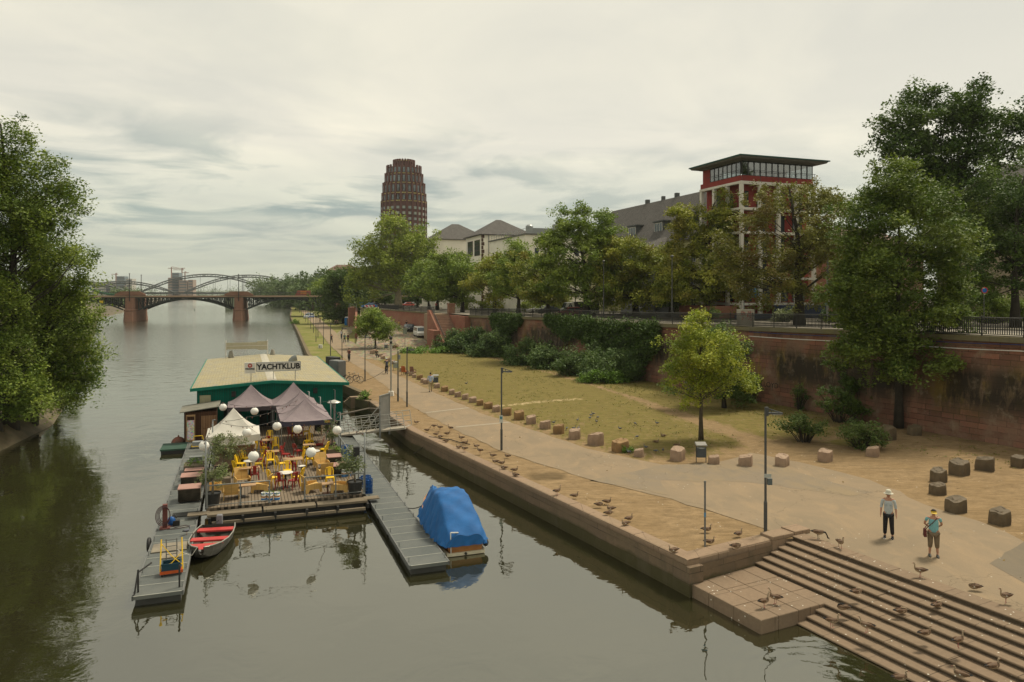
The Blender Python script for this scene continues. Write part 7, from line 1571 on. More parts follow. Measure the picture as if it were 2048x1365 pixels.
# ---------------- birds ----------------
GB1=M('goose brown back',(.145,.085,.045),(.08,.05,.03),scale=14,bump=.3); GB2=M('goose pale breast',(.34,.255,.165),(.26,.19,.12),scale=14); GB3=M('goose black',(.012,.011,.010)); GB4=M('goose white',(.62,.58,.5)); GB5=M('goose pink legs',(.36,.12,.10)); GB6=M('goose rusty brown',(.15,.085,.045),(.09,.055,.032),scale=12)
def goose_mesh(pose,sc=1.,kind='egypt'):
    m=MB(); m.smooth=True; sit=pose in('sit','sleep'); bz=.13 if sit else .33; tilt=.0 if pose in('sit','sleep','graze') else .06
    prof=[(-.34,.015,.012,.03),(-.27,.045,.03,.02),(-.18,.085,.06,.01),(-.06,.12,.105,0),(.06,.13,.12,0),(.16,.115,.11,.012),(.23,.08,.085,.03),(.27,.035,.04,.045)]
    N=10; rings=[[ (x,w*math.cos(a),bz+dz+x*tilt+h*math.sin(a)) for a in [2*math.pi*k/N for k in range(N)]] for x,w,h,dz in prof]
    back=GB1 if kind!='pigeon' else M('pigeon grey',(.14,.145,.16),(.07,.075,.09),scale=9); belly=GB2 if kind!='pigeon' else back
    vs=[p for r in rings for p in r]
    for part,ks in ((back,[0,1,2,3,4]),(belly,[5,6,7,8,9])): 
        m.mat(part); m.add(vs,[(i*N+k,i*N+(k+1)%N,(i+1)*N+(k+1)%N,(i+1)*N+k) for i in range(len(rings)-1) for k in ks])
    m.mat(GB3); m.sphere((-.30,0,bz+.035),(.09,.04,.018),8,4)
    for s in (-1,1):
        m.mat(GB6 if kind=='egypt' else back); m.sphere((-.07,s*.095,bz+.04),(.20,.038,.07),10,6)
        if kind=='egypt': m.mat(GB4) if s>0 else m.mat(GB2); m.sphere((.07,s*.116,bz+.02),(.04,.018,.028),8,5)
        m.mat(GB3); m.sphere((-.25,s*.055,bz+.045),(.10,.022,.026),8,4)
    neck={'stand':[(.22,bz+.05),(.27,bz+.15),(.26,bz+.26),(.29,bz+.33)],'sit':[(.21,bz+.05),(.25,bz+.13),(.22,bz+.20),(.25,bz+.245)],'sleep':[(.20,bz+.05),(.22,bz+.12),(.13,bz+.155),(.04,bz+.15)],'graze':[(.24,bz+.02),(.34,bz+.02),(.42,bz-.12),(.46,bz-.26)],'call':[(.20,bz+.07),(.22,bz+.18),(.24,bz+.30),(.29,bz+.39)]}[pose]
    nm=GB3 if kind=='canada' else (GB2 if kind=='egypt' else back)
    m.mat(nm); m.tube([(x,0,z) for x,z in neck],[.062,.036,.030,.032],8); hx,hz=neck[-1]; dx=-1 if pose=='sleep' else 1; dz=-.5 if pose=='graze' else 0
    m.mat(nm); m.sphere((hx+.015*dx,0,hz+.01),(.050,.034,.036),10,7)
    if kind=='egypt':
        for s in (-1,1): m.mat(GB6); m.sphere((hx+.02*dx,s*.026,hz+.014),(.02,.012,.015),6,4)
    if kind=='canada': m.mat(GB4); m.sphere((hx,0,hz-.015),(.02,.036,.02),8,5)
    m.mat(GB5 if kind!='canada' else GB3); m.tube([(hx+.05*dx,0,hz+dz*.03),(hx+.105*dx,0,hz-.012+dz*.09)],[.016,.007],6)
    if not sit:
        for s in (-1,1): m.mat(GB5 if kind!='canada' else GB3); m.tube([(0+.03*s,s*.05,bz-.08),(.01+.04*s,s*.052,.12),(.0+.04*s,s*.05,.01)],[.018,.010,.010],6); m.sphere((.03+.04*s,s*.05,.008),(.04,.03,.008),6,4)
    return m
_gm={}
def bird(name,lab,p,pose,face,sc=1.,kind='egypt',group=None,cat='goose'):
    k=(pose,kind)
    if k not in _gm:
        o=goose_mesh(pose,1,kind).build(name,None); _gm[k]=o.data; o.location=p; o.rotation_euler=(0,0,R(face)); 
    else: o=bpy.data.objects.new(name,_gm[k]); C.objects.link(o); o.location=p; o.rotation_euler=(0,0,R(face))
    s9=sc*(.61 if kind!='pigeon' else .85); o.scale=(s9,s9,s9); return tag(o,lab,cat,group)
PO={'s':'sit','t':'stand','z':'sleep','g':'graze','c':'call'}
PW={'s':'resting goose ','t':'standing goose ','z':'goose sleeping with tucked head ','g':'grazing goose ','c':'goose stretching its neck '}
rb=random.Random(12)
strip=[('s',833,847),('s',854,863),('g',868,858),('t',880,861),('s',872,871),('s',894,870),('t',901,862),('z',881,876),('s',892,885),('s',918,897),('c',923,882),('s',930,888),('t',929,904),('s',953,895),('t',960,908),('s',986,914),('s',1015,915),('s',991,926),('s',1003,929),('z',1008,939),('s',1029,943),('s',1031,953),('t',1114,991),('s',1149,995),('s',1214,1007),('z',1198,1013),('s',1222,1021),('z',1217,1030),('s',1258,1041),('s',1251,1051)]
for i,(k,x,y) in enumerate(strip):
    p=W(x,y,.055 if k!='t' else .055); bird('goose',PW[k]+'on the quay strip, %s from the gangway end'%ORD[i],p,PO[k],rb.choice([0,15,170,190,-20,150,30,210]),1.02,group='geese on the sandy quay strip')
one=[('s',1413,1063,0,'behind the thin marker post'),('s',1419,1088,0,'right beside the foot of the thin marker post'),('s',1477,1072,30,'midway between marker post and lamp post'),('z',1472,1097,0,'on the coping stone near the river steps'),('s',1347,1105,200,'on the coping left of the quay corner'),('t',1680,1096,-80,'facing the camera on the top step edge'),('t',1841,1154,170,'on the top step edge below the woman'),('z',1950,1179,170,'on the asphalt above the steps at the right'),('z',2012,1206,190,'standing with tucked head at the far right above the steps')]
for k,x,y,f,lab in one: bird('goose',PW[k]+lab if 'tucked head' not in lab else 'brown goose '+lab,W(x,y,.05),'stand' if 'tucked head' in lab else PO[k],f,1.05)
bird('goose','large Canada goose with a black neck grazing at the top of the steps',W(1636,1078,.05),'graze',-15,1.2,'canada')
stp=[('z',1713,1189,3,10,'high on the steps, left one'),('z',1874,1216,2,20,'second step from the top at the right'),('z',1802,1228,4,0,'in the middle of the steps'),('t',1663,1256,6,-30,'on the lower steps beside the landing'),('t',1734,1266,6,160,'low on the steps right of the landing'),('s',1850,1272,4,10,'right of the middle of the steps'),('t',1916,1296,4,20,'in the right half of the steps'),('s',1986,1339,3,10,'near the caption corner of the steps'),('s',1924,1356,4,150,'at the bottom edge near the right corner'),('s',1800,1362,7,0,'largest one cut by the bottom edge'),('c',1528,1216,6,20,'with raised neck at the landing corner, the larger of two'),('c',1551,1208,6,160,'facing another at the landing corner, the smaller of two')]
for k,x,y,lv,f,lab in stp: 
    lab2=lab.replace(' near the caption corner of the steps','').replace('near the caption corner of the steps','near the right edge low on the steps')
    bird('goose',PW[k]+lab2,W(x,y,-.12*lv+.01),PO[k],f,1.06)
bird('goose','black and white goose lying on the steps just right of the landing',W(1687,1221,-.60),'sleep',180,1.15,'canada')
for k,x,y,f,lab in (('s',1327,874,180,'on the lawn, farthest from the boulders'),('s',1312,886,0,'on the lawn behind the small square boulder'),('s',1354,893,0,'on the bare lawn left of the young tree')): bird('goose',PW[k]+lab,W(x,y,0),PO[k],f)
pg=[(1425,55),(1443,45),(1418,78),(1480,73),(1470,107),(1320,95),(1235,160),(1290,160),(1327,158),(1772,122),(1655,163),(1947,120),(1790,228),(1725,350),(1858,312),(1935,342),(1993,335),(1130,115)]
for i,(x,y) in enumerate(pg):
    px,py=Z5(x,y); bird('pigeon','grey pigeon pecking on the bare lawn behind the boulders',W(px,py,0),'stand' if i%3 else 'graze',rb.uniform(0,360),.52,'pigeon',group='pigeons pecking on the lawn',cat='pigeon')
bird('pigeon','dark pigeon standing on a boulder of the lawn row',W(932,783,.0)+Vector((0,.3,.55)),'stand',20,.55,'pigeon',cat='pigeon'); bird('pigeon','dark bird on the left pontoon behind the trolley',W(373,1070,-.79),'stand',60,.6,'pigeon',cat='pigeon')

# ---------------- people ----------------
SK=M('skin',(.42,.22,.14),(.36,.18,.115),rough=.6,scale=6); HAIR=M('dark brown hair',(.025,.016,.01)); 
def skin(name,chains,mat,par,sub=1,root=0):
    """chains: list of lists of ((x,y,z),r or (rx,ry)); points equal in position are merged"""
    vs=[];rs=[];es=[];key={}
    for ch in chains:
        pr=None
        for co_,r in ch:
            k=tuple(round(c,4) for c in co_)
            if k not in key: key[k]=len(vs); vs.append(co_); rs.append(r if isinstance(r,tuple) else (r,r))
            if pr is not None and pr!=key[k]: es.append((pr,key[k]))
            pr=key[k]
    me=bpy.data.meshes.new(name); me.from_pydata(vs,es,[]); o=bpy.data.objects.new(name,me); C.objects.link(o)
    md=o.modifiers.new('Skin','SKIN'); md.use_smooth_shade=True; sd=me.skin_vertices[0].data
    for i,r in enumerate(rs): sd[i].radius=r; sd[i].use_root=(i==root)
    s=o.modifiers.new('Sub','SUBSURF'); s.levels=sub; s.render_levels=sub
    bpy.context.view_layer.update(); dg=bpy.context.evaluated_depsgraph_get(); m2=bpy.data.meshes.new_from_object(o.evaluated_get(dg)); m2.name=name
    bpy.data.objects.remove(o); m2.materials.clear(); m2.materials.append(mat); q=bpy.data.objects.new(name,m2); C.objects.link(q); q.parent=par; return q
def person(lab,p,rz,pose='stand',shirt=(.5,.5,.5),trou=(.03,.03,.035),h=1.75,fem=False,short=False,sleeve='long',hat=None,hair=(.025,.016,.01),shoe=(.05,.045,.04),detail=False,wide=1.,group=None,bag=None,cropped=False):
    """faces local -Y"""
    t=thing('person',lab,'person',p,rz,group); t.scale=(h/1.75,)*3; S1=M('cloth %.3f %.3f %.3f'%shirt,shirt,tuple(c*.8 for c in shirt),scale=5,bump=.3,bscale=9); T1=M('cloth %.3f %.3f %.3f'%trou,trou,tuple(c*.75 for c in trou),scale=5,bump=.3,bscale=9); w=wide
    sit=pose in('sit','cycle'); hz=.92 if not sit else (.55 if pose=='sit' else .98); dz=hz-.92; lean=-.03 if pose!='cycle' else -.28; ly=lambda f:lean*f
    if pose=='walk': kn=[((-.10,-.16,.50),(-.10,-.24,.09)),((.10,.06,.49),(.10,.30,.13))]
    elif pose=='sit': kn=[((-.12,-.44,.52),(-.13,-.46,.08)),((.12,-.44,.52),(.13,-.40,.08))]
    elif pose=='cycle': kn=[((-.11,-.36,.74),(-.11,-.14,.34)),((.11,-.28,.62),(.11,-.12,.20))]
    else: kn=[((-.105,-.02,.50),(-.12,.03,.09)),((.105,-.03,.50),(.13,.0,.09))]
    sh=1.42+dz; hip=(0,0,hz)
    hands={'stand':[((-.235*w,.02,sh-.30),(-.25*w,-.08,sh-.55)),((.235*w,.02,sh-.30),(.25*w,-.08,sh-.55))],'walk':[((-.23,.10,sh-.28),(-.23,-.02,sh-.50)),((.23,-.05,sh-.29),(.23,-.22,sh-.48))],'sit':[((-.22,-.05,sh-.29),(-.12,-.28,sh-.42)),((.22,-.05,sh-.29),(.12,-.28,sh-.42))],'cycle':[((-.23,-.38,sh-.20),(-.21,-.52,sh-.36)),((.23,-.38,sh-.20),(.21,-.52,sh-.36))],'back':[((-.25*w,.10,sh-.28),(-.06,.20,sh-.46)),((.25*w,.10,sh-.28),(.06,.20,sh-.46))]}[pose if pose!='back' else 'back']
    chest=(0,ly(.7),1.25+dz); neck=(0,ly(1),1.47+dz); head=(0,ly(1)-.01,1.565+dz); crown=(0,ly(1)-.0,1.675+dz)
    ch=[[(hip,(.14*w,.10)),((0,ly(.4),1.08+dz),(.125*w,.09)),(chest,(.15*w,.105)),((0,ly(1),1.40+dz),(.085,.06)),(neck,.05),(head,(.072,.088)),(crown,(.052,.062))]]
    for s,(el,hd) in zip((-1,1),hands):
        sp=(s*.175*w,ly(.95),sh-.02); m_=tuple(a*.35+b*.65 for a,b in zip(el,hd)); dirv=Vector(hd)-Vector(el); dirv.normalize(); palm=tuple(Vector(hd)+dirv*.06)
        ch.append([((0,ly(1),1.40+dz),(.085,.06)),(sp,.052),(el,.038),(m_,.032),(hd,.024),(palm,(.032,.018))])
        if detail:
            side=dirv.cross(Vector((s,0,0))); side.normalize()
            for k,(o_,L) in enumerate(((-.030,.060),(-.010,.072),(.010,.068),(.030,.052))): q=Vector(palm)+side*o_; e=q+dirv*L*.6; ch.append([(palm,(.032,.018)),(tuple(q+dirv*.015),.0095),(tuple(e),.0085),(tuple(e+dirv*L*.4+Vector((-s*.015,0,0))),.007)])
            q=Vector(hd)+side*.04+dirv*.03; ch.append([(hd,.024),(tuple(q),.011),(tuple(q+dirv*.03),.008)])
    for s,(k_,f_) in zip((-1,1),kn):
        ch.append([(hip,(.14*w,.10)),((s*.09*w,0,hz-.08),.085*w),(k_,.055),(tuple(a*.55+b*.45 for a,b in zip(k_,f_)),.052),(f_,.036),((f_[0],f_[1]-.10,max(.035,f_[2]-.055)),.032)])
    body=skin('body',ch,SK,t,sub=2 if detail else 1)
    # clothes
    cz=[[(tuple((hip[0],hip[1],hip[2]-.12)),(.168*w,.128)),((0,ly(.4),1.08+dz),(.152*w,.118)),(chest,(.160*w,.124)),((0,ly(1)+.01,1.375+dz),(.10,.078)),((0,ly(1)+.01,1.425+dz),(.07,.06))]]
    for s,(el,hd) in zip((-1,1),hands):
        sp=(s*.178*w,ly(.95),sh-.03); e2=el if sleeve!='short' else tuple(a*.45+b*.55 for a,b in zip(sp,el)); L=[((0,ly(1)+.01,1.375+dz),(.10,.078)),(sp,.062),(e2,.050)]
        if sleeve=='long': L.append((tuple(a*.15+b*.85 for a,b in zip(el,hd)),.042))
        if sleeve=='rolled': L.append((tuple(a*.75+b*.25 for a,b in zip(el,hd)),.052))
        cz.append(L)
    skin('shirt',cz,S1,t,sub=2 if detail else 1)
    tz=[]
    for s,(k_,f_) in zip((-1,1),kn):
        L=[((0,0,hz-.01),(.155*w,.115)),((s*.092*w,0,hz-.10),.102*w)]; 
        if short: L.append((tuple(a*.3+b*.7 for a,b in zip((s*.092,0,hz-.1),k_)),.085))
        else: L+= [(k_,.082*(1.1 if cropped else 1)),(tuple(a*(.5 if cropped else .05)+b*(.5 if cropped else .95) for a,b in zip(k_,f_)),.075 if cropped else .066)]
        tz.append(L)
    skin('trousers',tz,T1,t,sub=2 if detail else 1)
    for s,(k_,f_) in zip((-1,1),kn):
        m=MB(); m.smooth=True; z=max(.0,f_[2]-.09); m.loft([[(f_[0]+x*sc_,f_[1]+.07-yy,z+zz) for x,zz in ((-1,0),(1,0),(1,hh*.6),(.5,hh),(-.5,hh),(-1,hh*.6))] for yy,sc_,hh in ((0,.028,.07),(.03,.04,.10),(.12,.042,.095),(.20,.045,.06),(.27,.035,.045),(.295,.015,.03))]); m.build('shoe',M('shoe %.2f'%shoe[0],shoe),t)
    HM=M('hair %.3f %.3f'%(hair[0],hair[1]),hair); hx,hy,hz_=head; m=MB(); m.smooth=True; m.sphere((hx,hy+.022,hz_+.058),(.086,.100,.088),12,8)
    if fem: m.sphere((hx,hy+.085,hz_+.02),(.07,.05,.09),10,6)
    m.build('hair',HM,t)
    if detail:
        m=MB(); m.smooth=True; m.loft([[(hx+a,hy-.086-b,hz_+.0+c) for a,b,c in pts] for pts in (((-.012,0,-.01),(.012,0,-.01),(.0,.026,-.012),(0,.02,0)),((-.008,0,.035),(.008,0,.035),(0,.006,.035),(0,.004,.036)))]); 
        for s in (-1,1): m.sphere((hx+s*.078,hy,hz_+.01),(.012,.02,.028),8,5)
        m.build('nose_and_ears',SK,t); m=MB()
        for s in (-1,1): m.sphere((hx+s*.03,hy-.083,hz_+.028),(.014,.008,.007),8,5)
        m.sphere((hx,hy-.086,hz_-.035),(.024,.008,.005),8,4); m.build('eyes_and_mouth',M('dark face details',(.09,.035,.03)),t)
    if hat=='brim':
        m=MB(); m.smooth=True; m.lathe([(.165,-.02),(.16,-.012),(.10,.005),(.098,.05),(.085,.095),(.05,.12),(.01,.127)],20,(hx,hy+.005,hz_+.075),cap=False); m.lathe([(.165,-.021),(.1,-.004),(.01,0)],20,(hx,hy+.005,hz_+.075),cap=False); m.build('hat',M('cream hat',(.62,.58,.46)),t)
    if hat=='visor':
        m=MB(); m.smooth=True; m.lathe([(.094,-.01),(.096,.035)],18,(hx,hy+.01,hz_+.055),cap=False); m.add([(hx+.09*math.sin(a),hy-.085*math.cos(a)+.0,hz_+.05) for a in [R(d) for d in range(-70,71,20)]]+[(hx+.12*math.sin(a),hy-.185*math.cos(a),hz_+.02) for a in [R(d) for d in range(-60,61,17)]][:8],[(k,k+1,9+k-1,8+k-1) if 0 else (k,k+1,8+k+1,8+k) for k in range(7)]); m.build('visor',M('yellow visor',(.62,.42,.05)),t)
    if hat=='helmet': m=MB(); m.smooth=True; m.sphere((hx,hy+.01,hz_+.085),(.105,.13,.085),12,8); m.build('helmet',M('white helmet',(.6,.6,.57)),t)
    if bag=='backpack': m=MB(); m.smooth=True; m.sphere((0,ly(.8)+.20,1.23+dz),(.15,.10,.22),10,8); m.build('backpack',BLK,t)
    return t
pm=person('man in a cream sun hat and pale blue shirt standing above the river steps',W(1777,1076),R(-28),'stand',(.44,.48,.48),(.016,.015,.017),1.78,sleeve='rolled',hat='brim',shoe=(.02,.018,.018),detail=True)
m=MB(); 
for s in (-1,1):
    for z in (0.0,): m.box((s*.125,-.06,.012),(.085,.31,.022))
m.build('white_sole',M('white shoe sole',(.6,.58,.54)),pm)
m=MB(); m.bx(-.105,-.04,-.137,-.11,1.19,1.26); m.bx(.04,.105,-.137,-.11,1.19,1.26); m.build('shirt_pockets',M('shirt seam blue',(.36,.40,.41)),pm)
pw=person('woman with a yellow visor, turquoise shirt and brown cropped trousers, hands behind her back',W(1867,1113),R(-22),'back',(.19,.42,.44),(.17,.125,.075),1.66,fem=True,sleeve='short',hat='visor',shoe=(.07,.068,.06),detail=True,wide=1.12,cropped=True)
t=thing('shoulder_bag','dark red shoulder bag hanging at the hip of the woman in turquoise','bag',W(1867,1113),R(-22)); m=MB(); m.loft([[(-.31,-.14,.66),(-.21,-.14,.66),(-.21,.12,.66),(-.31,.12,.66)],[(-.30,-.12,.92),(-.22,-.12,.92),(-.22,.10,.92),(-.30,.10,.92)]]); m.build('bag',M('dark red leather',(.10,.022,.018)),t,bevel=.02); m=MB(); m.tube([(-.26,-.1,.90),(-.20,-.155,1.02),(-.05,-.165,1.18),(.08,-.12,1.33),(.12,-.0,1.375),(.05,.10,1.3),(-.16,.14,1.05),(-.26,.08,.9)],[.014]*8,5); m.build('strap',M('brown leather strap',(.08,.03,.02)),t)
person('man walking away in a light blue shirt and beige trousers on the path',W(861,784),R(190),'walk',(.38,.46,.60),(.42,.34,.20),1.82,hair=(.01,.008,.006),sleeve='long')
person('person sitting on the first boulders by the small round tree',W(753,716)+Vector((0,0,-.05)),R(30),'sit',(.09,.085,.05),(.03,.03,.025),1.75,hair=(.3,.28,.24))
for i,(lab,px,py,rz,po,sh_,tr_) in enumerate([('walker in a green and white top, middle of three on the path',689,686,180,'walk',(.07,.17,.12),(.02,.02,.02)),('walker in dark red beside the one in green on the path',696,686,180,'walk',(.06,.018,.02),(.02,.02,.02)),('runner on the path near the lamp post behind the roof',663,687,0,'walk',(.06,.065,.07),(.025,.025,.03)),('pedestrian with a green bag left of the blue cabin',671,652,0,'walk',(.03,.03,.035),(.02,.02,.025)),('pedestrian in dark clothes close to the blue cabin',675,652,0,'walk',(.09,.08,.06),(.03,.03,.03)),('person in a pink top on the upper street behind the railing',871,611,0,'walk',(.45,.05,.07),(.05,.05,.05))]):
    p=W(px,py) if i<5 else D(872,166,street_z(166)); person(lab,p,R(rz),po,sh_,tr_,1.76,sleeve='short' if i in(2,5) else 'long')
person('dark dressed woman walking on the street beside the brown chestnut',D(1686,62,street_z(62)),R(70),'walk',(.012,.012,.016),(.02,.02,.024),1.72,fem=True,hair=(.07,.025,.015),sleeve='short')
# ---------------- bicycles ----------------
def bicycle(lab,p,rz,col=(.03,.03,.04),lean=0):
    t=thing('bicycle',lab,'bicycle',p,rz); t.rotation_euler=(lean,0,rz); FM=M('bike %.2f %.2f'%(col[0],col[2]),col,rough=.4)
    for x in (-.52,.52):
        m=MB(); m.tube([(x+.33*math.cos(a),0,.35+.33*math.sin(a)) for a in [2*math.pi*k/20 for k in range(21)]],.022,5,False); q=m.build('wheel',BLK,t); m=MB()
        for k in range(8): a=math.pi*k/8; m.tube([(x+.32*math.cos(a),0,.35+.32*math.sin(a)),(x-.32*math.cos(a),0,.35-.32*math.sin(a))],.004,3)
        m.build('spokes',GALV,q)
    m=MB(); bb=(-.06,0,.32); st=(-.2,0,.82); hd=(.36,0,.82); m.tube([(-.52,0,.35),bb],.015,5); m.tube([bb,st],.018,5); m.tube([bb,(.38,0,.72)],.02,5); m.tube([(-.18,0,.74),hd],.016,5); m.tube([(-.52,0,.35),(-.18,0,.74)],.012,5); m.tube([(.52,0,.35),hd],.016,5); m.tube([(-.75,0,.5),(-.52,0,.71),(-.3,0,.62)],.02,4); m.build('frame',FM,t)
    m=MB(); m.tube([hd,(.34,0,.98)],.014,5); m.tube([(.25,-.26,1.0),(.36,-.12,1.0),(.36,.12,1.0),(.25,.26,1.0)],.013,5); m.build('handlebar',GALV,t); m=MB(); m.tube([st,(-.21,0,.92)],.012,5); m.sphere((-.22,0,.94),(.13,.07,.035),8,5); m.build('saddle',BLK,t)
    m=MB(); m.box((-.6,0,.74),(.3,.13,.02)); m.build('rack',BLK,t); return t
bicycle('dark bicycle standing on the quay corner beside the club roof, nearer one',W(710,767),R(0),(.04,.03,.06)); bicycle('second dark bicycle leaning behind the nearer one beside the club roof',W(701,765)+Vector((0,.35,0)),R(12),(.02,.02,.025))
bicycle('dark bicycle leaning in the rack beside the small round tree',W(745,700),R(20),(.03,.03,.03)); bicycle('yellow and blue bicycle parked beside the reddish boulder',W(783,700),R(35),(.3,.28,.03)); bicycle('teal bicycle parked beside the yellow one',W(787,697),R(30),(.02,.2,.25))
def rider(plab,blab,px,py,rz,sh_,tr_,z=0,hat=None,bag=None,col=(.02,.02,.02)):
    p=W(px,py,z); bicycle(blab,p,rz-R(90),col); f=Vector((math.sin(rz),-math.cos(rz),0)); person(plab,p-f*.18,rz,'cycle',sh_,tr_,1.72,hat=hat,bag=bag,short=False)
rider('cyclist in a dark red shirt riding towards the camera','bicycle under the cyclist in dark red',698,723,R(8),(.11,.02,.025),(.02,.02,.02))
rider('cyclist with a white helmet and dark jacket riding away','bicycle under the white helmeted cyclist',773,748,R(200),(.035,.04,.055),(.015,.015,.018),hat='helmet')
rider('cyclist in white riding beside the group of walkers','bicycle under the cyclist in white',683,678,R(190),(.5,.5,.5),(.03,.03,.03))
rider('cyclist in red far down the promenade','bicycle under the far cyclist in red',640,646,R(5),(.16,.03,.03),(.02,.02,.02))
rider('cyclist in yellow coming down the cobbled ramp','teal hire bicycle under the left ramp cyclist',798,658,R(20),(.50,.33,.10),(.3,.22,.13),1.75,col=(.02,.25,.25))
rider('cyclist in black coming down the cobbled ramp','teal hire bicycle under the right ramp cyclist',813,658,R(20),(.015,.015,.015),(.3,.2,.13),1.75,bag=None,col=(.02,.2,.2))
# bike rack, armchairs
t=thing('bike_rack','low grey tube bike rack round the small round tree','rack',W(750,703)); m=MB()
for x in (-1.7,0,1.7): m.tube([(x-.7,0,0),(x-.7,0,.8),(x+.7,0,.8),(x+.7,0,0)],.03,6)
m.build('hoops',GALV,t); m=MB(); m.box((0,0,.03),(4.6,.12,.06)); m.build('base_bar',GALV,t)
for lab,px,py,c in (('orange upholstered armchair by the boulder row',809,750,(.42,.12,.035)),('brown armchair with a curved back by the boulder row',826,751,(.24,.13,.09))):
    t=thing('armchair',lab,'armchair',W(px,py),R(160)); AM=M('chair fabric %.2f'%c[0],c); m=MB(); m.bx(-.28,.28,-.25,.25,.3,.45); m.build('seat',AM,t,bevel=.04); m=MB(); m.loft([[(-.26,.2,.45),(.26,.2,.45),(.26,.28,.45),(-.26,.28,.45)],[(-.22,.34,1.0),(.22,.34,1.0),(.22,.40,1.0),(-.22,.40,1.0)]]); m.build('backrest',AM,t,bevel=.02)
    for x in (-.25,.25):
        for y in (-.22,.22): m=MB(); m.tube([(x,y,0),(x,y,.32)],.025,5); m.build('leg',M('brown wood leg',(.12,.06,.035)),t)
        m=MB(); m.tube([(x,-.22,.3),(x,-.22,.62),(x,.25,.68)],.025,5); m.build('armrest',M('brown wood leg',(.12,.06,.035)),t)
# ---------------- vehicles ----------------
def vehicle(lab,p,rz,kind='car',col=(.5,.5,.5),extra=None,name='parked_car',cat='car',group=None):
    t=thing(name,lab,cat,p,rz,group); PM=M('car paint %.2f %.2f %.2f'%col,col,tuple(c*.9 for c in col),rough=.3,spec=.6,bump=0); L,Wd,Hh={'car':(4.3,1.75,1.45),'van':(4.7,1.85,1.95),'truck':(5.6,2.0,2.3)}[kind]; a=L/2; w=Wd/2
    if kind=='car': prof=[(-a,.3),(-a,.75),(-a+.9,.88),(a-.35,.92),(a,.8),(a,.3)]; cab=[(-a+1.0,.86),(-a+1.75,1.42),(a-1.15,1.45),(a-.3,.92)]
    elif kind=='van': prof=[(-a,.3),(-a,.85),(-a+.7,1.05),(a,1.05),(a,.3)]; cab=[(-a+.75,1.04),(-a+1.5,1.85),(a-.15,1.95),(a-.02,1.04)]
    else: prof=[(-a,.4),(-a,1.1),(-a+.3,1.2),(-a+1.9,1.2),(-a+1.9,.9),(a,.9),(a,.5),(a,.4)]; cab=[(-a+.3,1.19),(-a+.7,2.1),(-a+1.7,2.15),(-a+1.8,1.19)]
    m=MB(); m.ext(prof,-w,w); m.build('body',PM,t,bevel=.07); m=MB(); n=len(cab); vs=[(x,s*(w-(.03 if z<1.3 else .16)),z) for s in (-1,1) for x,z in cab]; m.add(vs,[tuple(range(n)),tuple(range(2*n-1,n-1,-1))]+[(n+k,n+(k+1)%n,(k+1)%n,k) for k in range(n)]); m.build('cabin',PM,t,bevel=.04)
    c0=Vector((sum(x for x,z in cab)/4,0,sum(z for x,z in cab)/4)); m=MB(); 
    zl,zh=cab[0][1]+.10,cab[1][1]-.12
    for s in (-1,1):
        x0,x1=cab[0][0]+.35,cab[3][0]-.25; y=lambda z:s*(w-.03-.13*max(0,(z-cab[0][1])/(cab[1][1]-cab[0][1]))+.012)
        xm=(x0+x1)/2
        for q0,q1,r0,r1 in ((x0,xm-.04,x0+.45,xm-.04),(xm+.04,x1,xm+.04,x1-.35)): m.add([(q0,y(zl),zl),(q1,y(zl),zl),(r1,y(zh),zh),(r0,y(zh),zh)],[(0,1,2,3) if s<0 else (3,2,1,0)])
    (xa,za),(xb,zb)=cab[0],cab[1]; f=lambda q:(xa+(xb-xa)*q-.03,za+(zb-za)*q+.02); p0,p1=f(.12),f(.88); m.add([(p0[0],-w+.16,p0[1]),(p0[0],w-.16,p0[1]),(p1[0],w-.22,p1[1]),(p1[0],-w+.22,p1[1])],[(3,2,1,0)])
    (xa,za),(xb,zb)=cab[3],cab[2]; f=lambda q:(xa+(xb-xa)*q+.03,za+(zb-za)*q+.02); p0,p1=f(.15),f(.85); m.add([(p0[0],-w+.16,p0[1]),(p0[0],w-.16,p0[1]),(p1[0],w-.22,p1[1]),(p1[0],-w+.22,p1[1])],[(0,1,2,3)])
    m.build('window_glass',glassmat(),t)
    for x in (-a+.8,a-.8):
        for s in (-1,1): m=MB(); m.at((x,s*(w-.1),.32),0,R(90)); m.lathe([(.05,-.1),(.31,-.1),(.32,-.05),(.32,.08),(.20,.115),(.05,.11)],16); m.at(); q=m.build('wheel',BLK,t)
    for s in (-1,1): m=MB(); m.box((-a-.005,s*(w-.3),.68),(.05,.32,.13)); m.build('headlight',M('lamp glass pale',(.6,.6,.55),rough=.2),t); m=MB(); m.box((a+.005,s*(w-.18),.80),(.05,.16,.32)); m.build('tail_light',M('red lamp glass',(.4,.02,.015),rough=.3),t)
    m=MB(); m.box((a+.03,0,.55),(.02,.5,.12)); m.build('number_plate',M('blank number plate',(.6,.6,.55)),t)
    if kind=='truck': m=MB(); m.bx(-a+1.95,a,-w,w,.92,1.3); m.bx(-a+1.95,a,-w+.06,w-.06,1.3,2.2); m.build('cargo_bed',BLK,t)
    if extra=='police':
        m=MB(); 
        for s in (-1,1): m.bx(-a+.5,a-.3,s*(w+.008)-.006,s*(w+.008)+.006,.55,.78)
        m.build('blue_stripe',M('police blue',(.01,.08,.35)),t); m=MB(); m.bx(-.3,-.1,-w+.3,w-.3,1.46 if kind=='car' else 1.94,1.56 if kind=='car' else 2.06); m.build('roof_light_bar',M('police blue',(.01,.08,.35)),t)
    return t
vehicle('white van parked beside the red stairs block on the cobbles',Vector((-17.3,139.5,ramp_z(139.5)+.04)),R(108),'van',(.56,.55,.5),cat='van')
vehicle('dark estate car parked behind the white van on the ramp foot',Vector((-20.6,149,ramp_z(149)+.03)),R(110),'car',(.025,.028,.035))
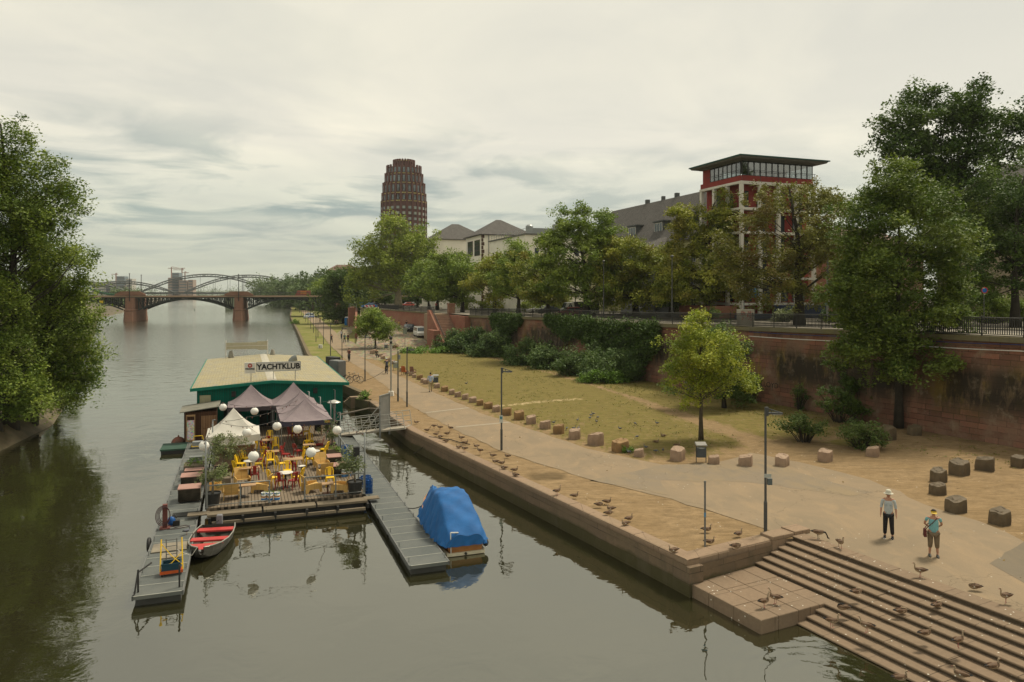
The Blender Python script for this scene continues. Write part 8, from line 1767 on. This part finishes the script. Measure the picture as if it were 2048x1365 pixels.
vehicle('silver and blue police van driving on the promenade',W(618,637,.0),R(255)+R(180),'van',(.42,.44,.47),'police','police_van','van')
vehicle('blue and silver police car standing at the top of the ramp',W(739,617,5.1),R(10),'car',(.08,.2,.42),'police','police_car')
vehicle('turquoise covered car at the top of the ramp left of the police car',W(723,614,5.),R(15),'car',(.05,.28,.36))
vehicle('white car parked on the upper street left of the dark one',D(1027,134,zu(134))+Vector((4.6,3,0)),R(15),'car',(.58,.57,.54)); vehicle('black car parked on the upper street right of the white one',D(1045,130,zu(130))+Vector((4.6,3,0)),R(15),'car',(.015,.016,.018))
vehicle('white pickup truck with a dark load on the upper street',D(1118,110,zu(110))+Vector((3.,0,0)),R(14),'truck',(.56,.55,.51),None,'pickup_truck','truck'); vehicle('dark red car in front of the white pickup truck',D(1126,104,zu(104))+Vector((1.,0,-.02)),R(16),'car',(.20,.025,.02))
for i,(px,lab,c) in enumerate([(727,'pale car on the street behind the plane tree, leftmost',(.5,.5,.5)),(748,'silver car in the traffic behind the plane tree trunk',(.35,.36,.38)),(815,'red and white car in the traffic right of the plane tree trunk',(.45,.05,.04)),(823,'white car in the traffic right of the plane tree trunk',(.55,.55,.52))]): vehicle(lab,D(px,232+4*i,zu(232)),R(20),'car',c)
# barriers, cabin, signs
RWm=NT('red white stripes'); _v=RWm.coord('Object',(1,1,1),(0,R(35),0)); _w=RWm.n('ShaderNodeTexWave'); _w.inputs['Scale'].default_value=.42; RWm.l(_v,_w.inputs[0]); RWm.bsdf(RWm.mix(RWm.ramp(_w.outputs['Fac'],.49,.51),(.5,.04,.03),(.6,.58,.54)),.6)
for lab,px in (('left red and white striped barrier at the top of the ramp',739),('right red and white striped barrier at the top of the ramp',776)):
    t=thing('barrier',lab,'barrier',W(px,620,4.9),R(12)); m=MB(); m.bx(-1.3,1.3,-.04,.04,.75,1.2); m.build('board',RWm.mat,t)
    for x in (-1.2,1.2): m=MB(); m.box((x,0,.5),(.08,.08,1.0)); m.box((x,0,.04),(.2,.8,.08)); m.build('leg',GALV,t)
t=thing('portable_toilet','bright blue portable cabin with a white roof at the left of the ramp','cabin',W(696,651),R(10)); CBm=M('bright blue cabin plastic',(.015,.17,.45),(.01,.14,.38),rough=.4); m=MB(); m.bx(-.95,.95,0,1.6,0,2.15); m.build('cabin',CBm,t,bevel=.05); m=MB(); m.loft([[(-1.0,-.05,2.15),(1.0,-.05,2.15),(1.0,1.65,2.15),(-1.0,1.65,2.15)],[(-.7,.1,2.42),(.7,.1,2.42),(.7,1.5,2.42),(-.7,1.5,2.42)]]); m.build('roof',M('white cabin roof',(.6,.6,.58)),t); m=MB(); m.bx(-.35,.8,-.04,-.005,.15,1.95); m.build('door',M('cluttered door print',(.25,.2,.14),(.05,.09,.15),scale=3),t)
t=thing('yield_sign','red and white triangular give way sign at the ramp top','sign',W(714,612,5.1)+Vector((.2,0,0)),0); m=MB(); m.tube([(0,0,-.5),(0,0,3.2)],.05,6); m.build('pole',GALV,t); m=MB(); m.add([(-.55,-.06,3.3),(.55,-.06,3.3),(0,-.06,2.35)]+[(-.55,-.03,3.3),(.55,-.03,3.3),(0,-.03,2.35)],[(2,1,0),(3,4,5),(0,1,4,3),(1,2,5,4),(2,0,3,5)]); m.build('red_triangle',M('sign red',(.5,.03,.03)),t); m=MB(); m.add([(-.34,-.07,3.18),(.34,-.07,3.18),(0,-.07,2.6)],[(2,1,0)]); m.build('white_triangle',M('sign white',(.62,.6,.56)),t)
# street furniture on the upper street
t=thing('utility_cabinet','pale grey utility cabinet covered with red graffiti behind the railing','cabinet',D(1491,66.3,zu(66)+.07),R(28)); m=MB(); m.bx(-.85,.85,-.25,.25,0,1.45); m.build('body',M('pale cabinet',(.36,.33,.26),(.3,.27,.21)),t,bevel=.02); m=MB(); gr=M('red graffiti paint',(.42,.03,.04))
for pts in ([(-.75,1.0),(-.72,1.3),(-.55,1.25),(-.58,1.0),(-.72,1.02)],[(-.5,1.2),(-.42,.95),(-.35,1.2),(-.28,.95)],[(-.7,.3),(-.7,.75),(-.5,.7),(-.68,.5)],[(.0,.75),(.05,1.3),(.2,1.0),(.3,1.32),(.4,.9),(.15,.8),(.5,.75),(.35,1.15),(.55,1.2)],[(.1,.5),(.3,.7),(.4,.45),(.6,.72),(.65,.4)]): m.tube([(x,-.262,z) for x,z in pts],.022,4)
m.build('graffiti',gr,t)
t=thing('arrow_sign','white pointed direction sign on a pole before the red tower house','sign',D(1488,74,zu(74)+.07),R(5)); m=MB(); m.tube([(0,0,0),(0,0,3.5)],.05,6); m.build('pole',GALV,t); m=MB(); m.ext([(-.65,2.75),(.55,2.75),(.85,2.98),(.55,3.2),(-.65,3.2)],-.09,-.06); m.build('arrow_board',WHITE,t); m=MB(); m.bx(-.15,.55,-.105,-.095,2.92,3.02); m.bx(-.45,-.25,-.105,-.095,2.87,3.08); m.build('lettering',BLK,t)
t=thing('banner','narrow light blue banner with coloured blocks on a grey pole','banner',D(1655,74,zu(74)+.07),0); m=MB(); m.tube([(0,0,0),(0,0,7.5)],.1,8); m.build('pole',GALV,t); m=MB(); m.bx(-.32,.32,-.14,-.12,1.9,3.2); m.build('cloth',M('pale blue banner',(.18,.38,.43)),t); m=MB(); m.bx(-.18,.0,-.15,-.142,2.6,3.0); m.build('yellow_block',YEL,t); m=MB(); m.bx(.0,.17,-.15,-.142,2.7,3.0); m.build('red_block',M('sign red',(.5,.03,.03)),t); m=MB(); m.bx(-.25,.25,-.15,-.142,2.1,2.4); m.build('white_block',WHITE,t)
t=thing('road_sign','small blue and red round road sign on a post at the right edge','sign',D(1968,60,zu(60)+.07),0); m=MB(); m.tube([(0,0,0),(0,0,3.1)],.04,6); m.build('pole',LP,t); m=MB(); m.at((0,-.06,3.0),0,R(90)); m.lathe([(.01,-.01),(.26,-.01),(.26,.01),(.01,.01)],16); m.build('disc',M('sign blue',(.01,.12,.4)),t)
m=MB(); m.at((0,-.075,3.0),0,R(90)); m.lathe([(.2,-.008),(.26,-.008),(.26,.012),(.2,.012)],16,cap=False); m.build('red_ring',M('sign red',(.5,.03,.03)),t)
for i,(px,d,lab) in enumerate([(1195,96,'dark street lamp mast among the row trees above the great ivy curtain'),(1330,84,'dark street lamp mast left of the forked chestnut'),(1140,112,'dark lamp mast beside the pickup truck')]):
    t=thing('street_mast',lab,'street lamp',D(px,d,zu(d)+.07)+Vector((.8,0,0)),0); m=MB(); m.tube([(0,0,0),(0,0,7.2)],[.09,.05],7); m.build('pole',LP,t); m=MB(); m.sphere((0,0,7.3),(.22,.22,.15),8,5); m.build('lamp_head',LP,t)
for i,(px,d,w_,h,lab,mt) in enumerate([(1385,80,2.6,1.5,'clipped dark hedge bush beside the tower house plinth',L_DARK),(1545,78,3.,1.5,'grey green shrub behind the graffiti cabinet',L_OLIVE),(1640,80,3.,1.4,'shrub with pale pink flowers before the blue base wall',L_DARK),(1960,75,9,3.2,'long green hedge behind the road at the right edge',L_LIME),(1060,142,10,2.4,'green verge bushes beyond the upper street at the left',L_PLANE),(940,160,9,2.2,'bright green bushes beyond the upper street above the stairs',L_PLANE)]):
    p=D(px,d,zu(d)+.02)+Vector((2,2,0)); bush('bush',lab,'bush',p,[(0,0,h*.45,w_/2,1.,h*.5),(w_*.2,0,h*.6,w_*.25,.8,h*.35)],mt,None,cr=.4,k=2.4,L=max(.16,.0026*d),seed=200+i)
# a small buoy and floating scraps
m=MB(); m.lathe([(.3,-.2),(.3,.3),(.12,.5),(.08,1.1),(.01,1.15)],10); tag(m.build('channel_buoy',M('dark green buoy',(.02,.08,.05)),loc=W(389,621,WATER)),'small dark green channel buoy far out on the river','buoy')
# ---------------- air: thin even haze round the whole site ----------------
t=NT('thin haze'); v=t.n('ShaderNodeVolumePrincipled'); v.inputs['Color'].default_value=(.90,.92,.90,1); v.inputs['Density'].default_value=.0001; v.inputs['Anisotropy'].default_value=.2; t.l(v.outputs[0],t.out.inputs['Volume'])
m=MB(); m.bx(-4600,4600,-130,7100,-6,110); o=m.build('haze',t.mat); tag(o,kind='stuff')
